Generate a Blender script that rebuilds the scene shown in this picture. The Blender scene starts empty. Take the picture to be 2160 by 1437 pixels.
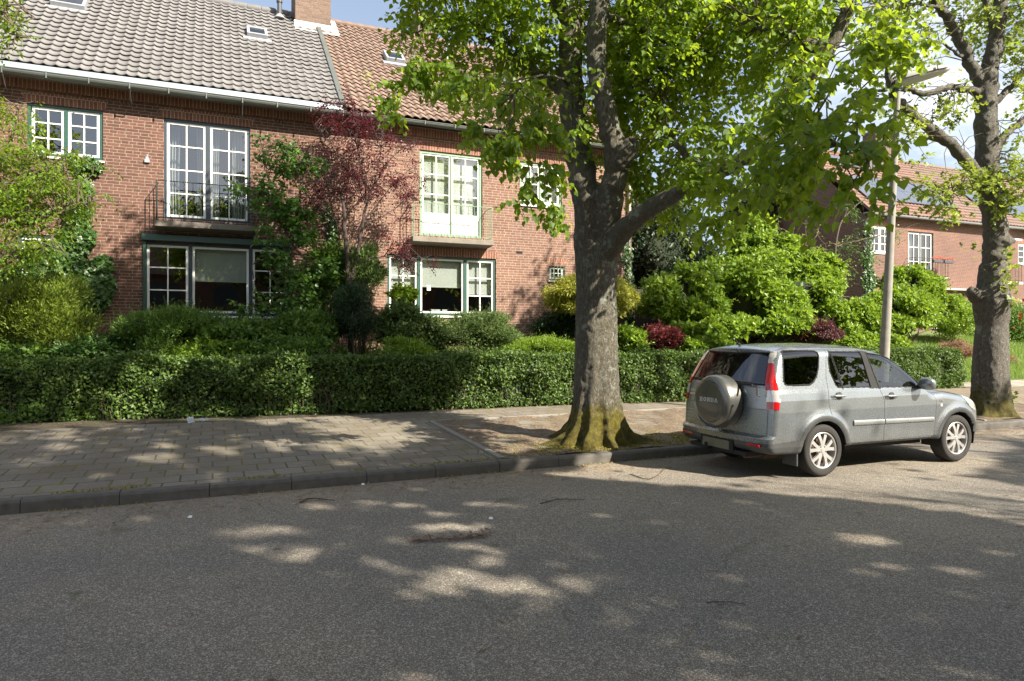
import bpy, math, random
import numpy as np
from math import radians, sin, cos, pi

scene = bpy.context.scene
# ------------------------------------------------------------------ camera
cam_data = bpy.data.cameras.new('camera')
cam_data.sensor_width = 36.0
cam_data.lens = 24.0
cam_data.shift_y = -0.0049
cam_data.clip_start = 0.05
cam_data.clip_end = 2000
cam = bpy.data.objects.new('camera', cam_data)
scene.collection.objects.link(cam)
cam.location = (0, 0, 1.82)
cam.rotation_euler = (radians(90), 0, radians(-23.6))
scene.camera = cam
# ------------------------------------------------------------------ light
SUN_EL = radians(38)
SUN_H = (0.523, -0.852)                       # horizontal direction towards the sun
sun_dir = (SUN_H[0]*cos(SUN_EL), SUN_H[1]*cos(SUN_EL), sin(SUN_EL))
sd = bpy.data.lights.new('sun', 'SUN')
sd.energy = 5.0
sd.angle = radians(0.53)
sd.color = (1.0, 0.925, 0.79)
sun = bpy.data.objects.new('sun', sd)
scene.collection.objects.link(sun)
from mathutils import Vector, Matrix, noise as mnoise
sun.rotation_euler = Vector(sun_dir).to_track_quat('Z', 'Y').to_euler()
world = bpy.data.worlds.new('World')
scene.world = world
world.use_nodes = True
wt = world.node_tree
wt.nodes.clear()
def wn(t, **k):
    n = wt.nodes.new(t)
    for a, b in k.items(): setattr(n, a, b)
    return n
wo = wn('ShaderNodeOutputWorld'); wb = wn('ShaderNodeBackground'); wb.inputs[1].default_value = 0.078
sky = wn('ShaderNodeTexSky', sky_type='NISHITA', sun_disc=False)
sky.sun_elevation = SUN_EL
sky.sun_rotation = math.atan2(SUN_H[0], SUN_H[1])
sky.air_density = 1.0; sky.dust_density = 2.0; sky.ozone_density = 1.0
tc = wn('ShaderNodeTexCoord')
mp = wn('ShaderNodeMapping'); mp.inputs['Scale'].default_value = (1.0, 1.0, 2.6); mp.inputs['Location'].default_value = (1.9, 0.6, 0.2)
cn = wn('ShaderNodeTexNoise'); cn.inputs['Scale'].default_value = 2.3; cn.inputs['Detail'].default_value = 9; cn.inputs['Roughness'].default_value = 0.58
cr = wn('ShaderNodeValToRGB'); cr.color_ramp.elements[0].position = 0.52; cr.color_ramp.elements[1].position = 0.70
cr.color_ramp.elements[0].color = (.13, .13, .13, 1)
mixc = wn('ShaderNodeMix', data_type='RGBA')
mixc.inputs['B'].default_value = (7.6, 7.7, 7.9, 1)
wt.links.new(tc.outputs['Generated'], mp.inputs['Vector'])
wt.links.new(mp.outputs[0], cn.inputs['Vector'])
wt.links.new(cn.outputs['Fac'], cr.inputs[0])
wt.links.new(cr.outputs[0], mixc.inputs['Factor'])
wt.links.new(sky.outputs[0], mixc.inputs['A'])
wt.links.new(mixc.outputs['Result'], wb.inputs[0])
wt.links.new(wb.outputs[0], wo.inputs[0])
vs = scene.view_settings
vs.view_transform = 'Standard'; vs.look = 'None'; vs.exposure = 1.4; vs.gamma = 1.0; vs.use_curve_mapping = False
scene.cycles.use_denoising = True
scene.cycles.max_bounces = 8
scene.cycles.transparent_max_bounces = 12
scene.cycles.sample_clamp_indirect = 6

# ------------------------------------------------------------------ helpers
COL = scene.collection
def tag(o, label=None, cat=None, group=None, kind=None):
    if label: o['label'] = label
    if cat: o['category'] = cat
    if group: o['group'] = group
    if kind: o['kind'] = kind
    return o
def empty(name, loc=(0, 0, 0), rz=0.0):
    o = bpy.data.objects.new(name, None); COL.objects.link(o)
    o.location = loc; o.rotation_euler = (0, 0, rz); o.empty_display_size = 0.2
    return o
def mesh_np(name, V, F, mat=None, parent=None, smooth=False, matidx=None, mats=None, rnd=None):
    V = np.asarray(V, dtype=np.float32).reshape(-1, 3); F = np.asarray(F, dtype=np.int32)
    k = F.shape[1]
    me = bpy.data.meshes.new(name)
    me.vertices.add(len(V)); me.vertices.foreach_set('co', V.ravel())
    me.loops.add(F.size); me.loops.foreach_set('vertex_index', F.ravel())
    me.polygons.add(len(F)); me.polygons.foreach_set('loop_start', np.arange(0, F.size, k, dtype=np.int32))
    for m in (mats if mats else [mat]):
        if m: me.materials.append(m)
    if matidx is not None: me.polygons.foreach_set('material_index', np.asarray(matidx, dtype=np.int32))
    me.update(calc_edges=True)
    me.polygons.foreach_set('use_smooth', np.full(len(F), smooth, dtype=bool))
    if rnd is not None:
        a = me.attributes.new('rnd', 'FLOAT', 'FACE'); a.data.foreach_set('value', np.asarray(rnd, dtype=np.float32))
    me.update()
    o = bpy.data.objects.new(name, me); COL.objects.link(o)
    if parent is not None: o.parent = parent
    return o
class MB:
    def __init__(s): s.v = []; s.f = []
    def add(s, vs, fs):
        n = len(s.v); s.v += [tuple(v) for v in vs]; s.f += [tuple(n+i for i in f) for f in fs]
    def box(s, x0, x1, y0, y1, z0, z1):
        s.add([(x0,y0,z0),(x1,y0,z0),(x1,y1,z0),(x0,y1,z0),(x0,y0,z1),(x1,y0,z1),(x1,y1,z1),(x0,y1,z1)],
              [(0,3,2,1),(4,5,6,7),(0,1,5,4),(1,2,6,5),(2,3,7,6),(3,0,4,7)])
    def tube(s, pts, rad, n=8, cap=True):
        pts = [Vector(p) for p in pts]
        if not hasattr(rad, '__len__'): rad = [rad]*len(pts)
        up = Vector((0, 0, 1)); base = len(s.v); last = None
        for i, p in enumerate(pts):
            d = (pts[min(i+1, len(pts)-1)] - pts[max(i-1, 0)]).normalized()
            if last is None:
                a = d.cross(up if abs(d.z) < .9 else Vector((1, 0, 0))).normalized()
            else:
                a = (last - d*last.dot(d)).normalized()
            last = a; b = d.cross(a)
            for k in range(n):
                t = 2*pi*k/n
                s.v.append(tuple(p + (a*cos(t)+b*sin(t))*rad[i]))
        for i in range(len(pts)-1):
            for k in range(n):
                k2 = (k+1) % n
                s.f.append((base+i*n+k, base+i*n+k2, base+(i+1)*n+k2, base+(i+1)*n+k))
        if cap:
            s.f.append(tuple(base+k for k in range(n))[::-1])
            s.f.append(tuple(base+(len(pts)-1)*n+k for k in range(n)))
    def lathe(s, prof, n=32, c=(0, 0, 0), axis='y'):
        base = len(s.v)
        for (r, h) in prof:
            for k in range(n):
                t = 2*pi*k/n
                if axis == 'y': s.v.append((c[0]+r*cos(t), c[1]+h, c[2]+r*sin(t)))
                elif axis == 'x': s.v.append((c[0]+h, c[1]+r*cos(t), c[2]+r*sin(t)))
                else: s.v.append((c[0]+r*cos(t), c[1]+r*sin(t), c[2]+h))
        for i in range(len(prof)-1):
            for k in range(n):
                k2 = (k+1) % n
                s.f.append((base+i*n+k, base+i*n+k2, base+(i+1)*n+k2, base+(i+1)*n+k))
    def build(s, name, mat, parent=None, smooth=False, bevel=0.0):
        me = bpy.data.meshes.new(name); me.from_pydata(s.v, [], s.f)
        if mat: me.materials.append(mat)
        me.update()
        if smooth: me.polygons.foreach_set('use_smooth', [True]*len(me.polygons))
        o = bpy.data.objects.new(name, me); COL.objects.link(o)
        if parent is not None: o.parent = parent
        if bevel:
            m = o.modifiers.new('bevel', 'BEVEL'); m.width = bevel; m.segments = 2; m.limit_method = 'ANGLE'
        if smooth:
            try: me.set_sharp_from_angle(angle=radians(40))
            except Exception: pass
        return o
def smooth_path(pts, k=6):
    P = [np.array(p, float) for p in pts]; P = [2*P[0]-P[1]] + P + [2*P[-1]-P[-2]]; out = []
    for i in range(1, len(P)-2):
        for j in range(k):
            t = j/k
            out.append(.5*((2*P[i])+(-P[i-1]+P[i+1])*t+(2*P[i-1]-5*P[i]+4*P[i+1]-P[i+2])*t*t+(-P[i-1]+3*P[i]-3*P[i+1]+P[i+2])*t**3))
    out.append(P[-2]); return out
def interp_r(r, n): return list(np.interp(np.linspace(0, 1, n), np.linspace(0, 1, len(r)), r))

# ------------------------------------------------------------------ materials
def nt(name):
    m = bpy.data.materials.new(name); m.use_nodes = True; t = m.node_tree; t.nodes.clear()
    o = t.nodes.new('ShaderNodeOutputMaterial'); b = t.nodes.new('ShaderNodeBsdfPrincipled')
    t.links.new(b.outputs[0], o.inputs[0]); return m, t, b, o
def N(t, typ, **k):
    n = t.nodes.new(typ)
    ins = k.pop('ins', {})
    for a, b in k.items(): setattr(n, a, b)
    for a, b in ins.items(): n.inputs[a].default_value = b
    return n
def ramp(t, fac, stops):
    r = t.nodes.new('ShaderNodeValToRGB'); e = r.color_ramp.elements
    while len(e) < len(stops): e.new(0.5)
    for q, (p, c) in zip(e, stops):
        q.position = p; q.color = (*c, 1) if hasattr(c, '__len__') else (c, c, c, 1)
    t.links.new(fac, r.inputs[0]); return r.outputs[0]
def mixcol(t, fac, a, b, mode='MIX'):
    m = t.nodes.new('ShaderNodeMix'); m.data_type = 'RGBA'; m.blend_type = mode
    for key, val in (('Factor', fac), ('A', a), ('B', b)):
        s = m.inputs[key]
        if key != 'Factor':
            s = [i for i in m.inputs if i.name == key and i.type == 'RGBA'][0]
        if hasattr(val, 'links') or hasattr(val, 'is_linked'): t.links.new(val, s)
        else: s.default_value = (*val, 1) if hasattr(val, '__len__') else val
    return [o for o in m.outputs if o.type == 'RGBA'][0]
def noise(t, vec, scale, detail=4, rough=.55):
    n = N(t, 'ShaderNodeTexNoise', ins={'Scale': scale, 'Detail': detail, 'Roughness': rough})
    if vec is not None: t.links.new(vec, n.inputs['Vector'])
    return n.outputs['Fac']
def bump(t, b, h, strength=.3, dist=.01):
    n = N(t, 'ShaderNodeBump', ins={'Strength': strength, 'Distance': dist})
    t.links.new(h, n.inputs['Height']); t.links.new(n.outputs[0], b.inputs['Normal']); return n
def objco(t): return N(t, 'ShaderNodeTexCoord').outputs['Object']
def mapped(t, vec, scale=(1, 1, 1), loc=(0, 0, 0), rot=(0, 0, 0)):
    m = N(t, 'ShaderNodeMapping'); m.inputs['Scale'].default_value = scale; m.inputs['Location'].default_value = loc
    m.inputs['Rotation'].default_value = rot; t.links.new(vec, m.inputs['Vector']); return m.outputs[0]
def plain(name, col, rough=.6, metal=0.0, var=.12, nscale=6.0, coat=0.0, bmp=0.0, spec=.5):
    m, t, b, o = nt(name); co = objco(t)
    f = noise(t, co, nscale, 6)
    c = mixcol(t, f, tuple(max(0, x*(1-var)) for x in col), tuple(min(1, x*(1+var)) for x in col))
    t.links.new(c, b.inputs['Base Color']); b.inputs['Roughness'].default_value = rough; b.inputs['Metallic'].default_value = metal
    b.inputs['Coat Weight'].default_value = coat; b.inputs['Specular IOR Level'].default_value = spec
    if bmp: bump(t, b, noise(t, co, nscale*6, 5), bmp, .004)
    return m
def mat_leaf(name, c1, c2, trans=.35, rough=.42, tcol=None):
    m, t, b, o = nt(name)
    a = N(t, 'ShaderNodeAttribute', attribute_name='rnd')
    col = ramp(t, a.outputs['Fac'], [(0, c1), (.85, c2), (1.0, tuple(min(1, x*1.35) for x in c2))])
    t.links.new(col, b.inputs['Base Color']); b.inputs['Roughness'].default_value = rough
    tr = N(t, 'ShaderNodeBsdfTranslucent')
    tcl = mixcol(t, .5, col, tcol if tcol else tuple(min(1, x*2.0) for x in c2))
    t.links.new(tcl, tr.inputs[0])
    mx = N(t, 'ShaderNodeMixShader', ins={0: trans})
    t.links.new(b.outputs[0], mx.inputs[1]); t.links.new(tr.outputs[0], mx.inputs[2]); t.links.new(mx.outputs[0], o.inputs[0])
    return m
def mat_brick(name, ca, cb, mortar, bw=.245, rh=.0695, ms=.0075):
    m, t, b, o = nt(name); co = objco(t)
    sp = N(t, 'ShaderNodeSeparateXYZ'); t.links.new(co, sp.inputs[0])
    ad = N(t, 'ShaderNodeMath', operation='ADD'); t.links.new(sp.outputs[0], ad.inputs[0]); t.links.new(sp.outputs[1], ad.inputs[1])
    cb_ = N(t, 'ShaderNodeCombineXYZ'); t.links.new(ad.outputs[0], cb_.inputs[0]); t.links.new(sp.outputs[2], cb_.inputs[1])
    wob = N(t, 'ShaderNodeTexNoise', ins={'Scale': 5.0, 'Detail': 3}); t.links.new(co, wob.inputs['Vector'])
    sub = N(t, 'ShaderNodeVectorMath', operation='MULTIPLY_ADD'); t.links.new(wob.outputs['Color'], sub.inputs[0])
    sub.inputs[1].default_value = (.012, .006, 0); t.links.new(cb_.outputs[0], sub.inputs[2])
    br = N(t, 'ShaderNodeTexBrick', ins={'Scale': 1.0, 'Mortar Size': ms, 'Mortar Smooth': .25, 'Bias': 0.0, 'Brick Width': bw, 'Row Height': rh})
    br.offset = .5; br.squash = .62; br.squash_frequency = 3
    br.inputs['Color1'].default_value = (*ca, 1); br.inputs['Color2'].default_value = (*cb, 1); br.inputs['Mortar'].default_value = (*mortar, 1)
    t.links.new(sub.outputs[0], br.inputs['Vector'])
    big = noise(t, co, .7, 5); small = noise(t, co, 24, 6)
    c = mixcol(t, 1.0, br.outputs['Color'], ramp(t, small, [(.25, .72), (.75, 1.22)]), 'MULTIPLY')
    c = mixcol(t, 1.0, c, ramp(t, big, [(.3, (.84, .84, .86)), (.7, (1.08, 1.04, 1.0))]), 'MULTIPLY')
    t.links.new(c, b.inputs['Base Color']); b.inputs['Roughness'].default_value = .9
    inv = N(t, 'ShaderNodeMath', operation='SUBTRACT', ins={0: 1.0}); t.links.new(br.outputs['Fac'], inv.inputs[1])
    h = N(t, 'ShaderNodeMath', operation='MULTIPLY_ADD', ins={1: .35}); t.links.new(small, h.inputs[0]); t.links.new(inv.outputs[0], h.inputs[2])
    bump(t, b, h.outputs[0], .8, .008)
    return m
def mat_tile(name, c1, c2, dirt):
    m, t, b, o = nt(name); co = objco(t)
    a = N(t, 'ShaderNodeAttribute', attribute_name='rnd')
    col = ramp(t, a.outputs['Fac'], [(0, c1), (1, c2)])
    f = noise(t, co, 1.3, 7, .65); f2 = noise(t, co, 40, 4)
    col = mixcol(t, ramp(t, f, [(.45, 0.0), (.75, .55)]), col, dirt)
    col = mixcol(t, 1.0, col, ramp(t, f2, [(.3, .82), (.7, 1.12)]), 'MULTIPLY')
    t.links.new(col, b.inputs['Base Color']); b.inputs['Roughness'].default_value = .72
    return m
def mat_bark(name, c1, c2, moss, moss_h=.5, scale=1.0, lichen=(.33, .36, .30), moss_amt=.55):
    m, t, b, o = nt(name); co = objco(t)
    st = mapped(t, co, (17*scale, 17*scale, 2.6*scale))
    wv = noise(t, st, 2.2, 8, .62)
    vo = N(t, 'ShaderNodeTexVoronoi', feature='DISTANCE_TO_EDGE', ins={'Scale': 4.5}); 
    wob = N(t, 'ShaderNodeTexNoise', ins={'Scale': 3.0, 'Detail': 4}); t.links.new(st, wob.inputs['Vector'])
    va = N(t, 'ShaderNodeVectorMath', operation='MULTIPLY_ADD'); t.links.new(wob.outputs['Color'], va.inputs[0]); va.inputs[1].default_value = (.9, .9, .9); t.links.new(st, va.inputs[2])
    t.links.new(va.outputs[0], vo.inputs['Vector'])
    crack = ramp(t, vo.outputs['Distance'], [(0, 0.35), (.16, 1.0)])
    hgt = N(t, 'ShaderNodeMath', operation='MULTIPLY_ADD', ins={1: .6}); t.links.new(wv, hgt.inputs[0]); t.links.new(crack, hgt.inputs[2])
    col = mixcol(t, ramp(t, wv, [(.3, 0.0), (.7, 1.0)]), c1, c2)
    col = mixcol(t, crack, tuple(x*.35 for x in c1), col)
    lf = ramp(t, noise(t, co, 7, 8, .7), [(.54, 0.0), (.60, 1.0)])
    col = mixcol(t, mixcol(t, 1.0, lf, ramp(t, noise(t, co, 1.4, 3), [(.45, 0.0), (.6, .75)]), 'MULTIPLY'), col, lichen)
    sp = N(t, 'ShaderNodeSeparateXYZ'); t.links.new(co, sp.inputs[0])
    mr = N(t, 'ShaderNodeMapRange', ins={'From Min': moss_h*1.5, 'From Max': moss_h*.1, 'To Min': 0.0, 'To Max': .42}); t.links.new(sp.outputs[2], mr.inputs[0])
    mn = noise(t, co, 4.5, 9, .75)
    ms_ = N(t, 'ShaderNodeMath', operation='ADD'); t.links.new(mr.outputs[0], ms_.inputs[0]); t.links.new(mn, ms_.inputs[1])
    mf = ramp(t, ms_.outputs[0], [(moss_amt+.04, 0.0), (moss_amt+.16, 1.0)])
    mc = mixcol(t, ramp(t, noise(t, co, 9, 6, .7), [(.35, 0.0), (.65, 1.0)]), moss, (moss[0]*.35, moss[1]*.3, moss[2]*.6))
    col = mixcol(t, mf, col, mc)
    t.links.new(col, b.inputs['Base Color']); b.inputs['Roughness'].default_value = .92
    bump(t, b, hgt.outputs[0], 1.0, .024)
    return m
def mat_glass(name, tint=(.8, .85, .85), ior=1.9, alpha=.9, wavy=True):
    m, t, b, o = nt(name)
    tr = N(t, 'ShaderNodeBsdfTransparent'); tr.inputs[0].default_value = (*(x*alpha for x in tint), 1)
    gl = N(t, 'ShaderNodeBsdfGlossy'); gl.inputs['Roughness'].default_value = 0.0
    lw = N(t, 'ShaderNodeLayerWeight', ins={'Blend': .5})
    f0 = ((ior-1)/(ior+1))**2
    pw = N(t, 'ShaderNodeMath', operation='POWER', ins={1: 4.0}); t.links.new(lw.outputs['Facing'], pw.inputs[0])
    fr = N(t, 'ShaderNodeMath', operation='MULTIPLY_ADD', ins={1: 1-f0, 2: f0}); t.links.new(pw.outputs[0], fr.inputs[0])
    co = objco(t)
    bn = N(t, 'ShaderNodeBump', ins={'Strength': .06, 'Distance': .02}); t.links.new(noise(t, co, 1.6, 1), bn.inputs['Height'])
    if wavy: t.links.new(bn.outputs[0], gl.inputs['Normal'])
    mx = N(t, 'ShaderNodeMixShader'); t.links.new(fr.outputs[0], mx.inputs[0]); t.links.new(tr.outputs[0], mx.inputs[1]); t.links.new(gl.outputs[0], mx.inputs[2])
    t.links.new(mx.outputs[0], o.inputs[0]); return m

M = {}
M['brick_left'] = mat_brick('brick_red_brown', (.105, .046, .033), (.155, .072, .052), (.29, .23, .175))
M['brick_right'] = mat_brick('brick_pink_brown', (.168, .084, .060), (.225, .124, .092), (.38, .31, .24))
M['brick_far'] = mat_brick('brick_far_house', (.15, .07, .052), (.19, .094, .07), (.29, .235, .19))
M['brick_chimney'] = mat_brick('brick_chimney', (.14, .095, .072), (.19, .13, .10), (.22, .18, .145), ms=.006)
M['brick_side'] = mat_brick('brick_gable', (.15, .07, .05), (.20, .10, .07), (.30, .24, .19))
M['arch_brick'] = mat_brick('brick_on_edge', (.19, .07, .048), (.27, .115, .075), (.42, .33, .25), bw=.075, rh=.30, ms=.008)
M['tile_grey'] = mat_tile('grey_roof_tile', (.155, .148, .147), (.188, .180, .178), (.12, .115, .11))
M['tile_brown'] = mat_tile('brown_roof_tile', (.18, .118, .09), (.235, .158, .122), (.13, .10, .078))
M['tile_orange'] = mat_tile('orange_roof_tile', (.195, .10, .072), (.24, .13, .095), (.14, .095, .072))
M['tile_far_brown'] = mat_tile('far_brown_roof_tile', (.165, .105, .08), (.205, .13, .10), (.22, .14, .10))
M['white'] = plain('white_paint', (.80, .80, .77), .45, var=.05)
M['green'] = plain('dark_green_paint', (.025, .075, .055), .4, var=.2)
M['lightgreen'] = plain('sage_green_paint', (.20, .30, .20), .5, var=.15)
M['darkgrey'] = plain('anthracite_paint', (.035, .048, .062), .4, var=.15)
M['zinc'] = plain('zinc_sheet', (.30, .36, .40), .42, .35, var=.15)
M['gutter'] = plain('weathered_gutter', (.11, .12, .11), .55, .2, var=.3, nscale=2)
M['lead'] = plain('lead_flashing', (.33, .34, .36), .6, .2, var=.25)
M['mortar'] = plain('mortar_flashing', (.62, .57, .50), .9, var=.2)
M['iron'] = plain('black_iron', (.03, .035, .035), .5, .3, var=.2)
M['concrete'] = plain('weathered_concrete', (.20, .175, .145), .9, var=.45, nscale=5, bmp=.4)
M['concrete_light'] = plain('pale_concrete', (.48, .45, .40), .9, var=.2, nscale=5, bmp=.3)
M['glass'] = mat_glass('window_glass', ior=2.6)
M['skyglass'] = mat_glass('skylight_glass', (.1, .12, .15), 3.2, .5)
M['blind'] = plain('cream_roller_blind', (.62, .62, .56), .8, var=.05)
M['curtain'] = plain('white_curtain', (.50, .50, .48), .9, var=.05)
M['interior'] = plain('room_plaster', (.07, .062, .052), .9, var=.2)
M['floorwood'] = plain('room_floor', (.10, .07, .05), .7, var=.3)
M['black'] = plain('matt_black', (.012, .012, .012), .8, var=.3)
M['pvc'] = plain('dark_vent_pipe', (.06, .065, .07), .5, var=.2)

def quadgrid(name, x0, x1, y0, y1, nx, ny, zf, mat, parent=None):
    X, Y = np.meshgrid(np.linspace(x0, x1, nx+1), np.linspace(y0, y1, ny+1)); Z = zf(X, Y)
    V = np.stack([X, Y, Z], -1).reshape(-1, 3)
    i = (np.arange(ny)[:, None]*(nx+1)+np.arange(nx)[None, :]).ravel()
    F = np.stack([i, i+1, i+nx+2, i+nx+1], 1)
    return mesh_np(name, V, F, mat, parent, True)

# ------------------------------------------------------------------ ground levels
def pave_z(y): return .125 + np.maximum(0, (np.asarray(y, float)-8.55))*.035
def ground_z(x, y):
    x = np.asarray(x, float); y = np.asarray(y, float)
    z = pave_z(np.minimum(y, 13.0))
    k = np.clip((x-12)/14, 0, 1)
    top = 1.15*(1-k) + 1.75*k; yw = 17.2*(1-k) + 22*k; y0 = np.interp(x, [-9,-3.5,2.1,7.2,9.7,20,26], [16.2,15.5,14.5,14.15,13.7,13.9,13.4])
    t = np.clip((y-y0)/(yw-y0), 0, 1); t = t*t*(3-2*t)
    return z + np.where(y > y0, t*top, 0)
def gz(x, y): return float(ground_z(x, y))

# ------------------------------------------------------------------ ground materials
def mat_asphalt():
    m, t, b, o = nt('asphalt'); co = objco(t)
    vo = N(t, 'ShaderNodeTexVoronoi', ins={'Scale': 175.0}); t.links.new(co, vo.inputs['Vector'])
    vo2 = N(t, 'ShaderNodeTexVoronoi', ins={'Scale': 80.0}); t.links.new(co, vo2.inputs['Vector'])
    sepc = N(t, 'ShaderNodeSeparateColor'); t.links.new(vo.outputs['Color'], sepc.inputs[0])
    col = ramp(t, sepc.outputs[0], [(0, (.09, .080, .069)), (.55, (.18, .161, .136)), (.85, (.28, .25, .207)), (1, (.52, .475, .40))])
    sep2 = N(t, 'ShaderNodeSeparateColor'); t.links.new(vo2.outputs['Color'], sep2.inputs[0])
    big = ramp(t, sep2.outputs[1], [(.93, 0.0), (.95, .8)])
    col = mixcol(t, big, col, (.40, .37, .32))
    wear = noise(t, co, .35, 6, .6)
    col = mixcol(t, 1.0, col, ramp(t, wear, [(.3, (.78, .80, .84)), (.7, (1.28, 1.20, 1.08))]), 'MULTIPLY')
    # sandy strip beside the kerb
    sp = N(t, 'ShaderNodeSeparateXYZ'); t.links.new(co, sp.inputs[0])
    mr = N(t, 'ShaderNodeMapRange', ins={'From Min': 7.1, 'From Max': 8.3, 'To Min': 0.0, 'To Max': .75}); t.links.new(sp.outputs[1], mr.inputs[0])
    nn = noise(t, co, 3.2, 7, .7)
    ad = N(t, 'ShaderNodeMath', operation='MULTIPLY'); t.links.new(mr.outputs[0], ad.inputs[0]); t.links.new(ramp(t, nn, [(.35, 0.1), (.65, 1.0)]), ad.inputs[1])
    col = mixcol(t, ad.outputs[0], col, (.27, .215, .155))
    # brown litter stains and mossy cracks
    st = ramp(t, noise(t, mapped(t, co, (1.1, 2.2, 1)), 2.6, 8, .72), [(.60, 0.0), (.72, .55)])
    col = mixcol(t, st, col, (.13, .075, .045))
    wv = N(t, 'ShaderNodeTexVoronoi', feature='DISTANCE_TO_EDGE', ins={'Scale': .33})
    wob = N(t, 'ShaderNodeTexNoise', ins={'Scale': 1.4, 'Detail': 5}); t.links.new(co, wob.inputs['Vector'])
    va = N(t, 'ShaderNodeVectorMath', operation='MULTIPLY_ADD'); t.links.new(wob.outputs['Color'], va.inputs[0]); va.inputs[1].default_value = (1.3, 1.3, 0); t.links.new(co, va.inputs[2])
    t.links.new(va.outputs[0], wv.inputs['Vector'])
    ck = ramp(t, wv.outputs['Distance'], [(.002, 1.0), (.008, 0.0)])
    ck = mixcol(t, 1.0, ck, ramp(t, noise(t, co, .9, 4), [(.50, 0.0), (.60, .55)]), 'MULTIPLY')
    col = mixcol(t, ck, col, (.06, .07, .025))
    t.links.new(col, b.inputs['Base Color']); b.inputs['Roughness'].default_value = .85; b.inputs['Specular IOR Level'].default_value = .35
    bump(t, b, vo.outputs['Distance'], .55, .006)
    return m
def mat_paving(name, w=.35, h=.35, cols=((.175, .157, .132), (.22, .197, .165)), joint=(.085, .075, .04), off=.5, rot=0.0):
    m, t, b, o = nt(name); co = mapped(t, objco(t), rot=(0, 0, rot))
    wob = N(t, 'ShaderNodeTexNoise', ins={'Scale': 2.0, 'Detail': 4}); t.links.new(co, wob.inputs['Vector'])
    va = N(t, 'ShaderNodeVectorMath', operation='MULTIPLY_ADD'); t.links.new(wob.outputs['Color'], va.inputs[0]); va.inputs[1].default_value = (.03, .03, 0); t.links.new(co, va.inputs[2])
    br = N(t, 'ShaderNodeTexBrick', ins={'Scale': 1.0, 'Mortar Size': .014, 'Mortar Smooth': .4, 'Bias': 0.0, 'Brick Width': w, 'Row Height': h})
    br.offset = off
    br.inputs['Color1'].default_value = (*cols[0], 1); br.inputs['Color2'].default_value = (*cols[1], 1); br.inputs['Mortar'].default_value = (*joint, 1)
    t.links.new(va.outputs[0], br.inputs['Vector'])
    col = mixcol(t, 1.0, br.outputs['Color'], ramp(t, noise(t, co, 60, 4), [(.3, .8), (.7, 1.2)]), 'MULTIPLY')
    col = mixcol(t, ramp(t, noise(t, co, 1.0, 8, .7), [(.42, 0.0), (.66, .75)]), col, (.135, .108, .076))
    mossf = mixcol(t, 1.0, ramp(t, br.outputs['Fac'], [(0, .18), (.5, 1.0)]), ramp(t, noise(t, co, 2.2, 8, .75), [(.48, 0.0), (.58, .9)]), 'MULTIPLY')
    col = mixcol(t, mossf, col, (.15, .125, .03))
    t.links.new(col, b.inputs['Base Color']); b.inputs['Roughness'].default_value = .9; b.inputs['Specular IOR Level'].default_value = .3
    inv = N(t, 'ShaderNodeMath', operation='SUBTRACT', ins={0: 1.0}); t.links.new(br.outputs['Fac'], inv.inputs[1])
    h2 = N(t, 'ShaderNodeMath', operation='MULTIPLY_ADD', ins={1: .4}); t.links.new(noise(t, co, 50, 5), h2.inputs[0]); t.links.new(inv.outputs[0], h2.inputs[2])
    bump(t, b, h2.outputs[0], .4, .006)
    return m
def mat_soil(name, a=(.10, .07, .045), c=(.22, .165, .11), moss=(.13, .12, .03), mossamt=.62):
    m, t, b, o = nt(name); co = objco(t)
    f = noise(t, co, 5, 9, .7)
    col = mixcol(t, ramp(t, f, [(.3, 0.0), (.7, 1.0)]), a, c)
    vo = N(t, 'ShaderNodeTexVoronoi', ins={'Scale': 60.0}); t.links.new(co, vo.inputs['Vector'])
    sc = N(t, 'ShaderNodeSeparateColor'); t.links.new(vo.outputs['Color'], sc.inputs[0])
    col = mixcol(t, 1.0, col, ramp(t, sc.outputs[0], [(0, .55), (.8, 1.1), (1, 1.8)]), 'MULTIPLY')
    col = mixcol(t, ramp(t, noise(t, co, 1.7, 8, .7), [(mossamt-.06, 0.0), (mossamt+.04, .8)]), col, moss)
    t.links.new(col, b.inputs['Base Color']); b.inputs['Roughness'].default_value = .95
    bump(t, b, noise(t, co, 22, 8, .7), .8, .03)
    return m
M['asphalt'] = mat_asphalt()
M['paving'] = mat_paving('paving_tiles')
M['paving_right'] = mat_paving('paving_bricks', .2, .1, ((.20, .165, .13), (.27, .22, .17)), (.16, .13, .08))
M['path'] = mat_paving('path_slabs', .5, .5, ((.33, .30, .25), (.40, .36, .30)), (.16, .15, .07), 0.0, .35)
M['kerb'] = plain('kerb_concrete', (.10, .09, .078), .9, var=.5, nscale=9, bmp=.5)
M['edging'] = plain('edging_concrete', (.23, .21, .18), .9, var=.3, nscale=12, bmp=.4)
M['soil'] = mat_soil('tree_pit_soil')
M['garden'] = mat_soil('garden_soil', (.04, .03, .02), (.08, .06, .035), (.05, .08, .02), .55)
M['grassbase'] = mat_soil('lawn_earth', (.08, .10, .03), (.14, .17, .05), (.12, .17, .04), .4)

# ------------------------------------------------------------------ ground, road, pavement, kerb
g = MB(); g.add([(-400,-400,-.03),(400,-400,-.03),(400,400,-.03),(-400,400,-.03)], [(0,1,2,3)])
tag(g.build('ground', M['garden']), kind='structure')
r = MB(); r.add([(-120,-.6,0),(120,-.6,0),(120,8.4,0),(-120,8.4,0)], [(0,1,2,3)])
tag(r.build('road', M['asphalt']), kind='structure')
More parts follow.
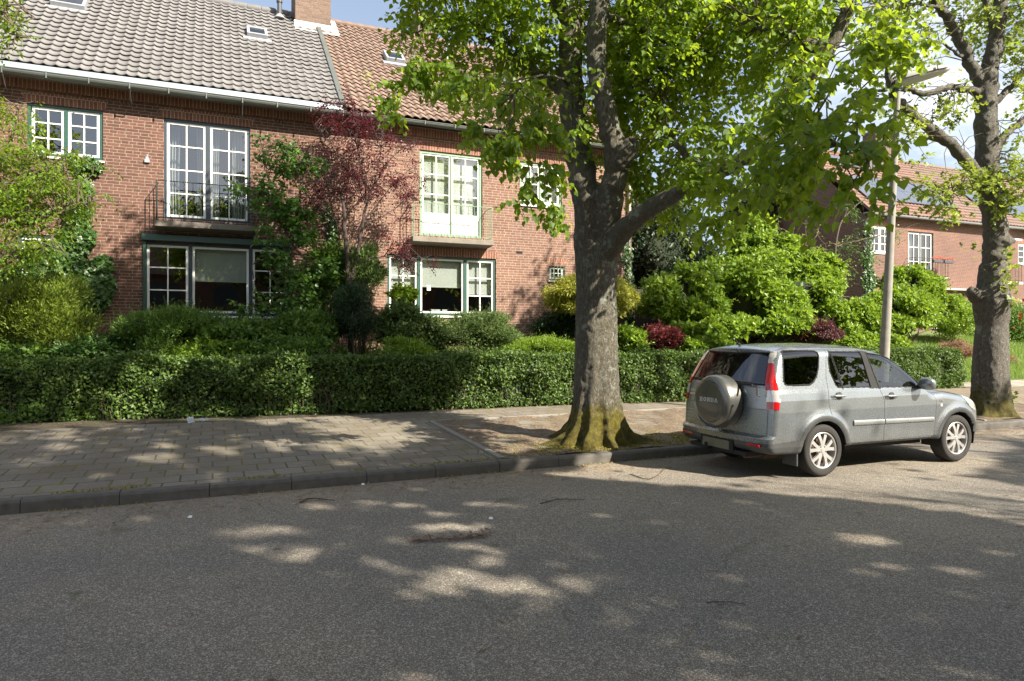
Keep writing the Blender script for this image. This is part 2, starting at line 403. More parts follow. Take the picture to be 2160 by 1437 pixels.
# far pavement behind the camera
r = MB(); r.box(-120, 120, -3.4, -.6, -.02, .12)
tag(r.build('pavement_opposite', M['paving']), kind='structure')
rng = np.random.default_rng(5)
tag(quadgrid('pavement', -40, 13.2, 8.56, 13.25, 200, 24, lambda X, Y: pave_z(Y)+.006*np.sin(X*1.7+Y)*np.cos(X*.9-Y*2.1), M['paving']), kind='structure')
tag(quadgrid('pavement_corner', 13.2, 60, 8.56, 13.25, 200, 24, lambda X, Y: pave_z(Y)+.004*np.sin(X*1.7+Y), M['paving_right']), kind='structure')
tag(quadgrid('garden', -30, 75, 13.2, 40, 210, 80, lambda X, Y: ground_z(X, Y)-.01, M['garden']), kind='structure')
k = MB(); x = -38.1
random.seed(3)
while x < 58:
    L = .885; j = random.uniform(-.006, .006); dz = random.uniform(-.006, .006)
    x0, x1 = x+.0025, x+L-.0025
    k.add([(x0,8.4+j,-.02),(x1,8.4+j,-.02),(x1,8.6,-.02),(x0,8.6,-.02),(x0,8.415+j,.105+dz),(x1,8.415+j,.105+dz),
           (x0,8.44+j,.133+dz),(x1,8.44+j,.133+dz),(x1,8.56,.136+dz),(x0,8.56,.136+dz),(x1,8.6,.1),(x0,8.6,.1)],
          [(0,1,5,4),(4,5,7,6),(6,7,8,9),(9,8,10,11),(0,4,6,9,11,3),(1,2,10,8,7,5)])
    x += L
tag(k.build('kerb', M['kerb'], bevel=.006), kind='structure')
# tree pits with edging
def pit(x0, x1, name):
    def zf(X, Y):
        return pave_z(Y)+.012+.02*np.sin(X*5)*np.sin(Y*4.3)+.015*np.sin(X*13+Y*7)*np.sin(Y*11) + 0
    o = quadgrid(name, x0, x1, 8.57, 11.95, 80, 80, zf, M['soil']); tag(o, kind='structure')
    e = MB()
    def seg(a, b, w=.07):
        (ax, ay), (bx, by) = a, b; n = max(1, round(math.hypot(bx-ax, by-ay)/.9))
        for i in range(n):
            p = (ax+(bx-ax)*i/n, ay+(by-ay)*i/n); q = (ax+(bx-ax)*(i+1)/n, ay+(by-ay)*(i+1)/n)
            dx, dy = q[0]-p[0], q[1]-p[1]; l = math.hypot(dx, dy); ux, uy = dx/l, dy/l; nx, ny = -uy*w/2, ux*w/2
            p = (p[0]+ux*.004, p[1]+uy*.004); q = (q[0]-ux*.004, q[1]-uy*.004)
            z0 = float(pave_z(p[1]))+.028; z1 = float(pave_z(q[1]))+.028
            c = [(p[0]-nx,p[1]-ny),(q[0]-nx,q[1]-ny),(q[0]+nx,q[1]+ny),(p[0]+nx,p[1]+ny)]
            zz = [z0, z1, z1, z0]
            e.add([(a_[0],a_[1],z-.15) for a_, z in zip(c, zz)]+[(a_[0],a_[1],z) for a_, z in zip(c, zz)],
                  [(4,5,6,7),(0,1,5,4),(1,2,6,5),(2,3,7,6),(3,0,4,7)])
    seg((x0, 8.62), (x0, 11.95), .09); seg((x0, 11.99), (x1, 11.99)); seg((x1, 11.95), (x1, 8.62), .07)
    tag(e.build(name+'_edging', M['edging'], bevel=.005), kind='structure')
pit(3.62, 10.6, 'tree_pit')
pit(14.0, 17.6, 'tree_pit_far')

# ================================================================== HOUSES
def wall_y(name, Y, x0, x1, z0, z1, holes, mat, parent, rev=.13, face=-1):
    """brick wall in the plane y=Y with real openings and reveals"""
    xs = sorted({x0, x1, *[h[0] for h in holes], *[h[1] for h in holes]})
    zs = sorted({z0, z1, *[h[2] for h in holes], *[h[3] for h in holes]})
    m = MB()
    for i in range(len(xs)-1):
        for j in range(len(zs)-1):
            cx, cz = (xs[i]+xs[i+1])/2, (zs[j]+zs[j+1])/2
            if any(h[0] < cx < h[1] and h[2] < cz < h[3] for h in holes): continue
            m.add([(xs[i],Y,zs[j]),(xs[i+1],Y,zs[j]),(xs[i+1],Y,zs[j+1]),(xs[i],Y,zs[j+1])], [(0,1,2,3)])
    R = Y - face*rev
    for a, b, c, d in holes:
        m.add([(a,Y,c),(a,R,c),(a,R,d),(a,Y,d)], [(0,1,2,3)]); m.add([(b,Y,c),(b,R,c),(b,R,d),(b,Y,d)], [(3,2,1,0)])
        m.add([(a,Y,d),(a,R,d),(b,R,d),(b,Y,d)], [(0,1,2,3)]); m.add([(a,Y,c),(a,R,c),(b,R,c),(b,Y,c)], [(3,2,1,0)])
    return m.build(name, mat, parent)
def frame_bars(m, x0, x1, z0, z1, w, y0, y1, xs=(), zs=(), wi=None):
    """a rectangular frame of butted bars with inner bars"""
    wi = wi or w
    m.box(x0, x0+w, y0, y1, z0, z1); m.box(x1-w, x1, y0, y1, z0, z1)
    m.box(x0+w, x1-w, y0, y1, z0, z0+w); m.box(x0+w, x1-w, y0, y1, z1-w, z1)
    for x in xs: m.box(x-wi/2, x+wi/2, y0, y1, z0+w, z1-w)
    e = [x0+w] + [v for x in sorted(xs) for v in (x-wi/2, x+wi/2)] + [x1-w]
    for z in zs:
        for a, b in zip(e[::2], e[1::2]): m.box(a, b, y0+.002, y1-.002, z-wi/2, z+wi/2)
def window(parent, Y, x0, x1, z0, z1, fmat, sashes, sill=True, fw=.06, blind=None, sash_mat=None, label=None, muntin=.026, bars=0, sw=.05, name='window', glass=None):
    w = empty(name, (0, 0, 0)); w.parent = parent
    if label: w['label'] = label
    m = MB(); posts = []
    for a, b in zip(sashes[:-1], sashes[1:]): posts.append((a[1], b[0]))
    m.box(x0, x0+fw, Y+.035, Y+.13, z0, z1); m.box(x1-fw, x1, Y+.035, Y+.13, z0, z1)
    m.box(x0+fw, x1-fw, Y+.035, Y+.13, z1-fw, z1); m.box(x0+fw, x1-fw, Y+.035, Y+.13, z0, z0+fw)
    for a, b in posts: m.box(a, b, Y+.03, Y+.132, z0+fw, z1-fw)
    m.build('frame', fmat, w)
    if sill:
        s = MB(); s.add([(x0-.03,Y-.045,z0-.055),(x1+.03,Y-.045,z0-.055),(x1+.03,Y+.03,z0-.055),(x0-.03,Y+.03,z0-.055),
                         (x0-.03,Y-.045,z0-.02),(x1+.03,Y-.045,z0-.02),(x1+.03,Y+.034,z0-.003),(x0-.03,Y+.034,z0-.003)],
                        [(0,3,2,1),(4,5,6,7),(0,1,5,4),(1,2,6,5),(2,3,7,6),(3,0,4,7)])
        s.build('sill', M['white'], w)
    for q, sa in enumerate(sashes):
        a, b, nc, nr = sa[:4]; bl = sa[4] if len(sa) > 4 else None; zl = z0+fw; panel = sa[5] if len(sa) > 5 else 0
        m = MB(); zb = zl+panel
        xs = [a+(b-a)*i/nc for i in range(1, nc)]; zs = [zb+(z1-fw-zb)*i/nr for i in range(1, nr)]
        frame_bars(m, a+.002, b-.002, zb, z1-fw-.002, sw, Y+.055, Y+.11, xs, zs, muntin)
        if panel: m.box(a+.002, b-.002, Y+.06, Y+.10, zl, zb-.002)
        m.build('sash', sash_mat or M['white'], w)
        p = MB(); p.add([(a+sw*.8,Y+.085,zb+sw*.8),(b-sw*.8,Y+.085,zb+sw*.8),(b-sw*.8,Y+.085,z1-fw-sw*.8),(a+sw*.8,Y+.085,z1-fw-sw*.8)], [(0,1,2,3)])
        p.build('pane', glass or M['glass'], w)
        if bl:
            d = MB(); zt = z1-fw-.01; zbb = zt-(zt-zb)*bl
            d.box(a+.01, b-.01, Y+.20, Y+.206, zbb, zt); d.box(a+.01, b-.01, Y+.19, Y+.215, zbb-.025, zbb)
            d.build('roller_blind', M['blind'], w)
    if bars:
        bm = MB()
        for i in range(bars): 
            x = x0+(x1-x0)*(i+.5)/bars; bm.tube([(x, Y-.03, z0-.02), (x, Y-.03, z1+.0)], .008, 6)
        for z in (z0+.1, z1-.08): bm.tube([(x0-.02, Y-.02, z), (x1+.02, Y-.02, z)], .007, 6)
        bm.build('window_bars', M['lightgreen'], w)
    return w
def curtain(parent, Y, x0, x1, z0, z1, waves, seed, mat=None):
    n = 120; xs = np.linspace(x0, x1, n); r = np.random.default_rng(seed); ph = r.uniform(0, 6)
    ys = Y+.05*np.sin((xs-x0)/(x1-x0)*waves*2*pi+ph+.8*np.sin(xs*9)); V = []
    for z in np.linspace(z0, z1, 8): V += [(x+.01*sin(z*3+x*7), y*1.0+.01*sin(z*2+x*5), z) for x, y in zip(xs, ys)]
    F = [(j*n+i, j*n+i+1, (j+1)*n+i+1, (j+1)*n+i) for j in range(7) for i in range(n-1)]
    return mesh_np('curtain', V, F, mat or M['curtain'], parent, True)
def tiled_roof(name, x0, x1fun, ey, ez, ry, rz, nrow, tw, mat, parent, amp=.028, step=.03, seed=1, kind='pan', spt=8, x0fun=None):
    """rows of roof tiles: every row a wavy strip with its front lip"""
    L = math.hypot(ry-ey, rz-ez); ux, uz = (ry-ey)/L, (rz-ez)/L; nx, nz = -uz, ux
    V = []; F = []; R = []; r = np.random.default_rng(seed); base = 0
    for j in range(nrow):
        s0, s1 = L*j/nrow, L*(j+1)/nrow
        a = x0fun(j/nrow) if x0fun else x0; b = x1fun((j+.5)/nrow)
        if b-a < .05: continue
        nn = max(2, int(round((b-a)/tw*spt))); xs = np.linspace(a, b, nn+1); u = (xs-x0)/tw
        fr = u-np.floor(u)
        if kind == 'pan': pr = amp*(np.sin(2*pi*fr)+.35*np.sin(4*pi*fr+.6))
        else: pr = amp*1.4*(np.abs(2*fr-1)**2.6-.35) + np.where(fr > .9, -.008, 0)
        jit = r.normal(0, .003, len(xs)//spt+2)[(np.arange(len(xs))//spt)]
        for s, off in ((s0-.012, step-.018), (s0-.015, step), (s1+.002, .002)):
            lift = pr*(1.0)+off+jit*(1 if s < s1 else 0)
            V.append(np.stack([xs, ey+ux*s+nx*lift, ez+uz*s+nz*lift], 1))
        k = len(xs); i = np.arange(k-1)
        for q in (0, 1):
            F.append(np.stack([base+q*k+i, base+q*k+i+1, base+(q+1)*k+i+1, base+(q+1)*k+i], 1))
            tr = r.random(int(u.max()-u.min())+3); R.append(tr[(np.floor(u[:-1])-np.floor(u.min())).astype(int)])
        base += 3*k
    return mesh_np(name, np.concatenate(V), np.concatenate(F), mat, parent, True, rnd=np.concatenate(R))
def half_gutter(m, x0, x1, y, z, r=.085):
    n = 10; prof = [(y-r*cos(pi*i/n), z-r*sin(pi*i/n)) for i in range(n+1)] + [(y+r, z+.01)]
    prof = [(y-r-.012, z+.012), (y-r-.012, z)] + prof
    for (ya, za), (yb, zb) in zip(prof[:-1], prof[1:]):
        m.add([(x0,ya,za),(x1,ya,za),(x1,yb,zb),(x0,yb,zb)], [(0,1,2,3)])
def skylight(parent, X, Yc, Zc, w, h, sl):
    ux, uz = cos(sl), sin(sl)
    def P(a, b, n): return (X+a, Yc+ux*b-uz*n, Zc+uz*b+ux*n)
    f = MB()
    def bar(a0, a1, b0, b1, n0=-.02, n1=.19):
        f.add([P(a0,b0,n0),P(a1,b0,n0),P(a1,b1,n0),P(a0,b1,n0),P(a0,b0,n1),P(a1,b0,n1),P(a1,b1,n1),P(a0,b1,n1)],
              [(0,3,2,1),(4,5,6,7),(0,1,5,4),(1,2,6,5),(2,3,7,6),(3,0,4,7)])
    t = .07
    bar(-w/2, -w/2+t, -h/2, h/2); bar(w/2-t, w/2, -h/2, h/2); bar(-w/2+t, w/2-t, -h/2, -h/2+t); bar(-w/2+t, w/2-t, h/2-t, h/2)
    bar(-w/2-.1, w/2+.1, -h/2-.16, -h/2-.002, .0, .085)
    o = f.build('skylight', M['lead'], parent, bevel=.006)
    g_ = MB(); g_.add([P(-w/2+t,-h/2+t,.16),P(w/2-t,-h/2+t,.16),P(w/2-t,h/2-t,.16),P(-w/2+t,h/2-t,.16)], [(0,1,2,3)])
    g_.build('pane', M['skyglass'], o)
def balcony(parent, x0, x1, Y, zs, zr, depth, mat, nb, slabmat, double_end=True):
    b = empty('balcony'); b.parent = parent
    s = MB(); s.add([(x0,Y-depth,zs-.13),(x1,Y-depth,zs-.13),(x1,Y,zs-.16),(x0,Y,zs-.16),(x0,Y-depth,zs),(x1,Y-depth,zs),(x1,Y,zs),(x0,Y,zs)],
                    [(0,3,2,1),(4,5,6,7),(0,1,5,4),(1,2,6,5),(2,3,7,6),(3,0,4,7)])
    s.build('slab', slabmat, b, bevel=.012)
    r_ = MB(); a, c, yf = x0+.04, x1-.05, Y-depth+.05
    r_.tube([(a,Y,zr),(a,yf,zr),(c,yf,zr),(c,Y,zr)], .011, 6); r_.tube([(a,Y,zs+.07),(a,yf,zs+.07),(c,yf,zs+.07),(c,Y,zs+.07)], .008, 6)
    for i in range(nb+1):
        x = a+(c-a)*i/nb; r_.tube([(x,yf,zs-.02 if i in (0, nb) else zs+.02),(x,yf,zr)], .0075 if i not in (0, nb) else .012, 6, False)
    for x in (a, c):
        for k_ in (1, 2): r_.tube([(x,yf+(Y-yf)*k_/3,zs+.02),(x,yf+(Y-yf)*k_/3,zr)], .0075, 6, False)
    r_.build('railing', mat, b)
    return b
SL = math.atan2(4.1, 4.75)
YF = 17.2
# -------------------------------------------------- left dwelling
hl_ = empty('brick_house', (-4, YF, 1.2)); HL = hl_
HL.location = (0, 0, 0)
tag(HL, 'red brick house with grey tiled roof and dark french doors, left of the party line', 'house', 'brick terrace houses')
holesL = [(-3.59,-2.21,5.63,6.72), (-1.03,.79,4.45,6.72), (-1.43,1.69,2.28,3.92), (-3.75,-2.95,3.22,3.95)]
wall_y('front_wall', YF, -12, 2.85, .2, 7.3, holesL, M['brick_left'], HL)
w = window(HL, YF, *holesL[0], M['green'], [(-3.52,-2.935,2,3), (-2.865,-2.28,2,3)])
w = window(HL, YF, *holesL[1], M['darkgrey'], [(-.97,-.165,2,4), (-.075,.73,2,4)], sill=False)
for a, b, s in ((-.95,-.72,1), (-.36,-.20,2), (-.04,.12,3), (.40,.70,4)): curtain(w, YF+.42, a, b, 4.5, 6.66, 4, s)
w = window(HL, YF, *holesL[2], M['darkgrey'], [(-1.37,-.53,2,3), (-.45,.76,1,1,.5), (.84,1.63,2,3)])
sb = MB(); sb.add([(-1.46,YF-.13,3.94),(1.68,YF-.13,3.94),(1.68,YF-.002,3.935),(-1.46,YF-.002,3.935),(-1.46,YF-.12,4.07),(1.68,YF-.12,4.07),(1.68,YF-.002,4.11),(-1.46,YF-.002,4.11)],
       [(0,3,2,1),(4,5,6,7),(0,1,5,4),(1,2,6,5),(2,3,7,6),(3,0,4,7)])
sb.box(-1.44,-1.38,YF-.05,YF-.002,2.3,3.93); sb.box(1.62,1.68,YF-.05,YF-.002,2.3,3.93)
sb.build('shutter_box', M['green'], w)
window(HL, YF, *holesL[3], M['green'], [(-3.69,-3.01,2,2)])
def lintel(parent, x0, x1, z0, h, Y=YF, mat=None):
    m = MB(); n = 12; rise = .035
    bot = [(x0+(x1-x0)*i/n, z0+rise*sin(pi*i/n)*0) for i in range(n+1)]
    top = [(x0-.07+(x1-x0+.14)*i/n, z0+h+rise*sin(pi*i/n)) for i in range(n+1)]
    for i in range(n):
        m.add([(bot[i][0],Y-.004,bot[i][1]),(bot[i+1][0],Y-.004,bot[i+1][1]),(top[i+1][0],Y-.004,top[i+1][1]),(top[i][0],Y-.004,top[i][1])], [(0,1,2,3)])
    return m.build('brick_arch', mat or M['arch_brick'], parent)
lintel(HL, -3.62, -2.18, 6.722, .2); lintel(HL, -1.06, .82, 6.722, .2)
balcony(HL, -1.19, .9, YF, 4.34, 5.22, .46, M['iron'], 11, M['concrete'])
# corbelled brick course under the gutter
cb = MB(); cb.box(-12, 2.85, YF-.05, YF-.001, 7.0, 7.24); cb.build('eaves_course', M['arch_brick'], HL)
gt = MB(); half_gutter(gt, -12, 2.87, YF-.43, 7.22, .115)
gt.box(-12, 2.85, YF-.33, YF-.001, 7.245, 7.30)
gt.build('gutter', M['gutter'], HL)
ap = MB(); ap.add([(-12,YF-.45,7.235),(2.87,YF-.45,7.235),(2.87,YF-.38,7.40),(-12,YF-.38,7.40)], [(0,1,2,3)])
ap.box(-12, 2.87, YF-.38, YF-.2, 7.36, 7.40); ap.build('zinc_apron', M['zinc'], HL)
br_ = MB(); random.seed(2)
for i in range(12):
    x = -5.4+i*.75
    br_ = MB(); br_.box(x-.012, x+.012, YF-.56, YF-.535, 7.10, 7.24)
    if i % 3 == 2: br_.tube([(x, YF-.53, 7.12), (x, YF-.3, 6.9), (x, YF-.05, 6.86)], .012, 6)
    br_.build('gutter_bracket', M['gutter'], HL)
roofL = tiled_roof('roof', -12, lambda t: 2.85, 16.83, 7.42, 21.6, 11.5, 22, .214, M['tile_grey'], HL, kind='round', amp=.028, step=.044)
bk = MB(); bk.add([(-12,21.6,11.5),(2.93,21.6,11.5),(2.93,26.4,7.3),(-12,26.4,7.3)], [(0,1,2,3)]); bk.build('rear_roof', M['tile_grey'], HL)
vg = MB(); c_, s_ = cos(SL), sin(SL)
vg.add([(2.80,16.81,7.40),(2.93,16.81,7.40),(2.93,21.6,11.5),(2.80,21.6,11.5),(2.80,16.81-.08*s_,7.40+.08*c_),(2.93,16.81-.08*s_,7.40+.08*c_),(2.93,21.6-.08*s_,11.5+.08*c_),(2.80,21.6-.08*s_,11.5+.08*c_)],
       [(0,3,2,1),(4,5,6,7),(0,1,5,4),(1,2,6,5),(2,3,7,6),(3,0,4,7)]); vg.build('verge_strip', M['gutter'], HL, bevel=.01)
rd = MB()
for i in range(38): 
    x = -12+i*.38
    rd.lathe([(.001,0),(.11,.0),(.125,.2),(.12,.37),(.001,.37)], 12, (x, 21.6, 11.5), 'x')
rd.build('ridge_tiles', M['tile_grey'], HL, True)
skylight(HL, -3.26, 19.98, 10.05, .72, .95, SL); skylight(HL, 1.08, 19.89, 9.97, .52, .55, SL)
vp = MB(); vp.lathe([(.001,-.3),(.062,-.3),(.062,.55),(.085,.56),(.085,.62),(.065,.64),(.065,.7),(.09,.72),(.09,.86),(.05,.93),(.001,.94)], 16, (1.78, 21.25, 11.1), 'z')
vp.build('vent_pipe', M['pvc'], HL, True)
vp = MB(); vp.lathe([(.001,0),(.16,0),(.13,.05),(.07,.12),(.001,.13)], 16, (1.78, 21.2, 11.17), 'z'); vp.build('pipe_flashing', M['lead'], HL, True)
ch = empty('chimney'); ch.parent = HL
c = MB(); c.box(2.2, 3.22, 20.95, 22.1, 10.4, 13.4); c.build('shaft', M['brick_chimney'], ch)
c = MB(); c.box(2.14, 3.28, 20.89, 22.16, 13.4, 13.55); c.build('cap', M['concrete'], ch)
c = MB()
c.add([(2.16,20.90,10.90),(3.34,20.90,10.90),(3.34,20.93,11.10),(2.16,20.93,11.10),(2.16,20.6,10.70),(3.42,20.6,10.70)], [(0,1,2,3),(4,5,1,0)])
c.add([(3.235,20.93,10.9),(3.235,21.6,11.6),(3.235,21.6,11.75),(3.235,20.93,11.15),(3.42,20.6,10.72),(3.42,21.6,11.6)], [(0,1,2,3),(4,5,1,0)])
c.build('flashing', M['mortar'], ch)
for x in (-1.36,):
    b = MB(); b.box(x-.05, x+.05, YF-.05, YF-.001, 5.67, 5.74); b.box(x-.03, x+.03, YF-.035, YF-.002, 5.741, 5.80)
    b.lathe([(.001,0),(.012,0),(.012,.05),(.001,.06)], 8, (x, YF-.03, 5.80), 'z')
    b.build('wall_lamp', M['lead'], HL, bevel=.004)
for x in (-1.85,-1.77,-1.69, 1.36,1.44,1.52):
    v = MB(); v.box(x-.012, x+.012, YF-.003, YF+.001, 6.93, 6.98); v.build('wall_vent', M['black'], HL)
# interior and closing walls
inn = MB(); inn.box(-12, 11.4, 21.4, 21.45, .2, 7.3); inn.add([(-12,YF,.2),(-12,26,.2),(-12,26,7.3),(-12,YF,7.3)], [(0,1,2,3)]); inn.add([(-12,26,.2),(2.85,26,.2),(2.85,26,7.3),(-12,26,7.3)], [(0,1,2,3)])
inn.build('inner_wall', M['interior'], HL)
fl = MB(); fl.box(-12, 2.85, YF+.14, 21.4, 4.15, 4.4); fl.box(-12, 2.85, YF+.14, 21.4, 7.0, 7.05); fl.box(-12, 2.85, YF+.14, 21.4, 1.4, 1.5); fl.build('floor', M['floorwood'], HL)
# -------------------------------------------------- right dwelling
HR = empty('brick_house'); tag(HR, 'red brick house with orange-brown hipped roof and sage green window frames', 'house', 'brick terrace houses')
holesR = [(4.9,6.64,4.43,6.65), (4.05,7.04,2.35,3.9), (7.76,9.06,5.46,6.64), (8.65,9.16,3.39,3.78)]
wall_y('front_wall', YF, 2.85, 11.4, .2, 7.3, holesR, M['brick_right'], HR)
window(HR, YF, *holesR[0], M['lightgreen'], [(4.98,5.75,2,3,1.0,.5), (5.79,6.56,2,3,1.0,.5)], sill=False, fw=.075, sw=.035)
w = window(HR, YF, *holesR[1], M['green'], [(4.11,4.84,2,3,.62), (4.93,6.12,1,1,.5), (6.21,6.98,2,3,.62)], sw=.045)
n_ = MB(); n_.box(5.12,5.22,YF+.083,YF+.084,3.0,3.14); n_.build('paper_note', M['white'], w)
for i, (x, c1) in enumerate(((5.42,.08),(5.62,.07),(5.30,.05))):
    n_ = MB(); n_.box(x-c1,x+c1,YF+.13,YF+.15,2.42,2.42+.09); n_.build('card', M['blind'], w)
window(HR, YF, *holesR[2], M['lightgreen'], [(7.83,8.38,2,2,.97), (8.44,8.99,2,2,.97)])
window(HR, YF, *holesR[3], M['green'], [(8.70,9.11,3,2)], fw=.04, muntin=.018, bars=5, sw=.03)
for a in ((4.87,6.67,6.652,.2), (4.02,7.07,3.902,.19), (7.74,9.08,6.642,.19), (8.63,9.18,3.782,.19)): lintel(HR, *a)
balcony(HR, 4.59, 6.8, YF, 4.33, 5.2, .46, M['lightgreen'], 13, M['concrete'])
cb = MB(); cb.box(2.85, 11.4, YF-.05, YF-.001, 6.98, 7.22); cb.build('eaves_course', M['arch_brick'], HR)
gt = MB(); half_gutter(gt, 2.87, 11.75, YF-.4, 7.24, .085); gt.box(2.87, 11.7, YF-.33, YF-.001, 7.245, 7.30)
for x in np.arange(3.3, 11.5, .8): gt.box(x-.01, x+.01, YF-.505, YF-.49, 7.16, 7.26)
gt.build('gutter', M['gutter'], HR)
dp = MB(); dp.tube([(11.27,YF-.4,7.2),(11.27,YF-.38,7.05),(11.27,YF-.07,6.85),(11.27,YF-.07,.4)], .045, 10); dp.build('downpipe', M['concrete_light'], HR, True)
hipx = lambda t: 11.75-(11.75-9.35)*t
roofR = tiled_roof('roof', 2.95, hipx, 16.80, 7.33, 21.6, 11.5, 23, .21, M['tile_brown'], HR, kind='pan', amp=.025, step=.042, seed=4)
bk = MB(); bk.add([(2.93,21.6,11.5),(9.35,21.6,11.5),(11.75,26.4,7.3),(2.93,26.4,7.3)], [(0,1,2,3)]); bk.add([(11.74,16.8,7.33),(11.74,26.4,7.33),(9.36,21.6,11.49)], [(0,1,2)])
bk.build('rear_roof', M['tile_brown'], HR)
rd = MB()
for i in range(19): rd.lathe([(.001,0),(.09,.0),(.11,.18),(.10,.345),(.001,.345)], 12, (2.95+i*.34, 21.6, 11.52), 'x')
n = 18
for i in range(n):
    a = Vector((9.4,21.6,11.52)).lerp(Vector((11.75,16.8,7.40)), i/n); b = Vector((9.4,21.6,11.52)).lerp(Vector((11.75,16.8,7.40)), (i+1.02)/n)
    rd.tube([a, b], [.085, .11], 8)
rd.build('ridge_tiles', M['tile_brown'], HR)
skylight(HR, 4.82, 19.71, 9.85, .55, .6, SL); skylight(HR, 8.4, 19.53, 9.7, .6, .6, SL)
vp = MB(); vp.lathe([(.05,-.3),(.05,.25),(.075,.26),(.075,.5),(.04,.56),(.001,.56)], 14, (6.6, 20.1, 10.3), 'z'); vp.build('vent_pipe', M['lead'], HR, True)
ch = empty('chimney'); ch.parent = HR
c = MB(); c.box(6.1, 6.75, 21.6, 22.2, 11.0, 12.35); c.build('shaft', M['brick_chimney'], ch); c = MB(); c.box(6.06,6.79,21.56,22.24,12.35,12.45); c.build('cap', M['concrete'], ch)
v = MB(); v.box(7.64, 7.83, YF-.004, YF+.001, 4.08, 4.15); v.box(7.64, 7.83, YF-.012, YF-.004, 4.105, 4.115); v.build('wall_vent', M['black'], HR)
for x in (3.95,4.03,4.11):
    v = MB(); v.box(x-.012, x+.012, YF-.003, YF+.001, 6.9, 6.95); v.build('wall_vent', M['black'], HR)
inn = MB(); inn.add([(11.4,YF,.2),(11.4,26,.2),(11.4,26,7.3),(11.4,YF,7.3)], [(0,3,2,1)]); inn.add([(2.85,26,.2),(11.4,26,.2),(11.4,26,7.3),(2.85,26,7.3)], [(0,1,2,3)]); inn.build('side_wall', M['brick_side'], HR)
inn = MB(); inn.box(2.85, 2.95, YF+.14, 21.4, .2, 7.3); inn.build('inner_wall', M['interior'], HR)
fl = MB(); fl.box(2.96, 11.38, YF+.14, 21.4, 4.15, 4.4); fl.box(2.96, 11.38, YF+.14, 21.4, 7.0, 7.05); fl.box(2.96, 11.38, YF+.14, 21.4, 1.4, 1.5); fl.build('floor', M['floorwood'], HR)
# -------------------------------------------------- far houses on the right
YG = 22.0; SG = math.atan2(3.9, 4.15)
def solar(parent, X0, nx, s0, ny, pw=1.02, ph=1.0):
    ux, uz = cos(SG), sin(SG)
    for j in range(ny):
        for i in range(nx):
            x0, x1 = X0+i*pw, X0+(i+1)*pw-.02; a, b = s0+j*ph, s0+(j+1)*ph-.02
            def P(x, s, n): return (x, 21.65+ux*s-uz*n, 7.4+uz*s+ux*n)
            m = MB(); m.add([P(x0,a,.10),P(x1,a,.10),P(x1,b,.10),P(x0,b,.10),P(x0,a,.14),P(x1,a,.14),P(x1,b,.14),P(x0,b,.14)],
                            [(0,3,2,1),(4,5,6,7),(0,1,5,4),(1,2,6,5),(2,3,7,6),(3,0,4,7)])
            m.build('solar_panel', M['solar'], parent)
M['solar'] = plain('solar_panel_glass', (.13, .14, .16), .28, .3, var=.1, coat=1.0)
def far_house(x0, x1, holes, brick, tile, label, gable=False):
    H = empty('brick_house'); tag(H, label, 'house', 'brick houses beyond the corner')
    wall_y('front_wall', YG, x0, x1, .5, 7.35, [h[:4] for h in holes], brick, H)
    for h in holes:
        a, b, c, d, cols = h[:5]; mid = (a+b)/2
        sh = [(a+.06, mid-.03, cols, 3), (mid+.03, b-.06, cols, 3)] if b-a > .8 else [(a+.05, b-.05, cols, 2)]
        w = window(H, YG, a, b, c, d, M['white'] if len(h) < 6 else M[h[5]], sh, sw=.05, muntin=.03)
        curtain(w, YG+.35, a+.05, a+(b-a)*.4, c, d, 4, 3); lintel(H, a-.03, b+.03, d+.002, .2, YG)
    g_ = MB(); half_gutter(g_, x0, x1, YG-.4, 7.34, .085); g_.box(x0, x1, YG-.33, YG-.001, 7.352, 7.40); g_.build('gutter', M['lead'], H)
    tiled_roof('roof', x0, lambda t: x1, 21.6, 7.4, 25.8, 11.3, 20, .26, tile, H, kind='pan', amp=.026, step=.038, seed=7, spt=6)
    b_ = MB(); b_.add([(x0,25.8,11.3),(x1,25.8,11.3),(x1,30,7.35),(x0,30,7.35)], [(0,1,2,3)]); b_.build('rear_roof', tile, H)
    r_ = MB()
    for i in range(int((x1-x0)/.36)): r_.lathe([(.001,0),(.10,0),(.12,.2),(.11,.37),(.001,.37)], 10, (x0+i*.36, 25.8, 11.32), 'x')
    r_.build('ridge_tiles', tile, H)
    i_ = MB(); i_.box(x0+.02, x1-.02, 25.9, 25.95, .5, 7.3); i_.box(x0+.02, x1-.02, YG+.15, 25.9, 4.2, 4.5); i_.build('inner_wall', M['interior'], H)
    if gable:
        s = MB(); s.add([(x0,YG,.5),(x0,29.6,.5),(x0,29.6,7.35),(x0,25.8,11.2),(x0,YG,7.35)], [(0,4,3,2,1)]); s.build('gable_wall', M['brick_side'], H)
        v_ = MB(); v_.add([(x0-.14,21.5,7.32),(x0+.04,21.5,7.32),(x0+.04,25.8,11.36),(x0-.14,25.8,11.36),(x0-.14,21.44,7.42),(x0+.04,21.44,7.42),(x0+.04,25.8,11.50),(x0-.14,25.8,11.50)],
                          [(0,3,2,1),(4,5,6,7),(0,1,5,4),(1,2,6,5),(2,3,7,6),(3,0,4,7)]); v_.build('verge_tiles', tile, H)
        d_ = MB(); d_.tube([(x0+.1,YG-.4,7.3),(x0+.1,YG-.06,7.0),(x0+.1,YG-.06,1)], .045, 8); d_.build('downpipe', M['lead'], H, True)
        n_ = MB(); n_.box(x0-.03, x0-.001, 23.2, 23.55, 4.55, 4.7); n_.build('wall_vent', M['concrete_light'], H)
    return H
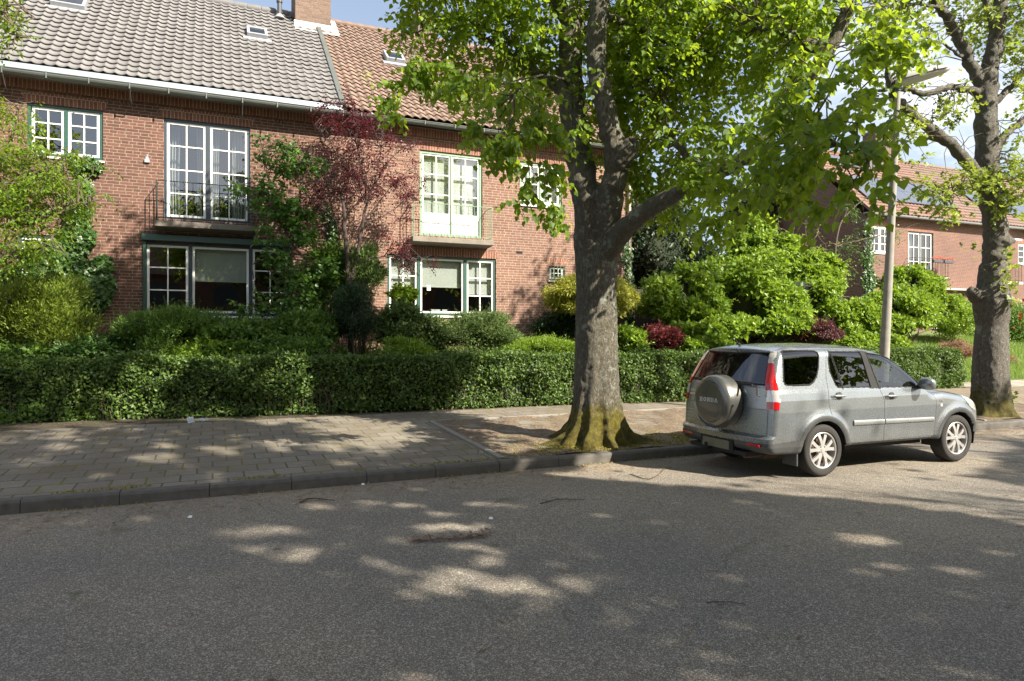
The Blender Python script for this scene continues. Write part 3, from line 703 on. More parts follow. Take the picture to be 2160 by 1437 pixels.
H2 = far_house(27.0, 34.6, [(27.4,28.85,5.62,6.85,2), (29.98,31.75,4.6,6.75,2,'darkgrey'), (27.5,28.05,3.2,3.85,1), (31.6,34.0,2.2,3.9,2,'darkgrey')],
               M['brick_far'], M['tile_orange'], 'far brick house with bright orange tiled roof, solar panels and open gable end', True)
balcony(H2, 29.8, 32.2, YG, 4.58, 5.45, .5, M['iron'], 13, M['concrete_light'])
for x in (31.25, 32.0):
    b = MB(); b.box(x-.33, x+.33, YG-.62, YG-.48, 5.25, 5.38); o = b.build('flower_box', M['pvc'], H2, bevel=.01)
    f = MB(); random.seed(int(x*10))
    for i in range(60):
        c = Vector((x+random.uniform(-.35,.35), YG-.55+random.uniform(-.12,.12), 5.40+random.uniform(0,.13))); r_ = .028
        f.add([c+Vector((r_,0,0)), c+Vector((0,r_,0)), c+Vector((-r_,0,0)), c+Vector((0,-r_,0)), c+Vector((0,0,r_))], [(0,1,4),(1,2,4),(2,3,4),(3,0,4)])
    f.build('flowers', plain('red_geraniums', (.55, .10, .05), .7), o)
aw = MB(); aw.box(31.2, 34.5, YG-.35, YG-.001, 4.02, 4.10); aw.build('window_canopy', M['concrete_light'], H2)
solar(H2, 27.7, 6, 1.0, 2, 1.08, 1.05); solar(H2, 28.3, 4, 4.1, 1, 1.08, .95)
for (a, b, zt, wd) in ((27.25, 27.95, 12.8, .7), (32.1, 33.3, 12.6, .8)):
    ch = empty('chimney'); ch.parent = H2
    c = MB(); c.box(a, b, 25.4, 25.4+wd, 10.6, zt); c.build('shaft', M['brick_chimney'], ch); c = MB(); c.box(a-.04, b+.04, 25.36, 25.44+wd, zt, zt+.1); c.build('cap', M['concrete'], ch)
H3 = far_house(34.6, 62, [(36.4,37.4,4.6,6.6,1), (38.35,39.6,5.55,6.6,1), (36.0,37.4,2.2,4.2,1), (41,42.4,5.5,6.7,2), (44,46,4.6,6.7,2), (42,44,2.4,4,2)],
               M['brick_far'], M['tile_far_brown'], 'far brick house with duller brown tiled roof, right of the orange roofed one', False)
balcony(H3, 36.1, 37.9, YG, 4.55, 5.45, .5, M['iron'], 11, M['concrete_light'])
aw = MB(); aw.box(36.2, 37.8, YG-.5, YG-.001, 6.66, 6.74); aw.build('door_canopy', M['white'], H3)
solar(H3, 36.3, 5, 1.0, 2, 1.08, 1.05)
# -------------------------------------------------- house across the street (behind the camera, mirrored in the windows)
HO = empty('brick_house'); tag(HO, 'brick house across the street with orange pantile roof, seen only mirrored in the windows', 'house')
wall_y('front_wall', -17.0, -22, 24, 0, 6.0, [], M['brick_left'], HO)
m = MB()
for x in range(-20, 24, 4):
    for z in (1.0, 3.9): m.box(x, x+1.8, -17.0, -16.95, z, z+1.4)
m.build('windows', M['darkgrey'], HO)
m = MB(); m.add([(-22.4,-16.6,5.9),(24.4,-16.6,5.9),(24.4,-21.5,10.4),(-22.4,-21.5,10.4)], [(0,1,2,3)]); m.add([(-22,-17.1,0),(-22,-26,0),(-22,-26,6),(-22,-21.5,10.3),(-22,-17.1,6)], [(0,1,2,3,4)]); m.add([(24,-17.1,0),(24,-26,0),(24,-26,6),(24,-21.5,10.3),(24,-17.1,6)], [(4,3,2,1,0)])
m.build('roof', M['tile_orange'], HO)

# ================================================================== VEGETATION
RS = np.random.default_rng(11)
T_LINDEN = (np.array([(0,0,0),(-.36,.0,.05),(-.50,.42,.10),(0,1.02,-.06),(.50,.42,.10),(.36,.0,.05)], float), np.array([(0,3,2,1),(0,5,4,3)]))
T_OVAL = (np.array([(0,0,0),(-.30,.42,.06),(0,1,-.04),(.30,.42,.06)], float), np.array([(0,3,2,1)]))
T_NARROW = (np.array([(0,0,0),(-.13,.45,.03),(0,1,0),(.13,.45,.03)], float), np.array([(0,3,2,1)]))
T_BLADE = (np.array([(-.02,0,0),(.02,0,0),(.014,.6,.0),(-.004,1,.02)], float), np.array([(0,1,2,3)]))
T_MAPLE = (np.array([(0,0,0),(-.55,.15,.04),(-.18,.42,0),(-.42,.72,.05),(0,1.05,0),(.42,.72,.05),(.18,.42,0),(.55,.15,.04)], float), np.array([(0,2,1,0),(0,4,3,2),(0,6,5,4),(0,7,6,6)]))
T_MAPLE = (T_MAPLE[0], np.array([(0,6,2,1),(2,6,4,3),(0,7,6,2),(6,5,4,2)]))
def norm(a): return a/np.maximum(np.linalg.norm(a, axis=1, keepdims=True), 1e-6)
def leaf_mesh(P, A, Nn, S, tmpl):
    tv, tf = tmpl; n = len(P)
    A = norm(A); Nn = norm(Nn - A*(Nn*A).sum(1, keepdims=True)); B = np.cross(A, Nn)
    S = np.broadcast_to(np.asarray(S, float), (n,))[:, None, None]
    V = P[:, None, :] + S*(B[:, None, :]*tv[None, :, 0:1] + A[:, None, :]*tv[None, :, 1:2] + Nn[:, None, :]*tv[None, :, 2:3])
    F = (np.arange(n)[:, None, None]*len(tv) + tf[None]).reshape(-1, 4)
    R = np.repeat(RS.random(n), len(tf))
    return V.reshape(-1, 3), F, R
def make_leaves(name, chunks, mat, parent):
    V = []; F = []; R = []; b = 0
    for v, f, r in chunks: V.append(v); F.append(f+b); R.append(r); b += len(v)
    return mesh_np(name, np.concatenate(V), np.concatenate(F), mat, parent, False, rnd=np.concatenate(R))
def rdir(n): return norm(RS.normal(size=(n, 3)))
def blob_leaves(blobs, n, size, tmpl, out=.8, up=.2, rand=.7, nup=.9, shell=.45, droop=0.0, svar=.35, floor=None):
    """leaves spread through a set of ellipsoids (x,y,z,rx,ry,rz[,weight])"""
    B = np.array([b[:6] for b in blobs], float); W = np.array([(b[6] if len(b) > 6 else 1)*(b[3]*b[4]*b[5])**.67 for b in blobs]); W /= W.sum()
    k = RS.choice(len(B), n, p=W); d = rdir(n); rad = (shell+(1-shell)*RS.random(n)**.6)[:, None]
    P = B[k, :3] + d*rad*B[k, 3:6]*(1+.12*RS.normal(size=(n, 1)))
    if floor is not None:
        P = P[P[:, 2] > floor]; d = d[:len(P)] if len(P) < n else d
        n = len(P); d = rdir(n)*.3 + np.array([0, 0, .3])
    A = d*out + RS.normal(size=(n, 3))*rand + np.array([0, 0, up-droop])
    Nn = d*.4 + RS.normal(size=(n, 3))*.55 + np.array([0, -.15, nup])
    S = size*(1+svar*(RS.random(n)*2-1))
    return leaf_mesh(P, A, Nn, S, tmpl)
def lumps(c, r, k, lr=.42, seed=0, zmin=-.6):
    """uneven crown: lumps scattered over an ellipsoid"""
    g_ = np.random.default_rng(seed); out = [(*c, r[0]*.72, r[1]*.72, r[2]*.72, .7)]
    while len(out) < k:
        d = g_.normal(size=3); d /= np.linalg.norm(d)
        if d[2] < zmin: continue
        q = g_.uniform(.55, .85); s = lr*g_.uniform(.6, 1.25)
        out.append((c[0]+d[0]*r[0]*q, c[1]+d[1]*r[1]*q, c[2]+d[2]*r[2]*q, r[0]*s, r[1]*s, r[2]*s*.8))
    return out
def stems(m, base, tops, r0=.02, r1=.005, seg=5, wob=.08, n=5):
    for tp in tops:
        pts = [Vector(base).lerp(Vector(tp), i/seg) for i in range(seg+1)]
        for i in range(1, seg): pts[i] += Vector(RS.normal(size=3)*wob*(.5 if i == 1 else 1))
        m.tube(pts, [r0+(r1-r0)*i/seg for i in range(seg+1)], n)
L = {}
L['linden'] = mat_leaf('linden_leaf', (.05, .11, .010), (.17, .27, .02), .55, .5, (.58, .72, .03))
L['young'] = mat_leaf('young_leaf', (.13, .20, .02), (.26, .34, .05), .45, .45, (.55, .62, .08))
L['fine'] = mat_leaf('fine_shrub_leaf', (.08, .135, .012), (.19, .25, .025), .35, .6)
L['hedge'] = mat_leaf('hedge_leaf', (.030, .070, .012), (.115, .18, .03), .30, .5)
L['ivy'] = mat_leaf('ivy_leaf', (.035, .085, .018), (.085, .17, .035), .25, .35)
L['bright'] = mat_leaf('bright_shrub_leaf', (.09, .18, .015), (.24, .35, .035), .42, .45, (.42, .56, .04))
L['mid'] = mat_leaf('mid_green_leaf', (.05, .115, .018), (.145, .24, .035), .35, .45)
L['sapling'] = mat_leaf('sapling_leaf', (.04, .105, .02), (.11, .21, .035), .4, .35)
L['red'] = mat_leaf('purple_plum_leaf', (.045, .010, .015), (.14, .022, .030), .35, .35, (.32, .03, .045))
L['barberry'] = mat_leaf('barberry_leaf', (.10, .02, .025), (.30, .07, .06), .3, .5)
L['darkred'] = mat_leaf('dark_barberry_leaf', (.05, .018, .02), (.13, .04, .04), .25, .5)
L['yew'] = mat_leaf('yew_needles', (.012, .032, .012), (.035, .075, .02), .15, .5)
L['juniper'] = mat_leaf('juniper_needles', (.05, .095, .02), (.13, .19, .045), .25, .6)
L['gold'] = mat_leaf('golden_cypress', (.19, .21, .02), (.36, .36, .05), .35, .5)
L['dark'] = mat_leaf('dark_evergreen', (.010, .022, .010), (.03, .055, .016), .15, .5)
L['dry'] = mat_leaf('dry_grass', (.30, .22, .12), (.45, .36, .22), .2, .8)
L['drybrown'] = mat_leaf('dry_brown_leaf', (.20, .10, .06), (.36, .22, .14), .2, .8)
L['grass'] = mat_leaf('grass_blade', (.09, .15, .02), (.20, .29, .045), .35, .5)
L['litter'] = mat_leaf('leaf_litter', (.10, .055, .025), (.32, .20, .09), .1, .8)
M['bark'] = mat_bark('linden_bark', (.115, .10, .072), (.235, .21, .155), (.20, .17, .015), .75)
M['bark_moss'] = mat_bark('mossy_bark', (.095, .08, .055), (.19, .165, .12), (.17, .16, .02), .3, moss_amt=.50)
M['bark_tree2'] = mat_bark('maple_bark', (.13, .115, .095), (.26, .235, .195), (.18, .16, .025), .75, moss_amt=.60)
M['twig'] = plain('twig_bark', (.10, .075, .05), .85, var=.3, nscale=20)
M['redtwig'] = plain('plum_bark', (.065, .042, .038), .8, var=.3, nscale=20)
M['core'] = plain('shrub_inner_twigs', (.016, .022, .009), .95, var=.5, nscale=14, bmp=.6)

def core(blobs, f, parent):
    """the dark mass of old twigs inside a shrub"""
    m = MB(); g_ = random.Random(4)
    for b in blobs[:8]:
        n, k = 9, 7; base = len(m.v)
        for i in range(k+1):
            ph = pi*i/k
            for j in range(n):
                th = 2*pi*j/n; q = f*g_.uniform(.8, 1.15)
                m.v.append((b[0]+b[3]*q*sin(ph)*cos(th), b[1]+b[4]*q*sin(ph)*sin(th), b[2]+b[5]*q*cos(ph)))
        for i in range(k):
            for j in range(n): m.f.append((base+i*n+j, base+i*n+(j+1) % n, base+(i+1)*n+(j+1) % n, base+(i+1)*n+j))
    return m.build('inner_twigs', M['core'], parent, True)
def shoots(bl, n, size, tmpl, leaf_per=9, ln=.3, up=.5, droop=0):
    P = []; A = []; Nn = []; S = []
    B = np.array([b[:6] for b in bl]); W = (B[:,3]*B[:,4]*B[:,5])**.67; ks = RS.choice(len(B), n, p=W/W.sum())
    for k in ks:
        b = B[k]; d = RS.normal(size=3); d /= np.linalg.norm(d)
        if d[2] < -.3: d[2] = -d[2]
        p = b[:3]+d*b[3:]*.85; v = d*.7+np.array([0,0,up])+RS.normal(size=3)*.25; v /= np.linalg.norm(v); L_ = ln*RS.uniform(.5,1.3)
        for j in range(leaf_per):
            t = j/leaf_per; v = v+np.array([0,0,-droop*.1]); q = p+v*L_*t; o = RS.normal(size=3); o -= v*o.dot(v); o /= np.linalg.norm(o)+1e-6
            P.append(q); A.append(v*.6+o*.8); Nn.append(RS.normal(size=3)*.5+np.array([0,-.1,.8])); S.append(size*RS.uniform(.7,1.2)*(1-.3*t))
    return leaf_mesh(np.array(P), np.array(A), np.array(Nn), np.array(S), tmpl)
def shrub(name, label, cat, c, r, n, size, leaf, tmpl=T_OVAL, k=16, seed=1, lr=.42, up=.3, rand=.7, nstem=7, group=None, shell=.5, coref=.5, out=.8, droop=0, zmin=-.5, nup=.9):
    x, y, z = c; g0 = gz(x, y); o = empty(name, (0, 0, 0)); tag(o, label, cat, group)
    bl = lumps(c, r, k, lr, seed, zmin)
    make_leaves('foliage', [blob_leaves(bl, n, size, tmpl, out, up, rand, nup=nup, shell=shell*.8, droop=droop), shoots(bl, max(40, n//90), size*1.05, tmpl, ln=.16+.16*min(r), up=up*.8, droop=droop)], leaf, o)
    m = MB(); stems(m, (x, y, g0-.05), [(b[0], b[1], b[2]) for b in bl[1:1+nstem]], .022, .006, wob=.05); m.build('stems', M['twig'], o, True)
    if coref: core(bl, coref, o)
    return o
# ------------------------------------------------------------------ street trees
def add_flare(m, cx, cy, z0, prof, lobes, seed, nth=96):
    """trunk as one lofted skin with buttress roots; prof = (z, radius, dx, dy)"""
    g_ = np.random.default_rng(seed); zs = np.array([p[0] for p in prof]); n = 90
    Z = np.concatenate([np.linspace(0, .9, 45), np.linspace(.92, zs[-1], n-45)]); th = np.linspace(0, 2*pi, nth, endpoint=False); base = len(m.v)
    R = np.interp(Z, zs, [p[1] for p in prof]); DX = np.interp(Z, zs, [p[2] for p in prof]); DY = np.interp(Z, zs, [p[3] for p in prof])
    for i, z in enumerate(Z):
        for a in th:
            fl = 0
            for (la, lw, ls, lh) in lobes:
                d = abs((a-la+pi) % (2*pi)-pi); fl += ls*math.exp(-(d/lw)**2)*math.exp(-z/lh)
            nz = mnoise.noise(Vector((cos(a)*2.2, sin(a)*2.2, z*1.1+seed)))*.05+mnoise.noise(Vector((cos(a)*6, sin(a)*6, z*2.0+seed)))*.028
            nz += .012*sin(a*17+3*mnoise.noise(Vector((cos(a), sin(a), z*2))))
            q = R[i]*(1+nz)+fl*(1+.4*mnoise.noise(Vector((cos(a)*9, sin(a)*9, z*7))))
            m.v.append((cx+DX[i]+q*cos(a), cy+DY[i]+q*sin(a), z0+z))
    for i in range(len(Z)-1):
        for j in range(nth):
            j2 = (j+1) % nth; m.f.append((base+i*nth+j, base+i*nth+j2, base+(i+1)*nth+j2, base+(i+1)*nth+j))
    m.f.append(tuple(base+(len(Z)-1)*nth+j for j in range(nth))); m.f.append(tuple(base+j for j in range(nth))[::-1])
def limb(m, pts, rad, n=14, k=6, seed=0, wob=.03):
    P = smooth_path(pts, k); R = interp_r(rad, len(P)); g_ = np.random.default_rng(seed)
    P = [p+g_.normal(size=3)*wob*(0 if i == 0 else 1)*.5 for i, p in enumerate(P)]
    R = [r*(1+.03*g_.normal()) for r in R]
    m.tube(P, R, n); return P
def fuse(o, vox, sm=3):
    r_ = o.modifiers.new('remesh', 'REMESH'); r_.mode = 'VOXEL'; r_.voxel_size = vox; r_.use_smooth_shade = True
    s = o.modifiers.new('smooth', 'SMOOTH'); s.factor = .5; s.iterations = sm
    tx = bpy.data.textures.get('bark_relief') or bpy.data.textures.new('bark_relief', 'CLOUDS'); tx.noise_scale = .09; tx.noise_depth = 3
    d = o.modifiers.new('relief', 'DISPLACE'); d.texture = tx; d.strength = .028; d.mid_level = .5; d.texture_coords = 'LOCAL'
def sprays(m, limbs, blobs, n, size, tmpl, per=(7, 13), twl=.55, hang=.6, seed=0, near=None, leafsp=.055, twp=.5):
    """leafy shoots: from a limb a twig runs to a shoot base inside a lobe, leaves hang alternately along hanging shoots"""
    g_ = np.random.default_rng(seed); LP = np.array([p for l in limbs for p in l]); ch = []
    B = np.array([b[:6] for b in blobs]); W = np.array([(b[6] if len(b) > 6 else 1)*(b[3]*b[4]*b[5])**.72 for b in blobs]); W /= W.sum()
    PP = []; AA = []; NN = []; SS = []
    for s in range(n):
        b = B[g_.choice(len(B), p=W)]; d = g_.normal(size=3); d /= np.linalg.norm(d); c = b[:3]+d*b[3:]*g_.random()**.4
        q = LP[np.argmin(((LP-c)**2).sum(1)+g_.random(len(LP))*.6)]
        if g_.random() < twp:
            mid = (c+q)/2+np.array([0, 0, .12*np.linalg.norm(c-q)])+g_.normal(size=3)*.08
            m.tube([q, q*.6+mid*.4, mid, mid*.4+c*.6, c], [.014, .011, .008, .006, .004], 4, False)
        dr = (c-q); dr[2] *= .3; dr = dr/(np.linalg.norm(dr)+1e-6)
        for f in range(g_.integers(2, 4)):
            v = dr*.6+g_.normal(size=3)*.55; v[2] -= hang*.4; v /= np.linalg.norm(v)
            k = g_.integers(*per); p = c.copy(); pts = [p.copy()]
            side = np.cross(v, (0, 0, 1)); side /= np.linalg.norm(side)+1e-6
            for i in range(k):
                v = v+np.array([0, 0, -hang*.10]); v /= np.linalg.norm(v); p = p+v*leafsp*g_.uniform(.8, 1.3); pts.append(p.copy())
                sg = 1 if i % 2 else -1
                PP.append(p+side*sg*.02); AA.append(side*sg*.7+v*.5+np.array([0, 0, -hang])+g_.normal(size=3)*.28)
                NN.append(np.array([0, -.25, .75])+side*sg*.55+g_.normal(size=3)*.45); SS.append(size*g_.uniform(.6, 1.2)*(1-.25*i/k))
            if f == 0 and s % 2 == 0: m.tube(pts[::3]+[pts[-1]], .0035, 3, False)
    return leaf_mesh(np.array(PP), np.array(AA), np.array(NN), np.array(SS), tmpl)

# gaps carved into the unseen crowns to put sun patches on road and pavement (ground x, y and two half axes)
CARVED_SUN_GAPS = [(4.59,7.98,0.09,-0.04,-0.15,-0.26), (5.23,8.03,0.10,-0.04,-0.15,-0.24), (4.03,7.98,0.07,-0.03,-0.11,-0.23), (1.74,5.10,0.10,-0.05,-0.03,-0.07), (2.55,4.87,0.09,-0.04,-0.04,-0.08), (1.16,5.54,0.11,-0.04,-0.02,-0.08), (0.76,6.55,0.12,-0.05,-0.01,-0.11), (1.03,6.10,0.10,-0.04,-0.02,-0.09), (2.69,4.07,0.07,-0.03,-0.03,-0.04), (0.37,5.58,0.08,-0.04,-0.01,-0.08), (1.17,4.94,0.09,-0.03,-0.02,-0.07), (2.99,4.81,0.08,-0.03,-0.04,-0.06), (0.07,6.23,0.11,-0.05,0.00,-0.08), (-0.40,7.06,0.16,-0.07,0.00,-0.12), (3.46,4.74,0.10,-0.04,-0.04,-0.06), (1.42,4.17,0.10,-0.04,-0.02,-0.05), (3.64,4.03,0.09,-0.04,-0.05,-0.05), (4.46,4.17,0.12,-0.05,-0.07,-0.06), (2.34,6.03,0.11,-0.04,-0.03,-0.09), (2.81,6.21,0.12,-0.05,-0.04,-0.08), (1.95,7.12,0.12,-0.05,-0.03,-0.10), (1.55,7.41,0.12,-0.05,-0.02,-0.09), (0.40,7.47,0.15,-0.07,-0.01,-0.10), (-1.23,7.78,0.13,-0.06,0.02,-0.10), (-1.61,7.76,0.13,-0.06,0.02,-0.10), (4.88,3.73,0.14,-0.06,-0.08,-0.05), (4.88,3.07,0.10,-0.05,-0.07,-0.04), (3.97,3.46,0.06,-0.02,-0.04,-0.03),(0.54,6.02,0.33,-0.14,-0.02,-0.22), (0.32,6.77,0.36,-0.15,-0.01,-0.19), (0.75,5.31,0.14,-0.05,-0.02,-0.13), (1.47,4.74,0.18,-0.08,-0.06,-0.17), (2.01,4.52,0.24,-0.10,-0.07,-0.14), (1.81,4.87,0.20,-0.08,-0.04,-0.10), (1.33,5.13,0.20,-0.08,-0.02,-0.08), (2.06,5.15,0.17,-0.07,-0.06,-0.14), (2.04,5.48,0.22,-0.10,-0.03,-0.09),
 (2.86,5.04,0.17,-0.08,-0.09,-0.16), (2.61,4.42,0.26,-0.11,-0.07,-0.12), (2.29,4.32,0.19,-0.08,-0.04,-0.06), (2.94,4.51,0.15,-0.06,-0.06,-0.08), (1.98,4.14,0.16,-0.07,-0.04,-0.06), (2.87,3.77,0.09,-0.04,-0.05,-0.06), (2.19,6.64,0.17,-0.07,-0.04,-0.12), (1.97,6.19,0.17,-0.07,-0.03,-0.11), (2.76,6.76,0.26,-0.11,-0.05,-0.14), (1.02,7.53,0.15,-0.07,-0.02,-0.15), (-0.86,7.69,0.30,-0.13,0.02,-0.19),
 (0.99,3.52,0.14,-0.06,-0.02,-0.06), (5.23,4.27,0.21,-0.09,-0.19,-0.15), (4.32,2.93,0.12,-0.05,-0.06,-0.04), (6.05,3.61,0.20,-0.09,-0.12,-0.07), (5.43,3.34,0.17,-0.07,-0.08,-0.05), (4.31,3.22,0.09,-0.04,-0.05,-0.03), (1.49,5.90,0.11,-0.05,-0.02,-0.08), (2.70,5.53,0.12,-0.05,-0.03,-0.06), (1.23,6.52,0.12,-0.06,-0.02,-0.08), (-0.17,5.69,0.07,-0.02,0.00,-0.06), (4.45,4.94,0.12,-0.06,-0.07,-0.07), (4.01,5.49,0.17,-0.07,-0.06,-0.09), (3.60,5.96,0.18,-0.07,-0.06,-0.09),
 (0.20,11.73,0.18,-0.08,-0.01,-0.35), (0.61,10.88,0.28,-0.11,-0.03,-0.44), (1.42,13.78,0.52,-0.22,-0.06,-0.65), (0.88,13.51,0.49,-0.21,-0.03,-0.41), (-0.01,10.72,0.25,-0.11,0.00,-0.29), (-0.83,10.46,0.31,-0.14,0.02,-0.30), (-1.34,9.60,0.12,-0.06,0.03,-0.19), (-0.77,11.31,0.19,-0.08,0.02,-0.22), (-2.33,14.32,0.46,-0.21,0.06,-0.42), (-2.95,14.21,0.31,-0.13,0.07,-0.33), (-1.77,15.18,0.37,-0.16,0.06,-0.47), (0.64,15.62,0.58,-0.26,-0.02,-0.54), (2.07,11.84,0.33,-0.14,-0.07,-0.38), (4.08,10.96,0.46,-0.20,-0.15,-0.41), (3.88,9.41,0.26,-0.11,-0.12,-0.30),
 (-1.18,8.72,0.09,-0.04,0.04,-0.31), (-0.08,8.96,0.09,-0.04,0.00,-0.41), (3.72,8.36,0.09,-0.04,-0.14,-0.30), (2.55,10.41,0.27,-0.12,-0.06,-0.26), (3.34,11.90,0.24,-0.10,-0.09,-0.29), (1.34,10.39,0.19,-0.08,-0.03,-0.25), (2.82,14.39,0.45,-0.19,-0.08,-0.41), (-2.20,11.72,0.19,-0.08,0.04,-0.23), (-0.25,14.15,0.32,-0.14,0.01,-0.36), (1.45,9.35,0.15,-0.07,-0.03,-0.17), (-2.41,10.86,0.13,-0.06,0.04,-0.20), (4.21,14.24,0.47,-0.20,-0.12,-0.42), (-0.39,9.64,0.13,-0.06,0.01,-0.17)]
SUN_AREA = [(4.22,8.09), (4.94,7.37), (5.49,6.57), (5.77,5.73), (6.18,5.16), (6.57,4.65), (7.04,3.99), (7.89,2.85), (37.89,13.68), (11.05,13.23), (7.78,12.31), (5.29,9.18)]  # crown leaves are cut away so this whole stretch of ground stays sunlit
def open_to_sun(P):
    s_ = np.array(sun_dir); G = P-s_*((P[:, 2:3]-.06)/s_[2]); x, y = G[:, 0], G[:, 1]; op = np.zeros(len(P), bool)
    for (cx_, cy_, ax_, ay_, bx_, by_) in CARVED_SUN_GAPS:
        dt = ax_*by_-ay_*bx_; u = ((x-cx_)*by_-(y-cy_)*bx_)/dt; v = ((y-cy_)*ax_-(x-cx_)*ay_)/dt
        w = .18*np.sin(x*9+y*5)+.15*np.sin(y*13-x*7); op |= (u*u+v*v) < 1.9+w*3.2
    ins = np.zeros(len(P), bool); n = len(SUN_AREA)
    xx = x+.25*np.sin(y*2.1+x); yy = y+.25*np.sin(x*1.7)
    for i in range(n):
        (x1, y1), (x2, y2) = SUN_AREA[i], SUN_AREA[(i+1) % n]
        ins ^= ((y1 > yy) != (y2 > yy)) & (xx < (x2-x1)*(yy-y1)/((y2-y1) if y2 != y1 else 1e-9)+x1)
    streak = (np.sin(y*3.3-x*1.15+.6*np.sin(x*.8)) > .55) & (x > 9.0)  # bands of leaves left in to shape streaked shade on the road
    return op | (ins & ~(streak & (RS.random(len(P)) < .8)) & (RS.random(len(P)) > .012)) | (np.sin(x*4.1+2*np.sin(y*2.3))*np.sin(y*5.3+2*np.sin(x*1.9)) > .80)
SUN_TARGETS = [(8.0,7.2,4.0,1.7,.10), (7.6,8.6,5.2,1.3,.25), (12.2,16.3,3.2,2.6,.12), (17.2,16.5,2.6,2.4,.12), (6.5,15.3,1.8,2.2,.35)]  # leaves between these spots and the sun are removed to light them
def lit_target(P):
    s_ = np.array(sun_dir); op = np.zeros(len(P), bool)
    for (a_, b_, c_, r_, k_) in SUN_TARGETS:
        d = P-np.array([a_, b_, c_]); t = d@s_; dist = np.linalg.norm(d-t[:, None]*s_, axis=1); op |= (t > r_+.3) & (dist < r_) & (RS.random(len(P)) > k_)
    return op
def filter_leaves(ch, tmpl, ground=True):  # shapes a crown for its light: drops leaves standing in chosen sun rays
    V, F, Rr = ch; k, q = len(tmpl[0]), len(tmpl[1]); n = len(V)//k; P0 = V.reshape(n, k, 3)[:, 0]; keep = ~(lit_target(P0) | (open_to_sun(P0) if ground else False)); m_ = keep.sum()
    return V.reshape(n, k, 3)[keep].reshape(-1, 3), (np.arange(m_)[:, None, None]*k+tmpl[1][None]).reshape(-1, 4), Rr.reshape(n, q)[keep].ravel()
# --- near linden, in the tree pit beside the car

T1 = empty('linden_tree'); tag(T1, 'big old linden with mossy flared roots in the tree pit left of the parked car', 'tree', 'street trees')
cx, cy = 5.50, 9.28; z0 = .10
tm = MB()
prof = [(0,.50,0,0),(.12,.45,0,0),(.35,.39,0,0),(.8,.355,0,0),(1.6,.328,0,0),(2.4,.315,.0,0),(2.9,.33,.0,0),(3.3,.355,.0,0),(3.6,.31,.0,0)]
lob = [(pi*.98,.20,.75,.14),(pi*1.10,.15,.36,.26),(pi*1.27,.15,.55,.24),(pi*1.47,.13,.26,.36),(pi*1.62,.11,.22,.30),(pi*1.78,.15,.46,.24),(0.0,.2,.55,.22),(-.30,.14,.70,.12),(pi*.25,.2,.5,.22),(pi*.5,.2,.3,.22),(pi*.75,.2,.5,.22)]
add_flare(tm, cx, cy, z0, prof, lob, 3)
tops = []
A_ = lambda *p: p
l1 = limb(tm, [(cx-.06,cy,3.0), (5.21,9.07,3.90), (5.13,9.22,4.58), (5.09,9.34,5.49), (5.13,9.43,6.41), (5.20,9.51,7.28), (5.24,9.71,8.76), (4.98,10.05,10.59)], [.23,.225,.21,.195,.185,.17,.13,.06], 18, seed=1)
l2 = limb(tm, [(cx+.06,cy,3.0), (5.46,8.85,3.74), (5.46,8.64,4.40), (5.30,8.60,4.97), (5.16,8.66,5.70), (5.16,8.66,6.53), (5.28,8.61,7.57), (5.59,8.47,9.17)], [.22,.20,.175,.155,.15,.145,.11,.05], 18, seed=2)
kn = limb(tm, [(5.46,8.64,4.33), (5.52,8.45,4.51), (5.59,8.36,4.62)], [.16,.15,.10], 14, seed=3)
l3 = limb(tm, [(cx+.1,cy-.05,3.0), (5.55,8.60,3.38), (5.64,8.12,3.59), (5.85,7.59,3.81), (6.19,7.23,4.01), (6.54,6.97,4.26), (6.81,6.85,4.65), (7.10,6.72,5.12), (7.41,6.58,5.56), (7.61,6.50,6.00), (7.70,6.46,6.62), (7.73,6.45,7.81)], [.185,.15,.128,.108,.10,.098,.095,.095,.09,.085,.07,.04], 16, seed=4, wob=.02)
l4 = limb(tm, [(7.41,6.58,5.57), (7.18,6.80,5.76), (7.04,7.07,5.99), (6.90,7.46,6.14)], [.10,.075,.06,.03], 10, seed=5)
l5 = limb(tm, [(6.19,7.23,4.01), (6.16,7.78,4.27), (6.16,8.44,5.06), (6.27,8.83,6.15)], [.08,.06,.045,.02], 8, seed=6)
l6 = limb(tm, [(5.09,9.34,5.49), (4.62,9.66,5.97), (4.05,10.02,6.46), (3.36,10.32,6.68), (2.69,10.39,6.52)], [.085,.06,.045,.03,.012], 8, seed=7)
l7 = limb(tm, [(5.12,9.44,6.63), (4.68,9.96,7.69), (3.91,10.51,8.34), (3.06,10.89,8.26)], [.10,.07,.05,.02], 8, seed=8)
l8 = limb(tm, [(5.09,9.35,5.63), (4.80,9.03,5.62), (4.36,8.57,5.47), (3.66,7.79,5.06), (3.27,7.41,4.68)], [.05,.03,.022,.016,.01], 6, seed=9, wob=.01)
l9 = limb(tm, [(6.52,6.97,4.25), (6.26,6.00,4.14), (5.83,5.09,3.80), (5.44,4.39,3.45)], [.055,.035,.022,.01], 6, seed=10, wob=.02)
l10 = limb(tm, [(5.85,7.59,3.81), (5.88,7.04,3.70), (5.89,6.37,3.52), (5.80,5.76,3.23)], [.05,.035,.02,.01], 6, seed=11, wob=.02)
l11 = limb(tm, [(5.16,8.66,6.53), (5.84,8.58,6.41), (6.61,8.46,6.14)], [.07,.05,.02], 8, seed=12)
tr_o = tm.build('trunk', M['bark'], T1, True); fuse(tr_o, .024)
limbs1 = [l1, l2, l3, l4, l5, l6, l7, l8, l9, l10, l11]
def AB(p, r, w=1.0, f=(1, 1, 1)): return (*p, r*f[0], r*f[1], r*f[2], w)
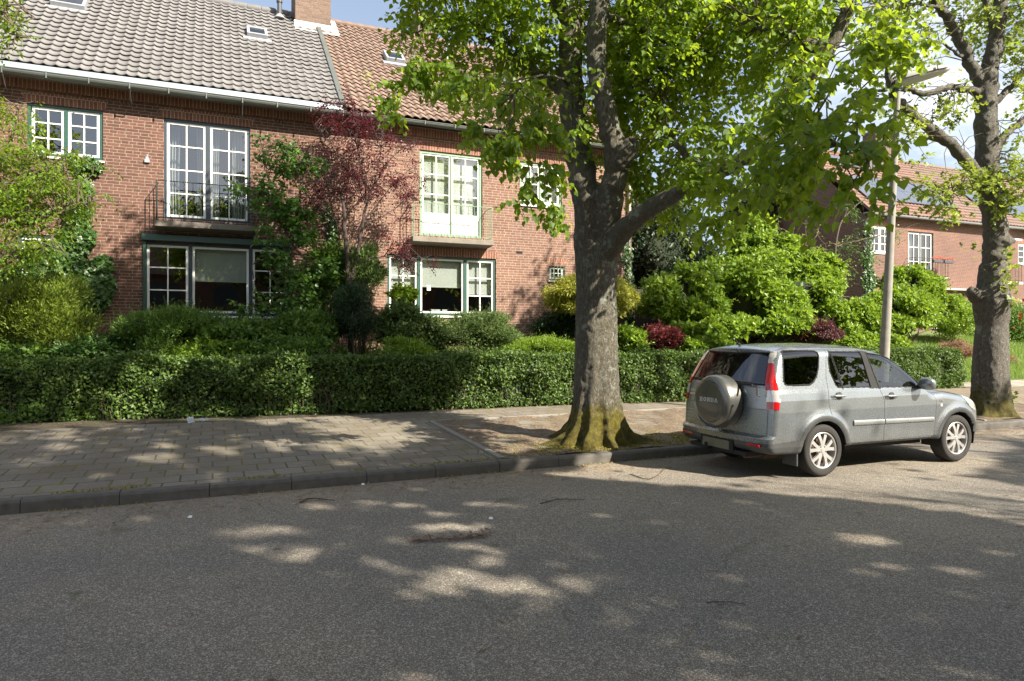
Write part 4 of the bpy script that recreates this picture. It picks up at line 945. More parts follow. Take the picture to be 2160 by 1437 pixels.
lob1 = [AB((2.67,10.29,6.65),.5), AB((3.20,10.06,6.18),.62), AB((3.98,10.05,6.68),.75), AB((3.53,10.46,7.30),.9), AB((4.75,9.93,6.39),.8), AB((4.36,9.44,7.01),.9), AB((3.86,9.55,5.53),.38),
        AB((6.27,9.92,7.04),1.2), AB((6.64,9.10,6.62),1.15), AB((7.20,8.86,5.93),1.0,.75), AB((6.38,9.11,5.44),.85,1.2), AB((7.20,7.99,6.48),1.05,1.2), AB((7.20,6.90,6.09),.75), AB((7.67,6.47,5.93),.6),
        AB((6.36,8.13,4.58),.7,.7), AB((6.65,7.57,4.54),.45,.5), AB((6.96,7.00,5.38),.4), AB((6.10,8.25,3.96),.5), AB((5.95,8.75,5.85),.8,.7), AB((6.17,8.22,6.60),.9,1.2), AB((7.57,7.61,6.67),.9),
        AB((5.92,8.76,4.55),.6), AB((4.88,8.34,5.54),.25,.5)]
tw = MB()
c1 = sprays(tw, limbs1, lob1, 900, .10, T_LINDEN, seed=3)
hang1 = [AB((2.22,9.50,5.31),.22), AB((2.30,9.25,4.91),.18), AB((2.65,9.43,5.58),.25), AB((3.28,8.82,5.14),.26), AB((3.11,9.12,5.41),.25),
         AB((3.34,7.49,4.63),.33), AB((2.90,7.46,4.28),.20), AB((3.54,7.40,4.37),.28), AB((3.10,7.38,4.09),.22), AB((3.35,7.38,3.83),.22), AB((3.67,7.46,3.88),.25), AB((3.29,7.40,3.50),.12), AB((3.88,7.69,3.48),.18), AB((4.33,8.15,4.68),.18,.5)]
c2 = sprays(tw, [l6, l8, l7], hang1, 125, .10, T_LINDEN, per=(4, 8), seed=5, hang=.9, leafsp=.05, twp=.12)
hang2 = [AB((5.41,5.06,3.60),.38), AB((5.33,4.65,3.74),.28), AB((5.23,4.26,3.44),.20), AB((5.60,5.63,3.92),.42), AB((5.56,5.21,4.19),.28), AB((5.92,5.05,4.34),.25), AB((6.77,5.34,5.03),.28), AB((5.29,4.56,3.30),.22),
         AB((5.09,4.54,3.02),.12), AB((5.07,4.23,2.84),.08), AB((5.30,4.23,3.23),.10), AB((5.65,6.26,3.59),.35,.7), AB((5.61,5.84,3.34),.28,.8), AB((5.63,6.49,3.35),.25), AB((5.71,7.11,3.46),.22,.7), AB((5.49,5.46,3.08),.15), AB((6.82,5.32,4.71),.18), AB((6.54,6.20,5.04),.25), AB((6.36,6.39,4.43),.25), AB((6.22,6.56,4.05),.22), AB((5.83,7.17,3.91),.25), AB((6.00,4.58,3.92),.14), AB((5.46,4.38,3.58),.16), AB((7.01,5.23,5.08),.16), AB((6.01,7.20,3.75),.3,.5)]
c3 = sprays(tw, [l3, l9, l10, l4], hang2, 150, .112, T_LINDEN, per=(4, 9), seed=6, hang=.8, leafsp=.055, twp=.25)
up1 = [(4.6,9.6,8.8,2.2,2.2,1.3), (2.9,9.8,8.6,1.6,1.8,1.2), (6.8,9.2,8.2,1.6,1.9,.9), (4.5,9.8,10.4,1.9,1.9,1.0), (8.3,8.6,7.6,1.0,1.4,.6), (3.0,9.6,10,1.2,1.3,.9)]
c4 = sprays(tw, [l1, l2, l3, l7], up1, 650, .12, T_LINDEN, per=(7, 12), seed=7, leafsp=.09)
tw.build('twigs', M['twig'], T1, True)
make_leaves('crown', [c1, c2, c3, filter_leaves(c4, T_LINDEN, False)], L['linden'], T1)  # upper crown thinned on purpose along the rays to the lit spots
# ivy-like shoots on the trunk itself
ch = []
for (px_, k_) in (((4.98,9.01,5.65), 60), ((5.07,9.02,6.20), 50), ((5.12,8.89,5.06), 60), ((5.09,8.91,4.71), 40)):
    P = np.array(px_)+RS.normal(size=(k_, 3))*np.array([.10, .04, .16]); n = len(P)
    ch.append(leaf_mesh(P, RS.normal(size=(n, 3))*.5+np.array([-.2, -.6, -.5]), RS.normal(size=(n, 3))*.4+np.array([0, -.6, .5]), .07, T_LINDEN))
make_leaves('trunk_shoots', ch, L['linden'], T1)
# --- second street tree, in front of the car
T2 = empty('maple_tree'); tag(T2, 'grey barked street tree with knobbly trunk and sparse yellow-green young leaves, beyond the car bonnet', 'tree', 'street trees')
tm = MB(); D = 14.45
prof = [(0,.44,0,0),(.15,.40,0,0),(.5,.36,.0,0),(1.0,.33,-.02,0),(1.5,.31,0,0),(1.9,.29,.03,0),(2.2,.33,.03,0),(2.4,.36,.04,0),(2.55,.33,.03,0),(2.75,.27,.04,0),(3.2,.255,.08,0)]
add_flare(tm, 15.02, 9.15, .12, prof, [(pi*1.1,.3,.2,.15),(pi*1.5,.25,.15,.2),(0,.3,.25,.15),(pi*.5,.4,.2,.2)], 8, 64)
m1 = limb(tm, [(15.09,9.18,2.90), (15.16,9.14,3.71), (15.12,9.16,4.41), (15.03,9.20,5.11), (15.00,9.22,5.91), (14.98,9.22,6.72), (15.05,9.19,7.42), (15.18,9.14,8.12), (15.27,9.10,8.92), (15.44,9.02,10.43)], [.24,.225,.225,.24,.225,.21,.18,.15,.13,.08], 16, seed=21)
limb(tm, [(15.09,9.18,3.66), (15.22,9.01,3.79), (15.31,8.92,3.77)], [.2,.16,.06], 12, seed=22)
limb(tm, [(14.98,9.22,2.50), (14.62,9.27,2.72), (14.55,9.30,2.78)], [.2,.13,.05], 12, seed=23); limb(tm, [(15.12,9.16,2.40), (15.22,9.01,2.62), (15.30,8.98,2.68)], [.2,.14,.06], 12, seed=24)
m2 = limb(tm, [(14.98,9.22,4.91), (14.60,9.28,5.34), (13.90,9.26,5.75), (13.02,9.21,6.05), (12.35,9.17,6.30), (12.00,9.11,6.50), (11.69,9.02,6.93), (11.74,9.00,7.65)], [.17,.13,.11,.10,.095,.085,.045,.02], 12, seed=25)
m3 = limb(tm, [(14.98,9.22,6.92), (14.80,9.30,7.32), (14.52,9.42,7.92), (14.24,9.44,8.28), (13.91,9.47,8.63), (13.54,9.52,8.97), (12.96,9.67,9.61)], [.15,.125,.11,.105,.09,.08,.04], 12, seed=26)
m4 = limb(tm, [(14.93,9.24,6.92), (14.51,9.32,7.00), (13.95,9.35,6.97), (13.35,9.39,6.76), (12.84,9.40,6.77), (12.15,9.48,6.71), (11.46,9.56,6.53)], [.10,.075,.07,.07,.055,.04,.015], 10, seed=27)
m5 = limb(tm, [(15.12,9.16,5.61), (15.33,9.07,6.03), (15.76,8.88,6.42), (16.36,8.62,6.92)], [.10,.085,.07,.04], 10, seed=28)
m6 = limb(tm, [(15.03,9.20,6.62), (15.35,9.06,6.97), (15.81,8.86,7.52), (16.45,8.58,8.32)], [.09,.07,.05,.02], 8, seed=29)
m7 = limb(tm, [(15.16,9.14,8.22), (15.03,9.20,8.72), (14.80,9.30,9.23)], [.10,.08,.06], 8, seed=30)
m8 = limb(tm, [(13.85,9.28,5.75), (13.30,9.30,5.84), (12.49,9.22,5.84), (11.71,9.24,5.77)], [.05,.04,.025,.01], 8, seed=31)
m9 = limb(tm, [(14.52,9.42,7.72), (13.76,9.32,7.80), (13.03,9.31,7.84), (12.23,9.33,7.73)], [.045,.03,.02,.01], 8, seed=32)
m10 = limb(tm, [(13.91,9.47,8.63), (13.04,9.42,8.55), (12.24,9.44,8.48)], [.05,.03,.01], 8, seed=33)
m11 = limb(tm, [(15.03,9.20,4.91), (13.83,9.07,4.71), (12.92,9.03,4.65)], [.03,.018,.008], 6, seed=34)
o = tm.build('trunk', M['bark_tree2'], T2, True); fuse(o, .028)
tw = MB()
lob2 = [AB((13.12,9.38,7.67),.5), AB((12.32,9.30,7.03),.5), AB((11.98,9.45,7.87),.5), AB((13.30,9.30,6.32),.38), AB((14.04,9.31,6.71),.4), AB((12.13,9.16,5.85),.45), AB((13.69,9.03,4.81),.5,1.5), AB((12.92,9.03,4.70),.32,1.4), AB((15.01,8.77,5.02),.5,1.3),
        AB((15.62,8.94,5.91),.55), AB((15.53,8.98,7.92),.55), AB((14.61,9.38,8.52),.3,.7), AB((15.72,8.90,6.92),.5), AB((13.17,8.92,4.23),.22), AB((14.92,8.81,4.53),.35,1.3), AB((12.66,9.15,5.35),.2), AB((11.63,9.38,6.40),.35), AB((14.18,8.92,5.07),.3), AB((13.04,9.53,8.97),.6), AB((15.72,8.90,8.62),.6)]
c1 = sprays(tw, [m1, m2, m3, m4, m5, m6, m8, m9, m10, m11], lob2, 400, .105, T_MAPLE, per=(3, 6), twl=.4, hang=.35, seed=8, leafsp=.06)
upb = [(15,9.5,10,2.4,2.2,1.6), (13.2,9.3,9.4,1.4,1.4,1.0), (17,9.3,9.5,1.5,1.6,1.2)]
c2 = sprays(tw, [m1, m3, m6], upb, 260, .13, T_MAPLE, per=(4, 8), seed=9, leafsp=.09)
for i in range(45):   # bare twigs
    l_ = [m2, m3, m4, m8, m9, m5][i % 6]; p = np.array(l_[RS.integers(2, len(l_))]); v = RS.normal(size=3); v[2] = abs(v[2])*.8-.2; v /= np.linalg.norm(v)
    q = p+v*RS.uniform(.3, .7); q2 = q+(v+RS.normal(size=3)*.6)*RS.uniform(.2, .4)
    tw.tube([p, q, q2], [.011, .007, .003], 4, False)
tw.build('twigs', M['twig'], T2, True)
c3 = [leaf_mesh(np.array(p)+RS.normal(size=(k_, 3))*sp, RS.normal(size=(k_, 3))*.6+np.array([.2, -.4, .1]), RS.normal(size=(k_, 3))*.5+np.array([0, -.3, .6]), .10, T_MAPLE)
      for p, k_, sp in (((14.92,8.81,2.87), 28, .13), ((14.99,8.78,3.17), 22, .12), ((14.99,8.78,3.51), 14, .08), ((14.40,9.15,3.62), 8, .08), ((15.05,8.87,0.50), 26, .09), ((15.01,8.77,2.48), 14, .07))]
make_leaves('crown', [c1, c2]+c3, L['young'], T2)
# --- trees on the camera's side of the street (their shade and reflections fall into the picture)
def shade_tree(x, y, h, r, n, seed, label, leafsize=.19, zlow=4.6, cuts=()):
    T = empty('linden_tree'); tag(T, label, 'tree', 'linden trees on the camera side of the street')
    m = MB(); g_ = np.random.default_rng(seed)
    tr = limb(m, [(x,y,0),(x+.1,y,2.5),(x,y+.1,5),(x+.1,y,h*.8)], [.36,.28,.22,.05], 12, seed=seed)
    ls = [tr]
    for i in range(9):
        a = g_.uniform(0, 2*pi); z = g_.uniform(3.8, h*.65); e = (x+cos(a)*r*.8, y+sin(a)*r*.8, z+g_.uniform(1.2, 3))
        ls.append(limb(m, [(x,y,z), (x+cos(a)*r*.35, y+sin(a)*r*.35, z+1.0), e], [.12,.08,.02], 8, seed=seed+i, wob=.06))
    m.build('trunk', M['bark'], T, True)
    bl = []
    for i in range(60):
        d = g_.normal(size=3); d /= np.linalg.norm(d); q = g_.uniform(.3, .88)
        c = np.array([x, y, (h+zlow)/2])+d*q*np.array([r, r, (h-zlow)/2]); s = g_.uniform(.8, 1.4)
        bl.append((*c, s, s, s*.7))
    tw = MB(); c = sprays(tw, ls, bl, n, leafsize, T_LINDEN, per=(6, 11), seed=seed, leafsp=.1, hang=.5)
    make_leaves('crown', [filter_leaves(c, T_LINDEN)], L['linden'], T); tw.build('twigs', M['twig'], T)  # unseen crown carved to shape the sun patches it lets through
SHADE = [(6.2,-3.9,18.5,5.4,3600,41,'linden across the street, just behind and right of the photographer'),
 (1.4,-4.6,9.2,4.5,1100,42,'lower linden across the street, directly behind the photographer'),
 (20.0,-5.2,14.0,4.0,900,43,'linden across the street, farthest right of the photographer'),
 (11.9,-7.2,13.0,4.1,1300,44,'linden across the street, shading the lower right of the road'),
 (15.6,-7.6,12.5,3.6,900,45,'smaller linden across the street, between the two right ones'),
 (-10.5,-6.5,14.0,4.2,700,46,'linden across the street, far left of the photographer')]
for a in SHADE: shade_tree(*a)

# ================================================================== GARDEN
def hedge(label, line, w, h, n, seed, group='clipped hedges along the pavement'):
    H = empty('hedge'); tag(H, label, 'hedge', group)
    P = np.array(line, float); seg = np.linalg.norm(np.diff(P, axis=0), axis=1); cum = np.concatenate([[0], np.cumsum(seg)])
    g_ = np.random.default_rng(seed)
    def at(s, off):
        x = np.interp(s, cum, P[:, 0]); y = np.interp(s, cum, P[:, 1])
        e = .2; dx = np.interp(s+e, cum, P[:, 0])-np.interp(s-e, cum, P[:, 0]); dy = np.interp(s+e, cum, P[:, 1])-np.interp(s-e, cum, P[:, 1])
        l = np.hypot(dx, dy); return x-dy/l*off, y+dx/l*off
    Lh = cum[-1]; area = np.array([Lh*h, Lh*w, w*h*2, Lh*h*.4]); k = g_.choice(4, n, p=area/area.sum())
    s = g_.random(n)*Lh; u = g_.random(n); o = np.zeros(n); z = np.zeros(n); nrm = np.zeros((n, 3))
    nz = lambda a, b, f: np.array([mnoise.noise(Vector((p*f, q*f, seed))) for p, q in zip(a, b)])
    d = g_.random(n)**1.5*.22
    front = k == 0; top = k == 1; end = k == 2; back = k == 3
    o[front] = d[front]; z[front] = u[front]*h; nrm[front] = (0, -1, .25)
    o[top] = u[top]*w; z[top] = h-d[top]; nrm[top] = (0, -.2, 1)
    o[end] = u[end]*w; z[end] = g_.random(end.sum())*h; s[end] = np.where(g_.random(end.sum()) < .5, d[end], Lh-d[end]); nrm[end] = (0, -.5, .3)
    o[back] = w-d[back]; z[back] = h*(.5+.5*u[back]); nrm[back] = (0, 1, .3)
    bulge = nz(s, z*1.5, 1.3)*.22+nz(s, z, 4.0)*.10+nz(s, z, 9.0)*.05
    o = np.where(front, o-bulge-.05*(1-z/h), o); z = np.where(top, z+nz(s, o, 1.1)*.16+nz(s, o, 5)*.10, z)
    rnd_edge = (z/h > .86) & front; o = np.where(rnd_edge, o+(z/h-.86)*.5, o)
    x, y = at(s, o); zz = np.array([gz(a, b) for a, b in zip(x, np.minimum(y, 15))])*.0
    base = np.array([gz(a, b) for a, b in zip(*at(s, np.full(n, .1)))])
    Pn = np.stack([x, y, base+z+.02], 1)
    A = nrm*.35+g_.normal(size=(n, 3))*.75; A[:, 2] -= .15
    Nn = nrm*.75+g_.normal(size=(n, 3))*.5+np.array([0, 0, .25])
    # loose shoots that stick out of the top
    m = int(Lh*26); ss = g_.random(m)*Lh; oo = g_.random(m)*w; xs, ys = at(ss, oo); bb = np.array([gz(a, b) for a, b in zip(*at(ss, np.full(m, .1)))])
    sh = []; 
    for i in range(m):
        v = np.array([g_.normal()*.25, -.15+g_.normal()*.25, 1.0]); 
        for j in range(5): sh.append(np.array([xs[i], ys[i], bb[i]+h-.05])+v*.045*j*g_.uniform(.4, 1.3))
    sh = np.array(sh)
    c = [leaf_mesh(Pn, A, Nn, .065*(1+.45*(g_.random(n)*2-1)), T_OVAL), leaf_mesh(sh, g_.normal(size=sh.shape)*.7+np.array([0,-.1,.3]), g_.normal(size=sh.shape)*.5+np.array([0,0,.8]), .05, T_OVAL)]
    make_leaves('foliage', c, L['hedge'], H)
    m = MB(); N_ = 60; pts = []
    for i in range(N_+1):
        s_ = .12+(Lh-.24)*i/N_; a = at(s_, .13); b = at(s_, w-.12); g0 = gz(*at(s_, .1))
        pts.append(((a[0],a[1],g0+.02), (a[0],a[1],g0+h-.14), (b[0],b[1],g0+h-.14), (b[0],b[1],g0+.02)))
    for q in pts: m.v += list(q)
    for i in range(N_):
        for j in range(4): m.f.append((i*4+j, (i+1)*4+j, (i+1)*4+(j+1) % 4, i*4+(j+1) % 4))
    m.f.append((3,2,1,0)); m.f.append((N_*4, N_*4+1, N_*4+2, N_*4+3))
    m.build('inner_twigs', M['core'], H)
    # bare stems that show near the base
    st = MB()
    for i in range(int(Lh*7)):
        s_ = g_.random()*Lh; a = at(s_, .05+g_.random()*.05); g0 = gz(*a); t_ = g_.normal(size=2)*.06
        st.tube([(a[0],a[1],g0-.02),(a[0]+t_[0]*.5,a[1]-.01,g0+.25),(a[0]+t_[0]*2,a[1]+.02,g0+.6)], [.012,.009,.005], 4, False)
    st.build('stems', M['twig'], H, True)
    return H
hedge('long clipped green hedge between the pavement and the left house garden', [(-9,15.4),(-3.5,14.75),(2.1,13.75),(7.2,13.4),(9.73,12.95),(12.9,12.9)], .85, 1.10, 120000, 2)
hedge('shorter clipped hedge beyond the car bonnet, left of the far street tree', [(14.4,13.1),(20.2,13.1)], .9, 1.10, 50000, 3)
# low plants that cover the whole garden floor
n = 70000
x = RS.uniform(-8, 22, n); y = RS.uniform(14.4, 17.1, n)+np.clip((x-11.5)/10, 0, 1)*RS.uniform(0, 5, n)
z = ground_z(x, y)+RS.random(n)**1.6*.30*(1+.8*np.array([mnoise.noise(Vector((a*1.1, b*1.1, 0))) for a, b in zip(x, y)]))
P = np.stack([x, y, z], 1)
gc = make_leaves('ground_cover', [leaf_mesh(P, RS.normal(size=(n,3))*.8+np.array([0,-.2,.3]), RS.normal(size=(n,3))*.45+np.array([0,-.3,.8]), RS.uniform(.04,.10,n), T_OVAL)], L['mid'], None)
tag(gc, 'low green ground cover between the garden shrubs', 'ground cover', kind='stuff')
shrub('fine_leaved_shrub', 'billowing yellow-green fine-leaved shrub at the left edge of the garden', 'shrub', (-3.10,15.75,2.15), (1.0,.62,.92), 34000, .075, L['fine'], T_NARROW, 26, 1, .38, up=1.0, rand=.55, group='fine-leaved shrubs', shell=.35, coref=.45)
shrub('fine_leaved_shrub', 'darker feathery fine-leaved shrub below the bay window with green shutter box', 'shrub', (-0.73,15.50,1.85), (1.05,.6,.66), 24000, .07, L['mid'], T_NARROW, 24, 2, .36, up=.8, rand=.7, group='fine-leaved shrubs', shell=.35, coref=.4)
shrub('garden_shrub', 'low mid-green shrub under the right end of the bay window', 'shrub', (0.67,15.30,1.62), (1.0,.6,.48), 10000, .10, L['mid'], T_OVAL, 18, 3)
shrub('garden_shrub', 'mid-green leafy shrub between the sapling and the dark yew', 'shrub', (1.81,15.60,1.75), (.8,.6,.62), 9000, .10, L['mid'], T_OVAL, 16, 4)
shrub('garden_shrub', 'loose leafy shrub against the wall left of the purple plum tree', 'shrub', (2.48,16.70,3.04), (.5,.3,1.1), 6000, .09, L['mid'], T_OVAL, 18, 14, coref=0, shell=.2)
shrub('yew', 'dense dark green columnar yew below the purple plum tree', 'yew', (2.93,15.50,2.20), (.52,.48,.78), 26000, .055, L['yew'], T_NARROW, 26, 5, .4, up=.5, coref=.75, shell=.6)
shrub('cypress', 'feathery light green cypress behind the dark yew', 'conifer', (3.32,16.50,3.34), (.55,.35,.7), 9000, .10, L['juniper'], T_NARROW, 20, 6, .34, up=.9, coref=.3, shell=.3)
shrub('garden_shrub', 'pale green bushy shrub under the left pane of the green framed bay window', 'shrub', (4.22,15.50,1.85), (.85,.55,.62), 13000, .08, L['juniper'], T_OVAL, 18, 7)
shrub('garden_shrub', 'small bright leafed sprig rising in front of the green framed bay window', 'shrub', (4.27,16.40,2.78), (.36,.22,.26), 900, .10, L['bright'], T_MAPLE, 8, 8, coref=0, shell=.2)
shrub('juniper', 'wide spreading grey-green juniper below the green framed bay window', 'juniper', (5.66,15.20,1.82), (1.3,.75,.56), 34000, .062, L['juniper'], T_NARROW, 34, 9, .28, up=.7, coref=.55, shell=.5)
shrub('garden_shrub', 'low yellow-green feathery plant between the juniper and the linden trunk', 'shrub', (7.26,14.90,1.51), (.85,.5,.26), 24000, .07, L['bright'], T_NARROW, 16, 10, up=.9, coref=.5)
shrub('golden_cypress', 'golden threadleaf cypress with drooping tips behind the linden trunk', 'conifer', (9.20,15.60,2.79), (1.5,.85,.72), 30000, .105, L['gold'], T_NARROW, 60, 11, .20, up=-.2, rand=.45, droop=.45, coref=.5, shell=.5)
shrub('garden_shrub', 'dark green shrub in the shade under the golden cypress', 'shrub', (8.60,16.20,2.05), (.8,.5,.45), 12000, .07, L['yew'], T_OVAL, 14, 12)
shrub('garden_shrub', 'light green shrub just right of the linden trunk, behind the hedge', 'shrub', (9.57,14.60,1.62), (.5,.4,.42), 4500, .09, L['bright'], T_OVAL, 12, 13)
shrub('barberry', 'round red and green barberry behind the hedge, left of the car', 'barberry', (10.58,14.60,1.65), (.52,.45,.44), 7000, .07, L['barberry'], T_OVAL, 20, 15, up=.6, group='barberry shrubs')
shrub('barberry', 'dark red barberry seen above the rear roof of the car', 'barberry', (16.59,15.20,1.89), (.85,.5,.42), 14000, .055, L['darkred'], T_OVAL, 18, 16, up=.5, group='barberry shrubs')
shrub('garden_shrub', 'low broad-leaved pale green plants between the barberry and the car roof', 'shrub', (12.03,14.60,1.50), (.9,.5,.28), 7000, .10, L['bright'], T_LINDEN, 14, 17)
shrub('low_shrub', 'loose leafy shrub just behind the hedge below the dry ornamental grass', 'shrub', (-2.09,15.50,1.50), (.8,.35,.32), 3600, .085, L['ivy'], T_OVAL, 14, 41, coref=.4, group='loose shrubs right behind the long hedge')
shrub('low_shrub', 'low loose shrub behind the hedge, in front of the bay window below the balcony', 'shrub', (-0.01,15.00,1.47), (.9,.35,.30), 4200, .08, L['bright'], T_OVAL, 14, 42, coref=.4, group='loose shrubs right behind the long hedge')
shrub('low_shrub', 'broad loose shrub topping the hedge left of the dark yew', 'shrub', (1.62,14.80,1.43), (.8,.35,.32), 4000, .085, L['mid'], T_OVAL, 14, 43, coref=.4, group='loose shrubs right behind the long hedge')
shrub('low_shrub', 'ferny light green shrub topping the hedge between yew and juniper', 'shrub', (3.81,14.70,1.40), (.7,.35,.30), 3600, .09, L['bright'], T_NARROW, 14, 44, up=.8, coref=.3, group='loose shrubs right behind the long hedge')
shrub('low_shrub', 'low leafy shrub behind the hedge in front of the yellow-green bush at the left edge', 'shrub', (-3.38,15.60,1.44), (.8,.3,.28), 3000, .085, L['mid'], T_OVAL, 12, 45, coref=.4, group='loose shrubs right behind the long hedge')
def big_shrub(label, parts, n, size, leaf, seed, tmpl=T_OVAL, up=.1):
    o = empty('large_shrub'); tag(o, label, 'shrub', 'large bright green shrubs'); bl = []
    for i, (c, r) in enumerate(parts): bl += lumps(c, r, 34, .27, seed+i, -.4)[1:]
    make_leaves('foliage', [blob_leaves(bl, n, size, tmpl, .6, up, .9, shell=.35, svar=.5), shoots(bl, 1500, size*.95, tmpl, 11, .5, .45, .6)], leaf, o)
    m = MB(); b = parts[0][0]; stems(m, (b[0], b[1], gz(b[0], b[1])-.05), [(q[0], q[1], q[2]) for q in bl[::6]], .05, .01, wob=.1); m.build('stems', M['twig'], o, True)
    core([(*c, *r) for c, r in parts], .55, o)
big_shrub('huge bright yellow-green shrub in the middle of the corner garden, behind the car roof', [((15.15,16.60,3.05),(2.3,1.4,1.75)), ((12.49,16.20,2.76),(1.4,1.0,1.15)), ((17.53,16.60,2.87),(1.6,1.1,1.2)), ((16.50,17.20,4.74),(1.3,.8,1.2)), ((12.86,15.40,1.93),(1.5,.8,.6)), ((19.03,17.40,3.75),(1.2,.8,1.1)), ((15.71,15.60,2.08),(1.4,.7,.7))], 84000, .145, L['bright'], 20)
big_shrub('second bright green shrub behind the lamp post, beyond the car windscreen', [((22.00,16.60,2.42),(1.9,1.2,1.15)), ((19.66,16.40,2.11),(1.5,1.0,.95)), ((23.55,17.20,3.53),(1.2,.9,.9)), ((18.81,15.00,1.42),(1.5,.7,.4)), ((24.31,17.00,2.84),(1.3,.8,.9))], 54000, .135, L['bright'], 30)
shrub('rose_bush', 'pale leafed rose bush between the lamp post shrub and the far street tree', 'rose bush', (27.90,18.50,2.52), (1.5,.9,1.1), 18000, .09, L['bright'], T_OVAL, 20, 18, group='rose bushes')
rb = shrub('rose_bush', 'darker rose bush with red flowers at the right edge, under the far house windows', 'rose bush', (33.72,19.50,2.21), (2.4,1.1,1.15), 26000, .10, L['mid'], T_OVAL, 24, 19, group='rose bushes')
P = np.array((33.20,19.20,2.53))+rdir(90)*np.array([2.2,.9,1.0]); make_leaves('red_flowers', [leaf_mesh(P, rdir(90), rdir(90), .13, T_LINDEN)], plain('rose_petals', (.55,.05,.05), .6), rb)
shrub('dry_bush', 'withered brown bush left of the far street tree', 'dead bush', (24.44,16.00,1.24), (.75,.5,.38), 9000, .06, L['drybrown'], T_NARROW, 12, 21, coref=.4)
shrub('dry_bush', 'withered brown flower clump on the lawn right of the far street tree', 'dead bush', (27.88,16.60,0.83), (.5,.5,.3), 2500, .07, L['drybrown'], T_NARROW, 10, 22, coref=.2)
shrub('evergreen_tree', 'dark evergreen tree in the gap between the houses', 'evergreen', (15.69,21.50,4.49), (2.3,1.2,3.0), 34000, .12, L['dark'], T_OVAL, 30, 23, coref=.75, group='dark evergreens in the gap')
shrub('evergreen_tree', 'darker evergreen further right, behind the twisted bare tree', 'evergreen', (27.85,28.00,7.65), (3.4,1.5,3.0), 30000, .15, L['dark'], T_OVAL, 26, 24, coref=.75, group='dark evergreens in the gap')
# dark board fence in the gap
fe = empty('wooden_fence'); tag(fe, 'dark weathered board fence in the shade between the houses', 'fence')
M['darkwood'] = plain('dark_fence_wood', (.035,.028,.022), .85, var=.4, nscale=12)
m = MB()
for i in range(64):
    x = 11.6+i*.152; zt = gz(x, 18.3)
    m.box(x, x+.143, 18.3, 18.325, zt-.1, zt+1.85)
m.build('fence_boards', M['darkwood'], fe)
for i in range(6):
    p = MB(); x = 11.7+i*1.9; p.box(x-.045, x+.045, 18.33, 18.42, gz(x,18.3)-.1, gz(x,18.3)+1.9); p.build('post', M['darkwood'], fe)
# twisted hazel
hz = empty('twisted_hazel_tree'); tag(hz, 'tangled brown twisted tree with sparse yellow leaves in front of the far gable', 'tree')
m = MB(); g_ = np.random.default_rng(9); b0 = np.array((21.39,20.50,3.11)); b0[2] = gz(b0[0], b0[1]); LV = []
for i in range(150):
    p = b0+np.array([0,0,g_.uniform(1.0,2.4)]); v = g_.normal(size=3)*np.array([.9,.4,.5])+np.array([-.1,0,.5]); v /= np.linalg.norm(v); pts = [p.copy()]
    for j in range(16):
        v = v+g_.normal(size=3)*np.array([.55,.4,.5]); v /= np.linalg.norm(v); p = p+v*.22; pts.append(p.copy())
        if j > 6 and g_.random() < .4: LV.append(p.copy())
    m.tube(pts, interp_r([.035,.02,.012,.006], len(pts)), 4, False)
m.tube([b0, b0+np.array([.05,0,1.2]), b0+np.array([0,0,2.5])], [.13,.11,.07], 8)
m.build('twisted_branches', plain('hazel_bark', (.22,.16,.10), .85, var=.3), hz, True)
LV = np.array(LV); LV = np.repeat(LV, 3, 0)+g_.normal(size=(len(LV)*3,3))*.07; make_leaves('foliage', [leaf_mesh(LV, rdir(len(LV)), rdir(len(LV)), .085, T_OVAL)], L['young'], hz)
